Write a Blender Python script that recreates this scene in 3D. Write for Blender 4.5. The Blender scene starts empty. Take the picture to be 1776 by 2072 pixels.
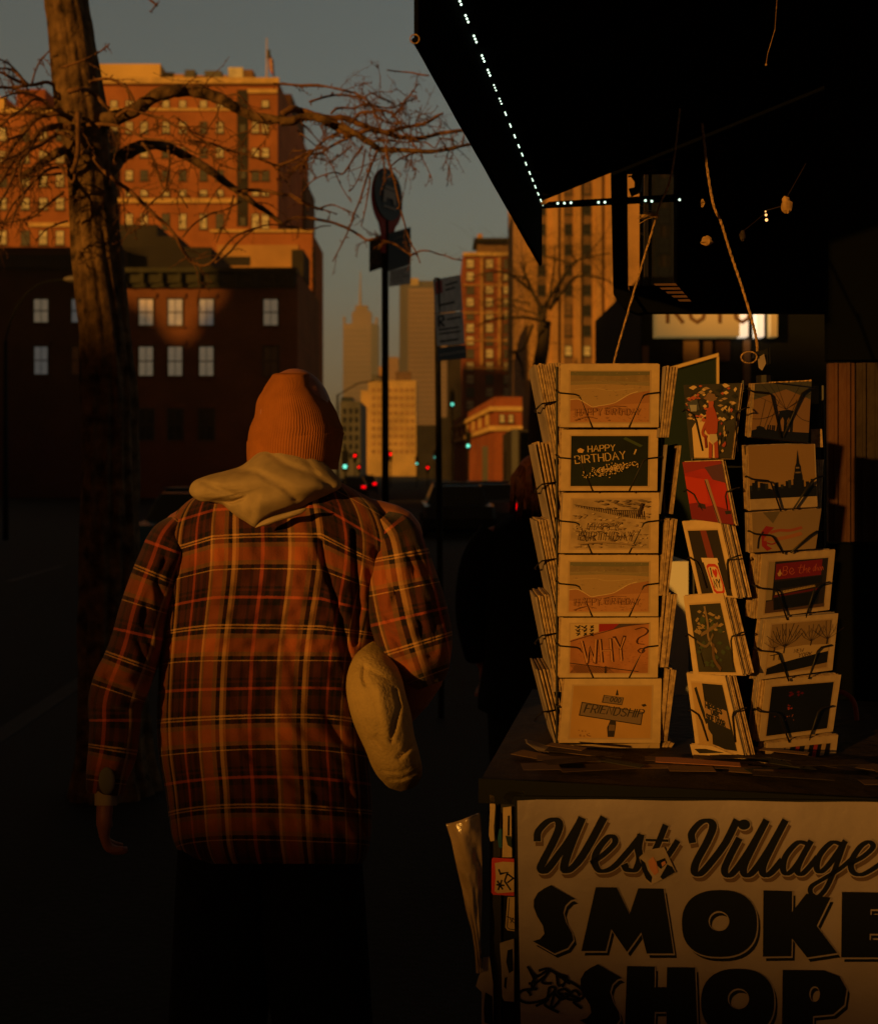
import bpy, bmesh, math, random
from mathutils import Vector, Matrix
from mathutils.geometry import tessellate_polygon
R = math.radians
random.seed(7)
sc = bpy.context.scene
col = sc.collection
# ------------------------------------------------------------------ camera, sky, sun, exposure
F, CU, CV, CZ = 2300.0, 888.0, 955.0, 1.62          # focal length, principal column, horizon row (photo units 1776 x 2072), eye height
cd = bpy.data.cameras.new('camera'); cam = bpy.data.objects.new('camera', cd); col.objects.link(cam)
cam.location = (0, 0, CZ); cam.rotation_euler = (R(90), 0, 0)
cd.sensor_fit = 'VERTICAL'; cd.sensor_height = 36; cd.lens = 36 * F / 2072
cd.shift_y = -(1036 - CV) / 2072
cd.clip_start = 0.05; cd.clip_end = 20000
cd.dof.use_dof = True; cd.dof.focus_distance = 2.0; cd.dof.aperture_fstop = 5.6
sc.camera = cam
SUN_AZ, SUN_EL = 40.0, 9.0                           # light travels 40 deg right of straight ahead
wd = bpy.data.worlds.new('World'); sc.world = wd; wd.use_nodes = True
nt = wd.node_tree; nt.nodes.clear()
out = nt.nodes.new('ShaderNodeOutputWorld'); bg = nt.nodes.new('ShaderNodeBackground')
sky = nt.nodes.new('ShaderNodeTexSky'); sky.sky_type = 'NISHITA'; sky.sun_disc = False
sky.sun_elevation = R(SUN_EL); sky.sun_rotation = R(180 + SUN_AZ); sky.dust_density = 3.0; sky.ozone_density = 1.2
tint = nt.nodes.new('ShaderNodeMix'); tint.data_type = 'RGBA'; tint.blend_type = 'MULTIPLY'; tint.inputs[0].default_value = 1
tcw = nt.nodes.new('ShaderNodeTexCoord'); sep = nt.nodes.new('ShaderNodeSeparateXYZ'); rmp = nt.nodes.new('ShaderNodeValToRGB')
nt.links.new(tcw.outputs['Generated'], sep.inputs[0]); nt.links.new(sep.outputs['Z'], rmp.inputs[0]); nt.links.new(rmp.outputs[0], tint.inputs[7])
e = rmp.color_ramp.elements; e[0].position = 0.0; e[0].color = (1.5, 1.0, .8, 1); e[1].position = 1; e[1].color = (.05, .06, .07, 1)
for p_, c_ in ((.07, (1.72, 1.27, 1.12, 1)), (.17, (1.42, 1.30, 1.02, 1)), (.40, (1.5, 1.38, 1.04, 1)), (.52, (.25, .27, .26, 1))):
    x_ = e.new(p_); x_.color = c_
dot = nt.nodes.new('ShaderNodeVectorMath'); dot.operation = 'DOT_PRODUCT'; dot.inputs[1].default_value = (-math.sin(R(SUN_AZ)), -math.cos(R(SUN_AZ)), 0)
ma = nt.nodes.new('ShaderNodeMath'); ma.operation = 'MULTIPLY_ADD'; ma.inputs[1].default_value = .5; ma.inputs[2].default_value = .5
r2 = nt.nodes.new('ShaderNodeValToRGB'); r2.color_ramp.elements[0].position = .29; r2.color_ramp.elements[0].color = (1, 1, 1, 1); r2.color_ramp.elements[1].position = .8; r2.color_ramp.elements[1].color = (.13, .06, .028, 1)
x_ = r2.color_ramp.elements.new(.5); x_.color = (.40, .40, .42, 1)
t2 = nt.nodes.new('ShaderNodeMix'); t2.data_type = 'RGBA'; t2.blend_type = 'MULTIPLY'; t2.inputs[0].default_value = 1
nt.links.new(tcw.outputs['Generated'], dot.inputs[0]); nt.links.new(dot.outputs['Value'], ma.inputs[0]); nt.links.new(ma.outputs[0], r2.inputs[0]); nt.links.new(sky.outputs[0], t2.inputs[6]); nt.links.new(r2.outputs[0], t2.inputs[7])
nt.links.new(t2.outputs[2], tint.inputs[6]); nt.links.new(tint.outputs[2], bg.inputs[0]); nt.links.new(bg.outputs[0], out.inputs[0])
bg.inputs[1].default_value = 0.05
sl = bpy.data.lights.new('sun', 'SUN'); so = bpy.data.objects.new('sun', sl); col.objects.link(so)
sl.energy = 3.0; sl.angle = R(0.7); sl.color = (1.0, 0.435, 0.06)
LS = Vector((math.sin(R(SUN_AZ)), math.cos(R(SUN_AZ)), 0))
LD = (LS - Vector((0, 0, math.tan(R(SUN_EL))))).normalized()
so.rotation_mode = 'QUATERNION'; so.rotation_quaternion = LD.to_track_quat('-Z', 'Y'); so.location = (-8, -10, 12)
vs = sc.view_settings; vs.view_transform = 'Standard'; vs.look = 'None'; vs.exposure = 0; vs.gamma = 1
# ------------------------------------------------------------------ helpers
def W(u, v, Y): return Vector(((u - CU) / F * Y, Y, CZ - (v - CV) / F * Y))
def hit(u, v, po, n):
    d = Vector(((u - CU) / F, 1, -(v - CV) / F)); o = Vector((0, 0, CZ))
    return o + d * ((po - o).dot(n) / d.dot(n))
def tag(o, label=None, cat=None, group=None, kind=None):
    if label: o['label'] = label
    if cat: o['category'] = cat
    if group: o['group'] = group
    if kind: o['kind'] = kind
    return o
def thing(name, label, cat, loc=(0, 0, 0), group=None):
    o = bpy.data.objects.new(name, None); o.empty_display_size = .1; col.objects.link(o); o.location = loc
    return tag(o, label, cat, group)
def rootloc(p):
    v = Vector((0, 0, 0))
    while p is not None: v += p.location; p = p.parent
    return v
class MB:
    def __init__(s): s.v = []; s.f = []; s.m = []; s.uv = {}; s.mi = 0
    def add(s, vs_, fs):
        b = len(s.v); s.v += [Vector(x) for x in vs_]
        for f in fs: s.f.append([b + i for i in f]); s.m.append(s.mi)
        return b
    def box(s, lo, hi, ax=None, ori=None):
        x0, y0, z0 = lo; x1, y1, z1 = hi
        c = [(x0,y0,z0),(x1,y0,z0),(x1,y1,z0),(x0,y1,z0),(x0,y0,z1),(x1,y0,z1),(x1,y1,z1),(x0,y1,z1)]
        if ax: c = [Vector(ori) + ax[0]*p[0] + ax[1]*p[1] + ax[2]*p[2] for p in c]
        s.add(c, [(0,3,2,1),(4,5,6,7),(0,1,5,4),(1,2,6,5),(2,3,7,6),(3,0,4,7)]); return s
    def slab(s, quad, t):                                # quad of 3D points, thickened along t
        q = [Vector(p) for p in quad]; n = len(q); t = Vector(t)
        s.add(q + [p + t for p in q], [tuple(range(n-1,-1,-1)), tuple(range(n, 2*n))] + [(i, (i+1)%n, n+(i+1)%n, n+i) for i in range(n)]); return s
    def poly(s, pts, mp, holes=()):                      # flat polygon (2D points, mapper to 3D), with holes
        loops = [[Vector((p[0], p[1], 0)) for p in pts]] + [[Vector((p[0], p[1], 0)) for p in h] for h in holes]
        tr = tessellate_polygon(loops); allp = [p for l in loops for p in l]
        s.add([mp(p.x, p.y) for p in allp], [tuple(t) for t in tr]); return s
    def ribbon(s, pts, w, mp, closed=False):             # flat stroke of width w through 2D points
        P = [Vector((p[0], p[1])) for p in pts]; n = len(P)
        if n < 2: return s
        ws = w if isinstance(w, (list, tuple)) else [w]*n
        vs_ = []
        for i in range(n):
            a = P[i-1] if (i > 0 or closed) else P[i]; b = P[(i+1) % n] if (i < n-1 or closed) else P[i]
            t = b - a; t = t.normalized() if t.length > 1e-9 else Vector((1, 0))
            nn = Vector((-t.y, t.x)); e = t*ws[i]*.3 if not closed else Vector((0,0))
            q = P[i] + (e if i == n-1 else (-e if i == 0 else Vector((0,0))))
            sc_ = 1.0
            if 0 < i < n-1:
                d0 = (P[i]-P[i-1]); 
                if d0.length > 1e-9: sc_ = min(1.6, 1/max(.55, abs(d0.normalized().dot(t))))
            vs_ += [mp(*(q + nn*ws[i]*.5*sc_)), mp(*(q - nn*ws[i]*.5*sc_))]
        s.add(vs_, [(2*i, 2*i+1, 2*i+3, 2*i+2) for i in range(n-1)] + ([(2*n-2, 2*n-1, 1, 0)] if closed else [])); return s
    def tube(s, pts, rad, seg=8, cap=True, jitter=0):
        P = [Vector(p) for p in pts]; n = len(P); rs = rad if isinstance(rad, (list, tuple)) else [rad]*n
        up = None; vs_ = []
        for i in range(n):
            t = (P[min(i+1, n-1)] - P[max(i-1, 0)])
            t = t.normalized() if t.length > 1e-9 else Vector((0,0,1))
            if up is None: up = Vector((0,0,1)).cross(t) if abs(t.z) < .9 else Vector((1,0,0)).cross(t)
            up = (up - t*up.dot(t)).normalized(); sd = t.cross(up)
            for k in range(seg):
                a = 2*math.pi*k/seg; r = rs[i]*(1 + (random.uniform(-jitter, jitter) if jitter else 0))
                vs_.append(P[i] + up*math.cos(a)*r + sd*math.sin(a)*r)
        fs = [(i*seg+k, i*seg+(k+1)%seg, (i+1)*seg+(k+1)%seg, (i+1)*seg+k) for i in range(n-1) for k in range(seg)]
        if cap: fs += [tuple(range(seg-1,-1,-1)), tuple(range((n-1)*seg, n*seg))]
        s.add(vs_, fs); return s
    def ball(s, c, r, seg=12, rings=8):
        r = r if isinstance(r, (tuple, list)) else (r, r, r); c = Vector(c); vs_ = []
        for i in range(rings+1):
            th = math.pi*i/rings
            for k in range(seg):
                a = 2*math.pi*k/seg; vs_.append(c + Vector((r[0]*math.sin(th)*math.cos(a), r[1]*math.sin(th)*math.sin(a), r[2]*math.cos(th))))
        s.add(vs_, [(i*seg+k, (i+1)*seg+k, (i+1)*seg+(k+1)%seg, i*seg+(k+1)%seg) for i in range(rings) for k in range(seg)]); return s
    def build(s, name, mats, parent=None, smooth=False):
        me = bpy.data.meshes.new(name)
        if parent is not None: o0 = rootloc(parent)
        else:
            xs = [p.x for p in s.v]; ys = [p.y for p in s.v]; zs = [p.z for p in s.v]
            o0 = Vector(((min(xs)+max(xs))/2, (min(ys)+max(ys))/2, min(zs)))
        me.from_pydata([p - o0 for p in s.v], [], s.f)
        mats = mats if isinstance(mats, (list, tuple)) else [mats]
        for m in mats: me.materials.append(m)
        if len(mats) > 1:
            for p, i in zip(me.polygons, s.m): p.material_index = i
        if s.uv:
            uvl = me.uv_layers.new(name='UVMap')
            for l in me.loops: uvl.data[l.index].uv = s.uv.get(l.vertex_index, (0, 0))
        if smooth:
            for p in me.polygons: p.use_smooth = True
        me.validate(); me.update()
        ob = bpy.data.objects.new(name, me); col.objects.link(ob)
        if parent is not None: ob.parent = parent
        else: ob.location = o0
        return ob
def copy_tree(o, parent=None):
    c = o.copy(); col.objects.link(c); c.parent = parent
    for ch in list(o.children): copy_tree(ch, c)
    return c
def catmull(pts, n=6):
    out_ = []; P = [tuple(p) for p in pts]
    for i in range(len(P)-1):
        p0, p1, p2, p3 = P[max(i-1,0)], P[i], P[i+1], P[min(i+2, len(P)-1)]
        for k in range(n):
            t = k/n
            out_.append(tuple(.5*((2*b)+(-a+c)*t+(2*a-5*b+4*c-d)*t*t+(-a+3*b-3*c+d)*t*t*t) for a, b, c, d in zip(p0, p1, p2, p3)))
    out_.append(P[-1]); return out_
def ell(cx, cy, rx, ry, n=28, e=2.0):
    o_ = []
    for k in range(n):
        a = 2*math.pi*k/n; c, s_ = math.cos(a), math.sin(a)
        o_.append((cx + rx*math.copysign(abs(c)**(2/e), c), cy + ry*math.copysign(abs(s_)**(2/e), s_)))
    return o_
# ------------------------------------------------------------------ materials
def mat(name, c, rough=.8, var=.0, scale=8, bump=0, bscale=None, metal=0, spec=.3, emit=None, es=1, coord='Object', c2=None):
    m = bpy.data.materials.new(name); m.use_nodes = True; n = m.node_tree; b = n.nodes['Principled BSDF']
    b.inputs['Roughness'].default_value = rough; b.inputs['Metallic'].default_value = metal
    b.inputs['Specular IOR Level'].default_value = spec; b.inputs['Base Color'].default_value = (*c, 1)
    if var or bump:
        tc = n.nodes.new('ShaderNodeTexCoord'); nz = n.nodes.new('ShaderNodeTexNoise')
        nz.inputs['Scale'].default_value = scale; nz.inputs['Detail'].default_value = 6
        n.links.new(tc.outputs[coord], nz.inputs['Vector'])
        if var:
            r = n.nodes.new('ShaderNodeValToRGB'); r.color_ramp.elements[0].position = .3; r.color_ramp.elements[1].position = .7
            lo = c2 if c2 else tuple(x*(1-var) for x in c)
            r.color_ramp.elements[0].color = (*lo, 1); r.color_ramp.elements[1].color = (*tuple(min(1, x*(1+var*.6)) for x in c), 1)
            n.links.new(nz.outputs['Fac'], r.inputs[0]); n.links.new(r.outputs[0], b.inputs['Base Color'])
        if bump:
            n2 = n.nodes.new('ShaderNodeTexNoise'); n2.inputs['Scale'].default_value = bscale or scale; n2.inputs['Detail'].default_value = 8
            n.links.new(tc.outputs[coord], n2.inputs['Vector'])
            bp = n.nodes.new('ShaderNodeBump'); bp.inputs['Strength'].default_value = bump; bp.inputs['Distance'].default_value = .02
            n.links.new(n2.outputs['Fac'], bp.inputs['Height']); n.links.new(bp.outputs[0], b.inputs['Normal'])
    if emit:
        b.inputs['Emission Color'].default_value = (*emit, 1); b.inputs['Emission Strength'].default_value = es
    return m
def brickmat(name, c1, c2, mortar, s=1.0):
    m = mat(name, c1, .9); n = m.node_tree; b = n.nodes['Principled BSDF']
    tc = n.nodes.new('ShaderNodeTexCoord'); mp = n.nodes.new('ShaderNodeMapping'); mp.inputs['Rotation'].default_value = (R(90), 0, 0)
    br = n.nodes.new('ShaderNodeTexBrick'); br.inputs['Color1'].default_value = (*c1, 1); br.inputs['Color2'].default_value = (*c2, 1)
    br.inputs['Mortar'].default_value = (*mortar, 1); br.inputs['Scale'].default_value = s; br.inputs['Mortar Size'].default_value = .012
    br.inputs['Brick Width'].default_value = .22; br.inputs['Row Height'].default_value = .075
    nz = n.nodes.new('ShaderNodeTexNoise'); nz.inputs['Scale'].default_value = .35; nz.inputs['Detail'].default_value = 8
    mx = n.nodes.new('ShaderNodeMix'); mx.data_type = 'RGBA'; mx.blend_type = 'MULTIPLY'; mx.inputs[0].default_value = .55
    rr = n.nodes.new('ShaderNodeValToRGB'); rr.color_ramp.elements[0].position = .35; rr.color_ramp.elements[0].color = (.45, .42, .4, 1); rr.color_ramp.elements[1].position = .65
    n.links.new(tc.outputs['Object'], mp.inputs[0]); n.links.new(mp.outputs[0], br.inputs['Vector']); n.links.new(tc.outputs['Object'], nz.inputs['Vector'])
    n.links.new(nz.outputs[0], rr.inputs[0]); n.links.new(br.outputs[0], mx.inputs[6]); n.links.new(rr.outputs[0], mx.inputs[7]); n.links.new(mx.outputs[2], b.inputs['Base Color'])
    return m
M = dict(
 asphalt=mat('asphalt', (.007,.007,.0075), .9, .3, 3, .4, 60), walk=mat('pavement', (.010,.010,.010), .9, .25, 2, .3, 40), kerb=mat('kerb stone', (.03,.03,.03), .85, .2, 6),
 bark=mat('bark', (.15,.09,.045), .95, .6, 14, 1, 22, c2=(.02,.012,.007)), twig=mat('twig bark', (.17,.085,.04), .9, .4, 30), fartwig=mat('far bark', (.06,.045,.03), .9),
 black=mat('black paint', (.008,.009,.009), .65, spec=.1), canopy=mat('black canvas', (.003,.0035,.0035), .95, spec=.02), blackmetal=mat('black metal', (.012,.012,.012), .45, spec=.4),
 wire=mat('black wire', (.01,.008,.006), .5, spec=.3), steel=mat('dark steel', (.03,.03,.032), .5, metal=.3),
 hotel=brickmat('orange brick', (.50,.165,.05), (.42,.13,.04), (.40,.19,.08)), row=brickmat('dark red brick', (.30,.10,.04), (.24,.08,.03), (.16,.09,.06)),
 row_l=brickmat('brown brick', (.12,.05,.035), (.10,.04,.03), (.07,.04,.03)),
 stoneband=mat('yellow stone trim', (.66,.46,.2), .85, .25, 1.5), cream=mat('cream stone', (.66,.5,.25), .85, .3, .4), darkstone=mat('dark painted cornice', (.05,.05,.035), .8, .3, 2),
 blind=mat('window blind', (.7,.66,.55), .6, .3, 1.2), frame=mat('window frame', (.05,.045,.04), .6), darkglass=mat('dark glass', (.02,.022,.025), .12, spec=.8),
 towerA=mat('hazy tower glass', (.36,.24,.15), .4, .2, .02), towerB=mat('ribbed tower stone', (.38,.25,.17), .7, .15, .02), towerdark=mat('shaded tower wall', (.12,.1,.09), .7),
 yellowb=mat('yellow stone wall', (.72,.5,.2), .85, .25, .12), grayb=mat('grey stone wall', (.13,.13,.13), .8, .3, .2), darkb=mat('near black wall', (.035,.03,.028), .9, .4, .3),  # darkb is a plain near-black tone
 redb=brickmat('red brick', (.40,.10,.04), (.33,.08,.035), (.3,.13,.07)), tan=mat('tan brick', (.52,.3,.12), .9, .25, .3), brownstone=mat('brown stone', (.22,.13,.07), .9, .3, .4),
 skin=mat('skin', (.34,.13,.075), .55, .15, 40, spec=.4), denim=mat('dark denim', (.012,.013,.018), .95, .3, 60, spec=.05), shoe=mat('dark shoe', (.02,.018,.015), .6),
 navy=mat('navy coat', (.004,.006,.012), .9, .3, 30, spec=.1), redhair=mat('auburn hair', (.2,.055,.02), .6, .6, 90), hair=mat('dark hair', (.02,.012,.008), .6),
 paper=mat('card stock', (.46,.325,.165), .6, .12, 60), paper2=mat('card edge', (.38,.26,.13), .7, .5, 120, c2=(.2,.13,.08)), cardback=mat('card back', (.28,.22,.18), .7, .3, 20),
 rope=mat('jute rope', (.55,.33,.13), .9, .4, 150, .8, 200), sign=mat('sign board', (.30,.245,.24), .33, .2, 5, .3, 14, spec=.6), ink=mat('sign ink', (.006,.008,.014), .6, spec=.1), inkb=mat('sign shadow ink', (.10,.06,.04), .7),
 wood=mat('stained wood', (.032,.02,.013), .7, .5, 9, .3, 30), plank=mat('varnished plank', (.07,.028,.013), .6, .5, 4, .2, 30), green=mat('green paint', (.008,.02,.013), .7, .3, 3),
 plastic=mat('clear plastic wrap', (.34,.24,.15), .22, .35, 14, .8, 9, spec=.9), white=mat('white paint', (.7,.68,.62), .7), red=mat('red paint', (.45,.03,.02), .6), signblue=mat('blue sign', (.02,.03,.05), .6), signgrey=mat('grey sign', (.17,.15,.15), .6),
 teal=mat('green signal', (.05,.3,.25), .4, emit=(.18,1,.72), es=30), redl=mat('red signal', (.3,.01,.01), .4, emit=(1,.0,.003), es=30),
 led=mat('led bulb', (.8,.9,.8), .4, emit=(.75,1,.78), es=1.6), rubber=mat('rubber', (.012,.012,.012), .9), carpaint=mat('car paint', (.02,.022,.026), .25, spec=.6), carblue=mat('blue car paint', (.02,.09,.16), .25, spec=.6),
 lit=mat('glow pane', (.6,.5,.35), .6, .35, 1.1, emit=(1,.8,.5), es=.09), glowcool=mat('glow pane cool', (.5,.5,.45), .6, .35, 1.1, emit=(.9,.95,.9), es=.05),  # row house panes: faint glow added to lift their brightness
 tube=mat('lit sign tube', (.9,.9,.8), .5, emit=(1,.82,.6), es=.75), signyellow=mat('lit shop sign', (.6,.45,.2), .6, emit=(1,.62,.18), es=.12), orangeb=mat('orange window lamp', (.6,.3,.1), .5, emit=(1,.5,.1), es=.3),
)
# ------------------------------------------------------------------ ground
def sheet(name, pts, z, m, label):
    o = MB(); o.slab([(x, y, z) for x, y in pts], (0, 0, -.3)); ob = o.build(name, m); tag(ob, label, kind='structure'); return ob
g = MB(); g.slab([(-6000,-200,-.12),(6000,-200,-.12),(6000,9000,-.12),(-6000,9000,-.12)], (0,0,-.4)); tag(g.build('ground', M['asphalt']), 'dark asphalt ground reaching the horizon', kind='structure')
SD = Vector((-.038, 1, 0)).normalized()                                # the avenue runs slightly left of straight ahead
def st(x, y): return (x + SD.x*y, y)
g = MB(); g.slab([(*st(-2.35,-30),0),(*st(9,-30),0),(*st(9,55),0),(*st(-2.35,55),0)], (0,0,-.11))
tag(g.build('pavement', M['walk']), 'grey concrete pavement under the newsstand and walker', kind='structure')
g = MB(); g.slab([(*st(-2.5,-30),.005),(*st(-2.353,-30),.005),(*st(-2.353,55),.005),(*st(-2.5,55),.005)], (0,0,-.12))
tag(g.build('kerb', M['kerb']), 'stone kerb along the pavement edge', kind='structure')
g = MB()
for k in range(40):
    y = -10 + k*7; g.slab([(*st(-6.2,y),-.112),(*st(-6.05,y),-.112),(*st(-6.05,y+3),-.112),(*st(-6.2,y+3),-.112)], (0,0,-.004))
tag(g.build('lane_marking', mat('worn lane paint', (.05,.05,.05), .8, .4, 3)), 'white dashed lane lines on the avenue', kind='structure')
# ------------------------------------------------------------------ buildings
def block(name, label, u0, u1, vt, Y, depth, m, base=None, group=None, skew=0, cat='building'):
    """a building whose front stands at distance Y and spans photo columns u0..u1 up to row vt"""
    a, b = W(u0, vt, Y), W(u1, vt, Y); root = thing(name, label, cat, ((a.x+b.x)/2, Y+depth/2, 0), group)
    o = MB(); o.box((a.x, Y, -.1 if base is None else base), (b.x, Y+depth, a.z)); o.build('wall', m, root)
    return root
def trim(root, name, u0, u1, v0, v1, Y, m, d=.25, dep=None):
    a, b = W(u0, v0, Y), W(u1, v1, Y); o = MB(); o.box((a.x, Y-d, b.z), (b.x, Y-.002 if dep is None else Y+dep, a.z)); return o.build(name, m, root)
WIN = {}
def window(root, u0, u1, v0, v1, Y, pane, mull=2, lintel=None):
    """frame with a pane (and sash bars) set 6 cm proud of / into the wall"""
    a, b = W(u0, v0, Y), W(u1, v1, Y); w, h = b.x-a.x, a.z-b.z
    key = (round(w,2), round(h,2), mull, root.name, lintel)
    t = w*.07 + .02
    if key not in WIN:
        o = MB(); f = (a.x, Y)
        o.box((a.x,Y-.06,b.z),(a.x+t,Y-.004,a.z)); o.box((b.x-t,Y-.06,b.z),(b.x,Y-.004,a.z))
        o.box((a.x+t,Y-.06,a.z-t),(b.x-t,Y-.004,a.z)); o.box((a.x+t,Y-.06,b.z),(b.x-t,Y-.004,b.z+t))
        zm = (a.z+b.z)/2
        if mull: o.box((a.x+t,Y-.05,zm-t*.4),(b.x-t,Y-.006,zm+t*.4))
        if mull > 1: o.box(((a.x+b.x)/2-t*.22,Y-.046,b.z+t),((a.x+b.x)/2+t*.22,Y-.005,zm-t*.45)); o.box(((a.x+b.x)/2-t*.22,Y-.046,zm+t*.45),((a.x+b.x)/2+t*.22,Y-.005,a.z-t))
        o.mi = 1
        o.box((a.x-t,Y-.16,b.z-t*1.2),(b.x+t,Y-.004,b.z-.003))
        if lintel: o.box((a.x-t*1.6,Y-.14,a.z+.003),(b.x+t*1.6,Y-.004,a.z+h*.16))
        fr = o.build('window', [M['frame'], M[lintel] if lintel else M['frame']], root)
        p = MB(); p.box((a.x+t,Y-.03,b.z+t),(b.x-t,Y-.008,a.z-t)); pn = p.build('pane', pane, fr)
        WIN[key] = (fr, pn, a.copy()); return fr
    fr, pn, a0 = WIN[key]
    c = fr.copy(); col.objects.link(c); c.parent = root; c.location = fr.location + (a - a0)
    d = pn.copy(); 
    if pn.data.materials[0] != pane: d.data = pn.data.copy(); d.data.materials[0] = pane
    col.objects.link(d); d.parent = c
    return c
# --- hotel
HY = 110
h = block('hotel', 'tall orange brick hotel with pale belt courses and flag behind the dark row house', 150, 562, 159, HY, 26, M['hotel'])
trim(h, 'parapet', 150, 566, 160, 172, HY, M['stoneband'], .5)
trim(h, 'belt_course', 215, 480, 403, 412, HY, M['stoneband'], .35); trim(h, 'belt_course', 215, 480, 220, 225, HY, M['stoneband'], .2)
trim(h, 'belt_course', 502, 562, 182, 190, HY, M['stoneband'], .3)
trim(h, 'bulkhead', 199, 325, 129, 159, HY+6, M['yellowb'], 0, 9)
for i, (a, b, c, m_) in enumerate([(328,352,146,'darkb'),(352,372,150,'tan'),(374,394,141,'grayb'),(398,412,152,'tan'),(414,448,143,'grayb'),(452,460,152,'tan'),(462,492,136,'blind'),(494,512,141,'brownstone')]):
    trim(h, 'roof_unit', a, b, c, 159, HY+4, M[m_], 0, 3)
trim(h, 'shaft_shade', 480, 502, 182, 458, HY, M['darkb'], .06)  # flat dark strip: the shade of the recess is put into its colour
cols = [231, 262, 292, 336, 370, 412, 445, 517, 537]
for v0, v1 in [(203,218),(246,270),(299,319),(344,366),(384,397),(432,464)]:
    for cu in cols:
        if cu == 517 and v0 < 240: continue
        if 478 < cu < 500: continue
        if 340 < v0 < 380: p_ = M['grayb'] if random.random() < .75 else M['blind']
        else: p_ = M['blind'] if random.random() < .8 else M['grayb']
        window(h, cu-8, cu+8, v0, v1, HY, p_, 2 if v1-v0 > 18 else 1)
for v0 in (252, 300, 345, 440): window(h, 485, 498, v0, v0+16, HY-.07, M['grayb'], 1)
# side wing: its shade is put into a darker brick colour
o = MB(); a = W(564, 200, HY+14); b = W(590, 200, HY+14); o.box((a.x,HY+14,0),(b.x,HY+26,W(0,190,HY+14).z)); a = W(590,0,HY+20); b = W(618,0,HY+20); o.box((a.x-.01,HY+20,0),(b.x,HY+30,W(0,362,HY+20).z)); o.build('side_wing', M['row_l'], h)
o = MB(); c = W(540, 150, HY+3); o.tube([c-Vector((0,0,1)), c+Vector((0,0,3.6))], [.09,.05], 8); fp = o.build('flagpole', M['cream'], h)
o = MB(); o.mi = 0
for k in range(7):
    z1 = c.z+2.35-k*.26
    o.mi = k % 2; xs = [c.x+.1+.55*(t/6)+.02*k for t in range(7)]
    vv = [Vector((x, HY+3+.12*math.sin(t*1.3), z1-t*.16)) for t, x in enumerate(xs)] + [Vector((x, HY+3+.12*math.sin(t*1.3), z1-.26-t*.16)) for t, x in enumerate(xs)]
    o.add(vv, [(t, t+1, t+8, t+7) for t in range(6)])
o.mi = 2; o.box((c.x+.1, HY+2.8, c.z+1.55), (c.x+.38, HY+2.84, c.z+2.35)); o.build('flag', [M['red'], M['blind'], M['signblue']], fp)
hl = block('hotel_wing', 'orange brick hotel wing left of the tree trunk with a red rooftop hut', -60, 148, 222, HY-4, 26, M['hotel'])
trim(hl, 'parapet', -60, 140, 222, 231, HY-4, M['stoneband'], .5); trim(hl, 'belt_course', 60, 148, 452, 460, HY-4, M['stoneband'], .3); trim(hl, 'rooftop_hut', 34, 92, 180, 222, HY+4, M['redb'], 0, 6)
trim(hl, 'rooftop_hut', -20, 12, 196, 222, HY+4, M['yellowb'], 0, 6)
for v0, v1 in [(258,285),(305,330),(352,378),(400,425),(466,496)]:
    for cu in (6, 52, 88, 122): window(hl, cu-9, cu+9, v0, v1, HY-4, M['grayb'] if random.random() < .45 else M['blind'], 2)
lw = block('hotel_annex', 'low orange brick annex with sloped panels behind the row house cornice', 428, 632, 470, 96, 9, M['hotel'])
trim(lw, 'coping', 426, 634, 466, 471, 96, M['stoneband'], .3); trim(lw, 'recessed_panel', 440, 604, 496, 546, 96, M['tan'], .12)
trim(lw, 'vent_grille', 452, 506, 520, 538, 96, M['darkb'], .2)
tag(trim(None, 'dark_rear_building', 602, 636, 640, 990, 92, M['darkb'], 0, 4) if False else block('rear_building', 'narrow dark building strip right of the row house under the annex', 600, 635, 640, 91, 3, M['darkb']))
for k, v0 in enumerate((650, 672, 700, 730)): pass
# ivy edge on the annex corner
random.seed(3); o = MB()
for k in range(1500):
    v = random.uniform(500, 770); c = W(633+abs(random.gauss(0, 1.3)), v, 90.6) + Vector((0, random.uniform(-.2,.4), 0)); r = random.uniform(.05,.13)
    d = Vector((random.uniform(-1,1), random.uniform(-1,1), random.uniform(-1,1))).normalized()*r; e = Vector((random.uniform(-1,1), random.uniform(-1,1), random.uniform(-1,1))).normalized()*r
    o.add([c-d, c-e, c+d, c+e], [(0,1,2,3)])
o.tube([W(634, 500, 90.8), W(634.5, 780, 90.8)], .05, 6)
tag(o.build('climbing_ivy', M['darkb']), 'thin dark ivy climbing the corner of the annex', 'plant')
# --- row house
RY = 75
r_ = block('row_house', 'dark brick four storey row house with bracketed cornice and pale windows', 246, 602, 548, RY, 14, M['row'])
o = MB(); a, b = W(240,575,RY), W(604,548,RY); o.box((a.x,RY-1.0,W(0,556,RY).z),(b.x,RY+.5,b.z+.05)); o.box((a.x+.1,RY-.55,a.z),(b.x-.1,RY-.003,W(0,556.5,RY).z)); o.box((a.x+.2,RY-.3,W(0,583,RY).z),(b.x-.2,RY-.003,a.z-.003)); o.build('cornice', M['darkstone'], r_)
for k in range(10):
    cu = 256+k*37.5; a = W(cu, 557, RY); o = MB(); o.box((a.x-.12,RY-.9,a.z-.55),(a.x+.12,RY-.56,a.z-.01)); o.box((a.x-.12,RY-.72,a.z-.8),(a.x+.12,RY-.56,a.z-.55)); o.build('bracket', M['darkstone'], r_)
trim(r_, 'roof_parapet', 246, 428, 500, 548, RY+2, M['darkb'], 0, 8); trim(r_, 'roof_bulkhead', 236, 318, 454, 500, RY+4, M['darkb'], 0, 5); trim(r_, 'roof_bulkhead', 318, 362, 478, 500, RY+4, M['darkb'], 0, 4); trim(r_, 'roof_bulkhead', 590, 614, 505, 560, RY+4, M['darkb'], 0, 4)
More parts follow.
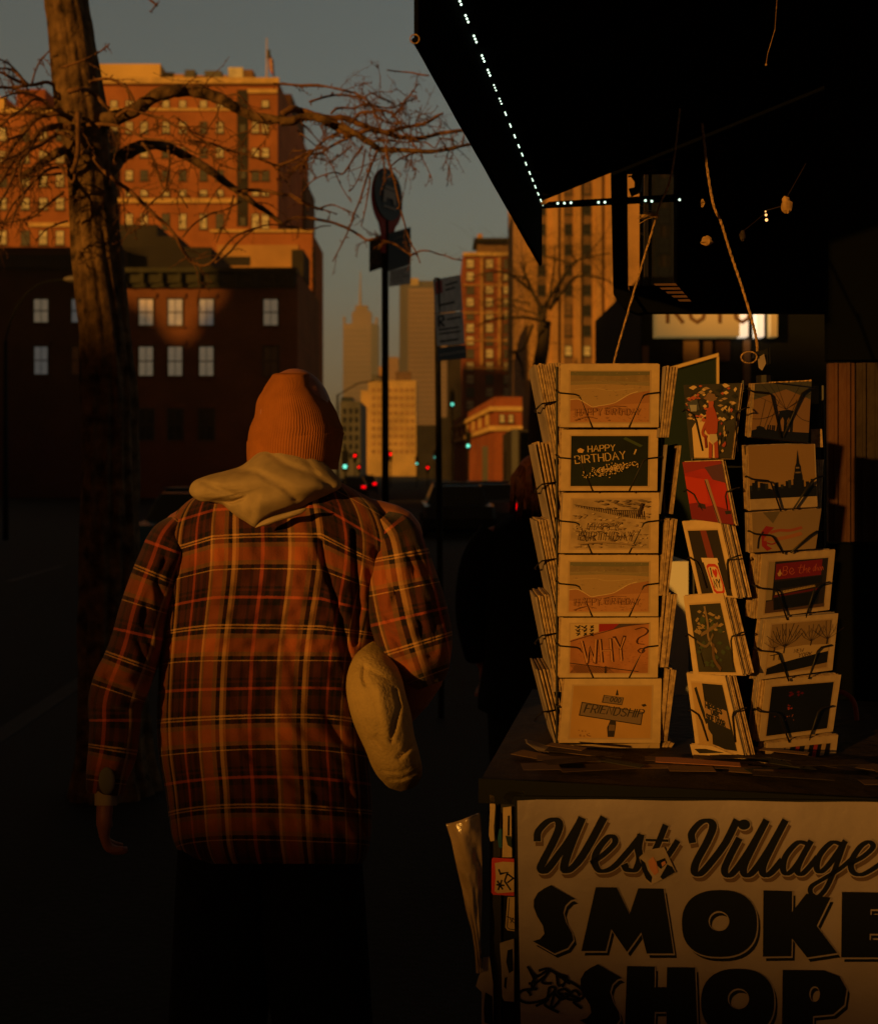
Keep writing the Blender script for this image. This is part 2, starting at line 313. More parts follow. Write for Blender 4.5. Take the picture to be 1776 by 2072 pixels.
for cu, k in ((296,0),(355,1),(418,1),(548,0)):
    window(r_, cu-17, cu+17, 603, 661, RY, M['lit'] if k == 0 else M['glowcool'], 2, 'row'); window(r_, cu-17, cu+17, 699, 763, RY, M['lit'] if cu != 548 else M['darkglass'], 2, 'row')
    window(r_, cu-17, cu+17, 826, 892, RY, M['darkglass'], 2, 'row')
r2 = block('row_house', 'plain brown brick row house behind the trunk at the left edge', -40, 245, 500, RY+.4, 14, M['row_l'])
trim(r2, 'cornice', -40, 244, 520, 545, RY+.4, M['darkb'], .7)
for cu in (20, 84, 160): 
    window(r2, cu-17, cu+17, 603, 655, RY+.4, M['lit'] if cu == 84 else M['glowcool'], 2, 'row_l') if cu != 20 else None
    window(r2, cu-16, cu+16, 699, 760, RY+.4, M['darkglass'] if cu != 84 else M['glowcool'], 2, 'row_l') if cu != 20 else None
# --- far towers
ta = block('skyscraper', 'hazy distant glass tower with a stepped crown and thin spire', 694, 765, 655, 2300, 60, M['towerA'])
trim(ta, 'crown', 712, 751, 630, 655, 2310, M['towerA'], 0, 40); trim(ta, 'crown', 718, 744, 618, 630, 2315, M['towerA'], 0, 30); trim(ta, 'corner_fin', 694, 698, 640, 655, 2300, M['towerA'], 0, 20); trim(ta, 'corner_fin', 759, 764, 642, 655, 2300, M['towerA'], 0, 20)
o = MB(); c = W(729, 620, 2330); o.tube([c-Vector((0,0,4)), W(729,590,2330), W(729.5,548,2330)], [3.2,2,.8], 8); o.build('spire', M['towerA'], ta)
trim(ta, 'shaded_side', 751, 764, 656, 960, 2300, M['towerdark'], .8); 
for k in range(24): trim(ta, 'floor_band', 694, 750.8, 668+k*10.5, 671+k*10.5, 2300, M['brownstone'], .5)
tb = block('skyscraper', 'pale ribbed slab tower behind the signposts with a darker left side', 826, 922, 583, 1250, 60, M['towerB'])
trim(tb, 'roof_band', 826, 922, 568, 583, 1251, M['towerdark'], 0, 50); trim(tb, 'shaded_side', 808, 826, 568, 960, 1252, M['towerdark'], 0, 55); trim(tb, 'pale_corner', 830, 847, 563, 578, 1249, M['cream'], 1)  # pale block at the bright roof corner
for k in range(34): trim(tb, 'floor_band', 827, 921, 592+k*10, 595+k*10, 1250, M['brownstone'], .4)
yb = block('office_building', 'sunlit yellow stone office block down the avenue between the signposts', 745, 842, 770, 470, 30, M['yellowb'])
trim(yb, 'lower_step', 730, 744.8, 790, 960, 471, M['yellowb'], 0, 25); trim(yb, 'roof_hut', 766, 782, 742, 770, 480, M['tan'], 0, 6); trim(yb, 'water_tank', 800, 832, 752, 770, 480, M['brownstone'], 0, 6); trim(yb, 'roof_unit', 752, 764, 758, 770, 478, M['grayb'], 0, 6)
for r0 in range(9):
    for cu in range(8): 
        a, b = W(752+cu*11.3, 786+r0*15.5, 470), W(758+cu*11.3, 793+r0*15.5, 470); o = MB(); o.box((a.x,469.7,b.z),(b.x,469.99,a.z)); o.build('window', M['tan'], yb)
gb = block('side_street_building', 'grey blue shaded building right of the orange beanie', 688, 729, 812, 330, 30, M['grayb'])
trim(gb, 'roof_step', 690, 712, 803, 812, 331, M['signblue'], 0, 12)
for r0 in range(6):
    for cu in range(3): a, b = W(694+cu*12, 826+r0*18, 330), W(700+cu*12, 837+r0*18, 330); o = MB(); o.box((a.x,329.8,b.z),(b.x,329.99,a.z)); o.build('window', M['darkglass'], gb)
tag(block('distant_building', 'small tan building between the two far towers', 776, 806, 722, 1500, 40, M['tan']))
# --- right side of avenue
AY = 200
ap = block('apartment_building', 'ornate brick apartment building with white windows behind the parking sign', 936, 1062, 512, AY, 24, M['redb'])
trim(ap, 'penthouse', 966, 1050, 488, 512, AY+2, M['brownstone'], 0, 14); trim(ap, 'cornice', 958, 1056, 484, 489, AY+1, M['darkb'], 1.2, 8); trim(ap, 'chimney', 966, 976, 473, 484, AY+3, M['tan'], 0, 3)
trim(ap, 'parapet', 936, 1062, 512, 519, AY, M['stoneband'], .7)
for cu in (974, 1010, 1042): trim(ap, 'pilaster', cu-3, cu+3, 521, 740, AY, M['tan'], .35)
for k in range(4): trim(ap, 'belt_course', 937, 1061, 576+k*56, 579+k*56, AY, M['tan'], .5)
for r0 in range(16):
    for cu in (951, 990, 1026, 1053): window(ap, cu-8, cu+8, 524+r0*26, 543+r0*26, AY, M['blind'] if random.random() < .72 else M['grayb'], 1)
ob_ = block('office_building', 'tall tan brick office block with dark vertical window bays above the kiosk racks', 1062, 1300, 150, 120, 30, M['tan'])
for cu in (1095, 1149, 1187, 1252):
    trim(ob_, 'window_bay', cu-9, cu+9, 170, 960, 120, M['brownstone'], .05)
    for r0 in range(15): window(ob_, cu-8, cu+8, 330+r0*41, 352+r0*41, 119.93, M['blind'] if r0 > 8 else (M['darkglass'] if random.random() < .6 else M['brownstone']), 1)
for cu in (1122, 1168, 1210, 1236): trim(ob_, 'pier', cu-6, cu+6, 152, 960, 120, M['tan'], .4)
rb = block('apartment_building', 'grey and brown fronted block seen through the kiosk window frame', 1302, 1460, 250, 140, 25, M['brownstone'])
for k, cu in enumerate((1312, 1326, 1342, 1358, 1380)): trim(rb, 'pilaster', cu-3, cu+3, 260, 960, 140, M['grayb'] if k % 2 else M['tan'], .4)
for r0 in range(5): window(rb, 1330, 1354, 360+r0*60, 394+r0*60, 139.5, M['grayb'], 2)
# red low corner building: front facet and receding facet along the avenue
P0, P1_, P2_ = W(1000, 803, 60), W(1056, 803, 60), W(918, 955, 88); P2_.z = P0.z
rd = thing('corner_shop_building', 'low red brick corner building with a yellow stone band', 'building', (P0.x+1, 66, 0))
o = MB(); o.slab([(P0.x,60,0),(P1_.x,60,0),(P1_.x+2,88,0),(P2_.x,88,0)], (0,0,P0.z)); o.build('wall', M['redb'], rd)
dirv = Vector((P2_.x-P0.x, 28, 0)).normalized(); nv = Vector((-dirv.y, dirv.x, 0))
if nv.x > 0: nv = -nv
for z0, z1, nm in ((W(0,832,60).z, W(0,823,60).z, 'stone_band'), (W(0,872,60).z, W(0,862,60).z, 'stone_band')):
    o = MB(); o.box((P0.x-.3,59.75,z0),(P1_.x,59.99,z1)); q = Vector((P0.x,60,z0)); o.slab([q+nv*.01, q+nv*.01+dirv*28, q+nv*.25+dirv*28, q+nv*.25], (0,0,z1-z0)); o.build(nm, M['stoneband'], rd)
for cu in (1015, 1033): window(rd, cu-6, cu+6, 838, 856, 60, M['blind'], 1)
for k in range(6):
    q = Vector((P0.x,60,W(0,856,60).z)) + dirv*(2.4+k*4.2) + nv*.03; o = MB(); o.slab([q, q+dirv*1.5, q+dirv*1.5+Vector((0,0,.9)), q+Vector((0,0,.9))], nv*.05); o.build('window', M['stoneband'], rd)
# dark low buildings beside
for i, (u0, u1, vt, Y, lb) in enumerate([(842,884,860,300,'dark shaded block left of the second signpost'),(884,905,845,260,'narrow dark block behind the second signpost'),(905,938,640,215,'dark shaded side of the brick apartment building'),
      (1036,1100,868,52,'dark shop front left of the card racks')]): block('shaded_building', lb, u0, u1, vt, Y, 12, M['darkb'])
pl = block('pale_pillar', 'pale grey banner pillar left of the card racks', 976, 987, 903, 56, .5, M['grayb'], cat='pillar'); pl2 = block('pale_pillar', 'wide pale grey pillar touching the card rack edge', 1036, 1048, 868, 51, .5, M['grayb'], cat='pillar')
# ------------------------------------------------------------------ unseen blockers added behind the viewer, shaped to shade chosen subjects
def shader(q0, q1, z, t_target, dist, label, depth=14, notch=None):
    """a building standing 'dist' behind the viewer along the sun direction; its roof shades up to height z at distance t_target"""
    pr = Vector((LS.y, -LS.x, 0)); H = z + (dist + t_target)*math.tan(R(SUN_EL)); base = LS*(-dist)
    root = thing('shade_blocker', label, 'building', (base + pr*(q0+q1)/2))
    o = MB(); P = [(q0, H), (q1, H)] if not notch else [(q0, H)] + [(q_, z_ + (dist+t_target)*math.tan(R(SUN_EL))) for q_, z_ in notch] + [(q1, H)]
    fr = [base + pr*q + Vector((0,0,zz)) for q, zz in P]; bt = [base + pr*P[-1][0], base + pr*P[0][0]]
    o.slab(fr + bt, -LS*depth); o.build('wall', M['row_l'], root)
    o = MB()
    for k in range(int((q1-q0)//3)):
        for r0 in range(int(min(z for _, z in P)//3.4)):
            c = base + pr*(q0+1+k*3) + LS*.01 + Vector((0,0,1+r0*3.3)); o.slab([c, c+pr*1.1, c+pr*1.1+Vector((0,0,1.7)), c+Vector((0,0,1.7))], LS*.03)
    if o.v: o.build('blocker_panes', M['darkglass'], root)
    return root
shader(-3.6, -2.16, 1.72, 3.8, 46, 'unseen narrow block added behind the camera to shade the person by the racks')
shader(-2.15, -1.87, 1.56, 1.4, 46, 'brick building behind the camera shading the walker\'s left arm')
shader(-1.86, -1.3, 1.17, 1.5, 46, 'unseen block added behind the camera to shade the shirt hem')
shader(-1.29, 6, 1.04, 1.6, 46, 'unseen low block added behind the camera to shade the newsstand base')
shader(-8.2, -6.2, 4.9, 7.3, 46, 'unseen tall narrow block added behind the camera to shade the bus stop signs')
shader(-6.19, -3.61, 2.45, 3.3, 46, 'unseen block added behind the camera to shade the lower trunk')
shader(-47, -8.21, 3.2, 27, 46, 'unseen long block added behind the camera to shade the avenue')
shader(-76, -47.1, 16.6, 44.6, 60, 'unseen tall block added behind the camera, notched to shape the light on the row house', notch=[(-65.2,16.6),(-64.8,13.2),(-62.6,12.2),(-61.6,10.6),(-60.9,10.6),(-60.2,12.4),(-59.2,13.8),(-58.9,16.6)])
shader(-135, -110, 21, 155, 90, 'unseen tall block added behind the camera to shade the lower apartment building')
# ------------------------------------------------------------------ kiosk
KA = Vector((.187, .982, 0)).normalized(); KB = Vector((.982, -.187, 0)).normalized(); UP = Vector((0,0,1))
K1 = Vector((-.033, 1.5, 0)); K2 = K1 + KA*1.66; ZB, ZT = 2.19, 2.352
kiosk = thing('newsstand_kiosk', 'black newsstand kiosk with a wide canopy and a cluttered counter', 'newsstand', (.5, 2.3, 0))
o = MB(); random.seed(2); bt_ = [K1+KA*(1.66*k/40)+UP*(ZB + .0005*math.sin(k*.55)+.0004*math.sin(k*1.3)) for k in range(41)]
tp_ = [K1+KA*(1.66*k/40)+UP*(ZT+.02*(1-k/40)) for k in range(41)]
for k in range(40): o.slab([bt_[k], bt_[k+1], tp_[k+1], tp_[k]], KB*.006)
o.tube(bt_, .0035, 6); o.build('canopy_flap', M['canopy'], kiosk)
SL = math.tan(R(20))
def roofpt(s_, t_): return K1 + KA*t_ + KB*s_ + UP*(ZT + .012 + s_*SL)
o = MB(); o.slab([roofpt(-.004,-.0), roofpt(2.2,-.0), roofpt(2.2,1.66), roofpt(-.004,1.66)], UP*.03)
for k in range(7): o.slab([roofpt(.02,.2+k*.22)-UP*.03, roofpt(2.1,.2+k*.22)-UP*.03, roofpt(2.1,.225+k*.22)-UP*.03, roofpt(.02,.225+k*.22)-UP*.03], UP*.028)
o.build('canopy_roof', M['canopy'], kiosk)
# a ring and bolt at the near corner of the canopy edge
o = MB(); c = W(839, 79, 1.49); o.tube([c+Vector((.006*math.cos(a/6*math.pi), 0, .006*math.sin(a/6*math.pi))) for a in range(13)], .0009, 6); o.build('eye_ring', M['rope'], kiosk)
BPo = K2.copy(); 
def bp(u, v, d=0): return hit(u, v, BPo + KA*d, KA)
def bslab(pts, t=.03, d=0, nm='back_panel', m='canopy', root=None):
    o = MB(); q = [bp(u, v, d) for u, v in pts]; 
    fl = [Vector((p[0], p[1], 0)) for p in pts]; tr = tessellate_polygon([fl]); n = len(q)
    o.add(q + [p + KA*t for p in q], [tuple(f) for f in tr] + [tuple(n+i for i in reversed(f)) for f in tr] + [(i, (i+1)%n, n+(i+1)%n, n+i) for i in range(n)])
    return o.build(nm, M[m], root or kiosk)
bslab([(1094,419),(1380,404),(1380,392),(1110,408)], .02, -.02, 'cross_bar')
bslab([(1235,362),(1268,345),(1270,585),(1302,632),(1290,634),(1262,622),(1240,592)], .05, 0, 'corner_post')
bslab([(1235,363),(1235,-700),(3200,-1200),(3200,345),(1368,345),(1268,345.5)], .04, .06, 'gable_panel')
bslab([(1368,345),(3200,345),(3200,580),(1368,580)], .04, .062, 'back_panel')
bslab([(1271,578),(3200,582),(3200,632),(1292,632)], .04, .03, 'box_beam')
for u0, u1 in ((1293,1301),(1311,1318),(1362,1369)): bslab([(u0,345),(u1,345),(u1,580),(u0,580)], .02, .03, 'window_bar', 'blackmetal')
bslab([(1268,400),(1368,398),(1368,405),(1268,407)], .015, .052, 'window_bar', 'blackmetal')
o = MB()
for k in range(9):
    c = bp(1283, 365, -.03); 
o.tube([bp(1283,352,-.03), bp(1292,366,-.03), bp(1290,384,-.03), bp(1274,390,-.03)], .012, 8); o.build('bracket', M['blackmetal'], kiosk)
for k in range(5):                                                     # louvre slats under the window
    y = 574+k*8; bslab([(1322+k*12, y),(1366+k*7, y-1),(1370+k*7, y+4),(1326+k*12, y+4)], .004, -.80-k*.004, 'louvre_slat', 'plank')
for u0, u1, v in ((1334,1361,321),(1306,1322,334),(1306,1325,344),(1274,1290,346),(1270,1288,355),(1458,1478,264),(1452,1472,278),(1452,1462,293),(1452,1462,304)):
    bslab([(u0,v),(u1,v-1),(u1+2,v+2),(u0,v+3)], .004, -.03, 'louvre_slat', 'plank')
# counter
CO = Vector((.0675, 1.8, 0))
def ct(s_, t_, z): return CO + KB*s_ + KA*t_ + UP*z
o = MB(); o.slab([ct(0.0,0,1.105), ct(1.9,0,1.105), ct(1.9,.75,1.105), ct(0.0,.75,1.105)], UP*.03); o.build('counter_top', M['wood'], kiosk); o = MB(); o.slab([ct(-.004,-.008,1.098), ct(1.9,-.008,1.098), ct(1.9,-.0005,1.098), ct(-.004,-.0005,1.098)], UP*.0385); o.build('counter_edge', M['black'], kiosk)
o = MB(); o.slab([ct(.012,.012,.02), ct(1.9,.012,.02), ct(1.9,.7,.02), ct(.012,.7,.02)], UP*1.083); o.build('counter_body', M['black'], kiosk)
o = MB()
for s0, s1 in ((.012,.03),(.062,.068)): o.slab([ct(s0,.006,.03), ct(s1,.006,.03), ct(s1,.0115,.03), ct(s0,.0115,.03)], UP*1.06)
o.slab([ct(.03,.004,1.08), ct(1.8,.004,1.08), ct(1.8,.0115,1.08), ct(.03,.0115,1.08)], UP*.024); o.build('face_frame', M['blackmetal'], kiosk)
# right hand side wall of vertical planks
RP = Vector((.9, 2.62, 0)); RN = Vector((-.12, -1, 0)).normalized(); RT = Vector((1, -.12, 0)).normalized()
random.seed(5)
for k in range(7):
    x0 = -.005 + k*.062; o = MB(); d = random.uniform(0,.012); o.slab([RP+RT*x0-RN*-d+UP*1.46, RP+RT*(x0+.058)-RN*-d+UP*1.46, RP+RT*(x0+.058)-RN*-d+UP*1.87, RP+RT*x0-RN*-d+UP*1.87], RN*-.02)
    for xx in (x0+.012, x0+.04): o.slab([RP+RT*xx+RN*(d+.006)+UP*1.46, RP+RT*(xx+.007)+RN*(d+.006)+UP*1.46, RP+RT*(xx+.007)+RN*(d+.006)+UP*1.87, RP+RT*xx+RN*(d+.006)+UP*1.87], RN*-.0055)
    o.build('wall_plank', M['plank'] if k % 3 != 1 else M['wood'], kiosk)
o = MB(); o.slab([RP-RT*.01+RN*.02+UP*.4, RP+RT*1.5+RN*.02+UP*.4, RP+RT*1.5+RN*.02+UP*1.455, RP-RT*.01+RN*.02+UP*1.455], RN*-.04); o.slab([RP-RT*.01+RN*.03+UP*1.875, RP+RT*1.5+RN*.03+UP*1.875, RP+RT*1.5+RN*.03+UP*3, RP-RT*.01+RN*.03+UP*3], RN*-.04); o.build('shade_panel', M['canopy'], kiosk)  # black slabs above and below the planks stand in for shade on the wall
bslab([(1725,632),(3200,632),(3200,1600),(1725,1600)], .04, .2, 'rear_panel')
# far shop seen under the beam
sh = thing('corner_shop', 'dark shop front with a lit yellow sign behind the card racks', 'shop', (5.5, 17, 0))
o = MB(); a, b = W(1296, 560, 17), W(2300, 955, 17); o.box((a.x,17,-.1),(b.x,22,a.z)); o.build('wall', M['black'], sh)
def onsh(u, v, d=0): return hit(u, v, Vector((0,17-d,0)), Vector((0,1,0)))
def quad3(u0, v0, u1, v1, d): return [onsh(u0,v1,d), onsh(u1,v1,d), onsh(u1,v0,d), onsh(u0,v0,d)]
o = MB(); o.slab(quad3(1328,596,1496,680,.3), (0,.28,0)); sb = o.build('sign_board', M['signyellow'], sh)
FONT = {
 'A':([[(0,0),(.35,1),(.7,0)],[(.13,.38),(.57,.38)]],.7),'B':([[(0,0),(0,1),(.4,1),(.55,.88),(.55,.65),(.4,.53),(.02,.53)],[(.4,.53),(.6,.38),(.6,.14),(.42,0),(0,0)]],.62),
 'C':([[(.62,.85),(.45,1),(.18,1),(0,.75),(0,.25),(.18,0),(.45,0),(.62,.15)]],.64),'D':([[(0,0),(0,1),(.35,1),(.6,.75),(.6,.25),(.35,0),(0,0)]],.62),
 'E':([[(.55,1),(0,1),(0,0),(.55,0)],[(.03,.52),(.45,.52)]],.56),'F':([[(.55,1),(0,1),(0,0)],[(.03,.52),(.45,.52)]],.54),'H':([[(0,0),(0,1)],[(.6,0),(.6,1)],[(.03,.5),(.57,.5)]],.62),
 'I':([[(0,0),(0,1)]],.06),'K':([[(0,0),(0,1)],[(.55,1),(.04,.45)],[(.2,.58),(.6,0)]],.6),'N':([[(0,0),(0,1),(.58,0),(.58,1)]],.6),'O':([[(.3,1),(.06,.82),(0,.5),(.06,.18),(.3,0),(.54,.18),(.6,.5),(.54,.82),(.3,1)]],.62),
 'P':([[(0,0),(0,1),(.42,1),(.58,.85),(.58,.6),(.42,.47),(.03,.47)]],.58),'R':([[(0,0),(0,1),(.42,1),(.58,.85),(.58,.62),(.42,.48),(.03,.48)],[(.3,.47),(.6,0)]],.6),
 'S':([[(.55,.86),(.4,1),(.15,1),(0,.82),(.06,.6),(.5,.4),(.58,.2),(.42,0),(.14,0),(0,.14)]],.6),'T':([[(0,1),(.62,1)],[(.31,.97),(.31,0)]],.62),'U':([[(0,1),(0,.2),(.15,0),(.43,0),(.58,.2),(.58,1)]],.6),
 'V':([[(0,1),(.32,0),(.64,1)]],.64),'W':([[(0,1),(.2,0),(.42,.75),(.64,0),(.84,1)]],.84),'Y':([[(0,1),(.3,.5),(.6,1)],[(.3,.47),(.3,0)]],.6),'L':([[(0,1),(0,0),(.5,0)]],.5),'M':([[(0,0),(.05,1),(.37,.3),(.69,1),(.74,0)]],.76),
 '0':([[(.28,1),(.05,.8),(0,.5),(.05,.2),(.28,0),(.5,.2),(.56,.5),(.5,.8),(.28,1)]],.58),'!':([[(0,1),(0,.3)],[(0,.1),(0,0)]],.1),'?':([[(0,.78),(.1,.97),(.36,1),(.52,.8),(.42,.58),(.25,.46),(.25,.26)],[(.25,.08),(.25,0)]],.54),' ':([],.3),
 '-':([[(0,.5),(.45,.5)]],.46)}
def text(o, s_, x, y, h, w, mp, sx=1.0, gap=.2, slant=0, rot=0, wob=0):
    """single stroke lettering; x,y baseline start, h height, in the mapper's 2D units (v down)"""
    cx = 0; cr, sr = math.cos(rot), math.sin(rot); k = 0
    for ch in s_:
        st_, wd_ = FONT[ch]
        jy = random.uniform(-wob, wob)*h
        for i, s1 in enumerate(st_):
            pts = []
            for (px, py) in s1:
                X = (cx + px*sx + py*slant)*h; Y = -(py*h) + jy; pts.append((x + X*cr - Y*sr, y + X*sr + Y*cr))
            k += 1; kk = k % 3
            o.ribbon(pts, w, (lambda a, b, kk=kk: mp(a, b, kk*.00004)))
        cx += (wd_ + gap)*sx
    return o
o = MB(); text(o, 'KOTO', 1350, 652, 44, 7.5, lambda a, b, k=0: onsh(a, b, .31+k), 1.15, .28); o.build('lettering', M['brownstone'], sb)
for u0, u1, m_ in ((1497.5,1513,'tube'),(1530,1545,'tube'),(1559,1572,'signyellow')): o = MB(); o.slab(quad3(u0,600,u1,681,.3), (0,.2,0)); o.build('sign_tube', M[m_], sh)
for (u0,v0,u1,v1,m_) in ((1383,686,1413,760,'tan'),(1424,690,1440,760,'brownstone'),(1448,684,1476,730,'plank'),(1504,686,1517,820,'brownstone'),(1338,962,1372,976,'tan'),(1338,1000,1372,1012,'tan'),(1300,700,1312,760,'brownstone')):
    o = MB(); o.slab(quad3(u0,v0,u1,v1,.06), (0,.05,0)); o.build('poster', M[m_], sh)
# green framed board, pale box with green lid
gbd = thing('chalk_board', 'dark green board with a sunlit orange frame between the card racks', 'board', (.8, 3.3, 0))
Y_=3.3; o = MB(); o.slab([W(1330,1130,Y_), W(1452,1130,Y_), W(1452,718,Y_), W(1330,752,Y_)], (0,.02,0)); o.build('panel', M['green'], gbd)
o = MB(); o.slab([W(1330,757,Y_-.01), W(1453,721,Y_-.01), W(1453,714,Y_-.01), W(1330,750,Y_-.01)], (0,.035,0)); o.slab([W(1450,1130,Y_-.008), W(1454,1130,Y_-.008), W(1454,721.5,Y_-.008), W(1450,722,Y_-.008)], (0,.03,0)); o.build('frame', M['stoneband'], gbd)
gl = thing('newspaper_box', 'pale grey newspaper box with a green cap between the card racks', 'box', (.62, 2.9, 0))
o = MB(); a, b = W(1330, 1136, 2.9), W(1392, 1442, 2.9); o.box((a.x,2.9,0),(b.x,3.2,a.z)); o.build('case', M['white'], gl)
o = MB(); o.box((a.x-.01,2.89,a.z+.001),(a.x+.03,3.2,a.z+.02)); o.build('cap', mat('green plastic', (.02,.25,.12), .4), gl)
# led string
ls = thing('light_string', 'string of tiny white lights along the canopy edge and bar', 'light string', (.1, 2.3, 2.3))
FPo = K1 + KB*.010
led = MB(); led.ball((0,0,0), (.0027,.0027,.0027), 8, 6); first = None
def put(p, s_=1):
    global first
    if first is None: 
        first = led.build('bulb', M['led'], ls); first.location = p - ls.location; first.data.transform(Matrix.Translation(ls.location)); c = first
    else: c = first.copy(); col.objects.link(c); c.parent = ls; c.location = p - ls.location
    c.scale = (s_,)*3
for yc in (6,100,208,312,388,468,540,607,670,727,780,825,874,923,960,997,1035,1070,1103):
    dv = 18*(1 - yc/2300)
    for k in (-1,0,1):
        v = (yc + k*dv*(1 if yc < 600 else .55))*.3792 ; u = 928 + v*170/418 + 1
        p = hit(u, v, FPo, KB); put(p, .78 if yc < 400 else .62)
for x, y in ((880,1085),(915,1084),(950,1082),(1097,1080),(1131,1079),(1347,1070),(1381,1074),(1529,1066)): put(bp(794.4+x*.3792, y*.3792, -.03), 1.25)
# ropes, knots, clip and hanging bits
random.seed(11)
def rope(name, label, pts, r=.0016):
    o = MB(); P = catmull([tuple(p) for p in pts], 10)
    for s_ in range(3):
        q = []
        for i, p in enumerate(P):
            a = i*.9 + s_*2.094; q.append(Vector(p) + Vector((math.cos(a)*r*.7, math.sin(a)*r*.7, 0)))
        o.tube(q, r*.75, 6)
    return tag(o.build(name, M['rope'], smooth=True), label, 'rope', 'ropes holding the card racks')
rope('rope', 'jute rope with a frayed knot holding up the left card rack', [W(1241,742,2.06), W(1247,712,2.06), W(1285,580,2.07), W(1318,470,2.09), W(1334,415,2.1), W(1347,388,2.11), W(1358,352,2.12), W(1366,300,2.2), W(1375,220,2.3)])
rope('rope', 'jute rope slanting down to the clip over the right card rack', [W(1532,722,2.02), W(1530,690,2.02), W(1521,650,2.02), W(1500,580,2.03), W(1478,515,2.04), W(1458,450,2.05), W(1443,415,2.06), W(1430,340,2.12), W(1420,250,2.2)], .0019)
o = MB(); kn = W(1327,438,2.085)
for k in range(14):
    a = math.pi + random.uniform(-.35,.3); L_ = random.uniform(.018,.036); p = kn + Vector((random.uniform(-.004,.002), -.003+random.uniform(-.003,.003), random.uniform(-.004,.006)))
    o.tube([p, p+Vector((math.cos(a)*L_*.5,-.002,math.sin(a)*L_*.4)), p+Vector((math.cos(a)*L_,-.002,math.sin(a)*L_+random.uniform(-.006,.004)))], .0006, 4)
o.ball(kn, (.006,.005,.005), 8, 6); tag(o.build('rope_knot', M['rope'], smooth=True), 'frayed knot tied in the rope above the left rack', 'knot')
cl = thing('binder_clip', 'dark clip with a rope loop hanging above the right card rack', 'clip', W(1528,735,2.0))
o = MB(); c = W(1514,728,1.99); o.tube([c+Vector((.0145*math.cos(a/8*math.pi), -.004*math.sin(a/4), .010*math.sin(a/8*math.pi)+.004)) for a in range(17)], .0014, 6); o.build('rope_loop', M['rope'], cl, True)
o = MB(); q = W(1534,712,2.0); o.slab([W(1526,712,2), W(1552,706,2), W(1554,716,2), W(1524,724,2)], (0,.012,0)); o.tube([W(1551,704,2), W(1552,738,2)], .0009, 5); o.tube([W(1556,703,2), W(1557,736,2)], .0009, 5); o.build('clip_body', M['blackmetal'], cl)
o = MB(); o.poly([(1532,724),(1545,716),(1549,735),(1541,750),(1534,744)], lambda a, b: W(a, b, 1.995)); o.build('paper_scrap', M['cardback'], cl)
M['lantern'] = mat('amber lantern paper', (.40,.24,.09), .7, .3, 90)
def lump(name, label, cat, u, v, Y, w, h, m, grp=None, seed=0, squash=.4):
    random.seed(seed); o = MB(); c = W(u, v, Y); n, r = 10, 7; vs_ = []
    for i in range(r+1):
        th = math.pi*i/r
        for k in range(n):
            a = 2*math.pi*k/n; f = random.uniform(.75, 1.2)
            vs_.append(c + Vector((w/2*math.sin(th)*math.cos(a)*f, w*squash*math.sin(th)*math.sin(a)*f, h/2*math.cos(th)*(f if 0 < i < r else 1))))
    o.add(vs_, [(i*n+k, (i+1)*n+k, (i+1)*n+(k+1)%n, i*n+(k+1)%n) for i in range(r) for k in range(n)])
    return tag(o.build(name, M[m]), label, cat, grp)
px = lambda n_, Y: n_/F*Y
lump('paper_lantern', 'torn amber paper lantern nearest the left of the hanging row', 'lantern', 1429, 488, 1.9, px(26,1.9), px(20,1.9), 'lantern', 'scraps hanging under the canopy', 1)
lump('paper_lantern', 'large amber paper lantern hanging highest on the right', 'lantern', 1591, 415, 1.75, px(22,1.75), px(34,1.75), 'lantern', 'scraps hanging under the canopy', 2)
lump('hanging_clip', 'small brown clip hanging between the two paper lanterns', 'clip', 1501, 477, 1.85, px(12,1.85), px(22,1.85), 'wood', 'scraps hanging under the canopy', 3)
lump('hanging_pendant', 'tiny glass drop hanging left of the lanterns under the canopy', 'pendant', 1421, 411, 2.0, px(9,2), px(16,2), 'rope', 'scraps hanging under the canopy', 4)
hb = thing('bulb_cluster', 'tiny glowing amber bulbs hanging beside the right lantern', 'bulb', W(1549,440,1.8))
for (u, v, r_s) in ((1549,435,.0022),(1550,445,.0026),(1548,428,.0014)): o = MB(); o.ball(W(u,v,1.8), r_s, 8, 6); o.build('bulb', mat('amber bulb', (.8,.5,.2), .4, emit=(1,.55,.2), es=1.2), hb)
o = MB(); o.tube([W(1549,426,1.8), W(1581,417,1.76)], .0007, 5); o.tube([W(1500,470,1.85), W(1549,430,1.8)], .0004, 4); o.tube([W(1581,417,1.76), W(1630,330,1.75)], .0004, 4); o.build('cord', M['wood'], hb)
tag((lambda o: (o.tube([W(1567,60,1.7), W(1571,0,1.65), W(1574,-60,1.6)], .0006, 5), o.ball(W(1549,131,1.72), .0018, 8, 6), o.tube([W(1549,131,1.72), W(1552,110,1.71), W(1567,60,1.7)], .0005, 4), o.build('thin_rope', M['rope']))[-1])(MB()), 'thin red brown cord hanging from the canopy roof', 'rope')
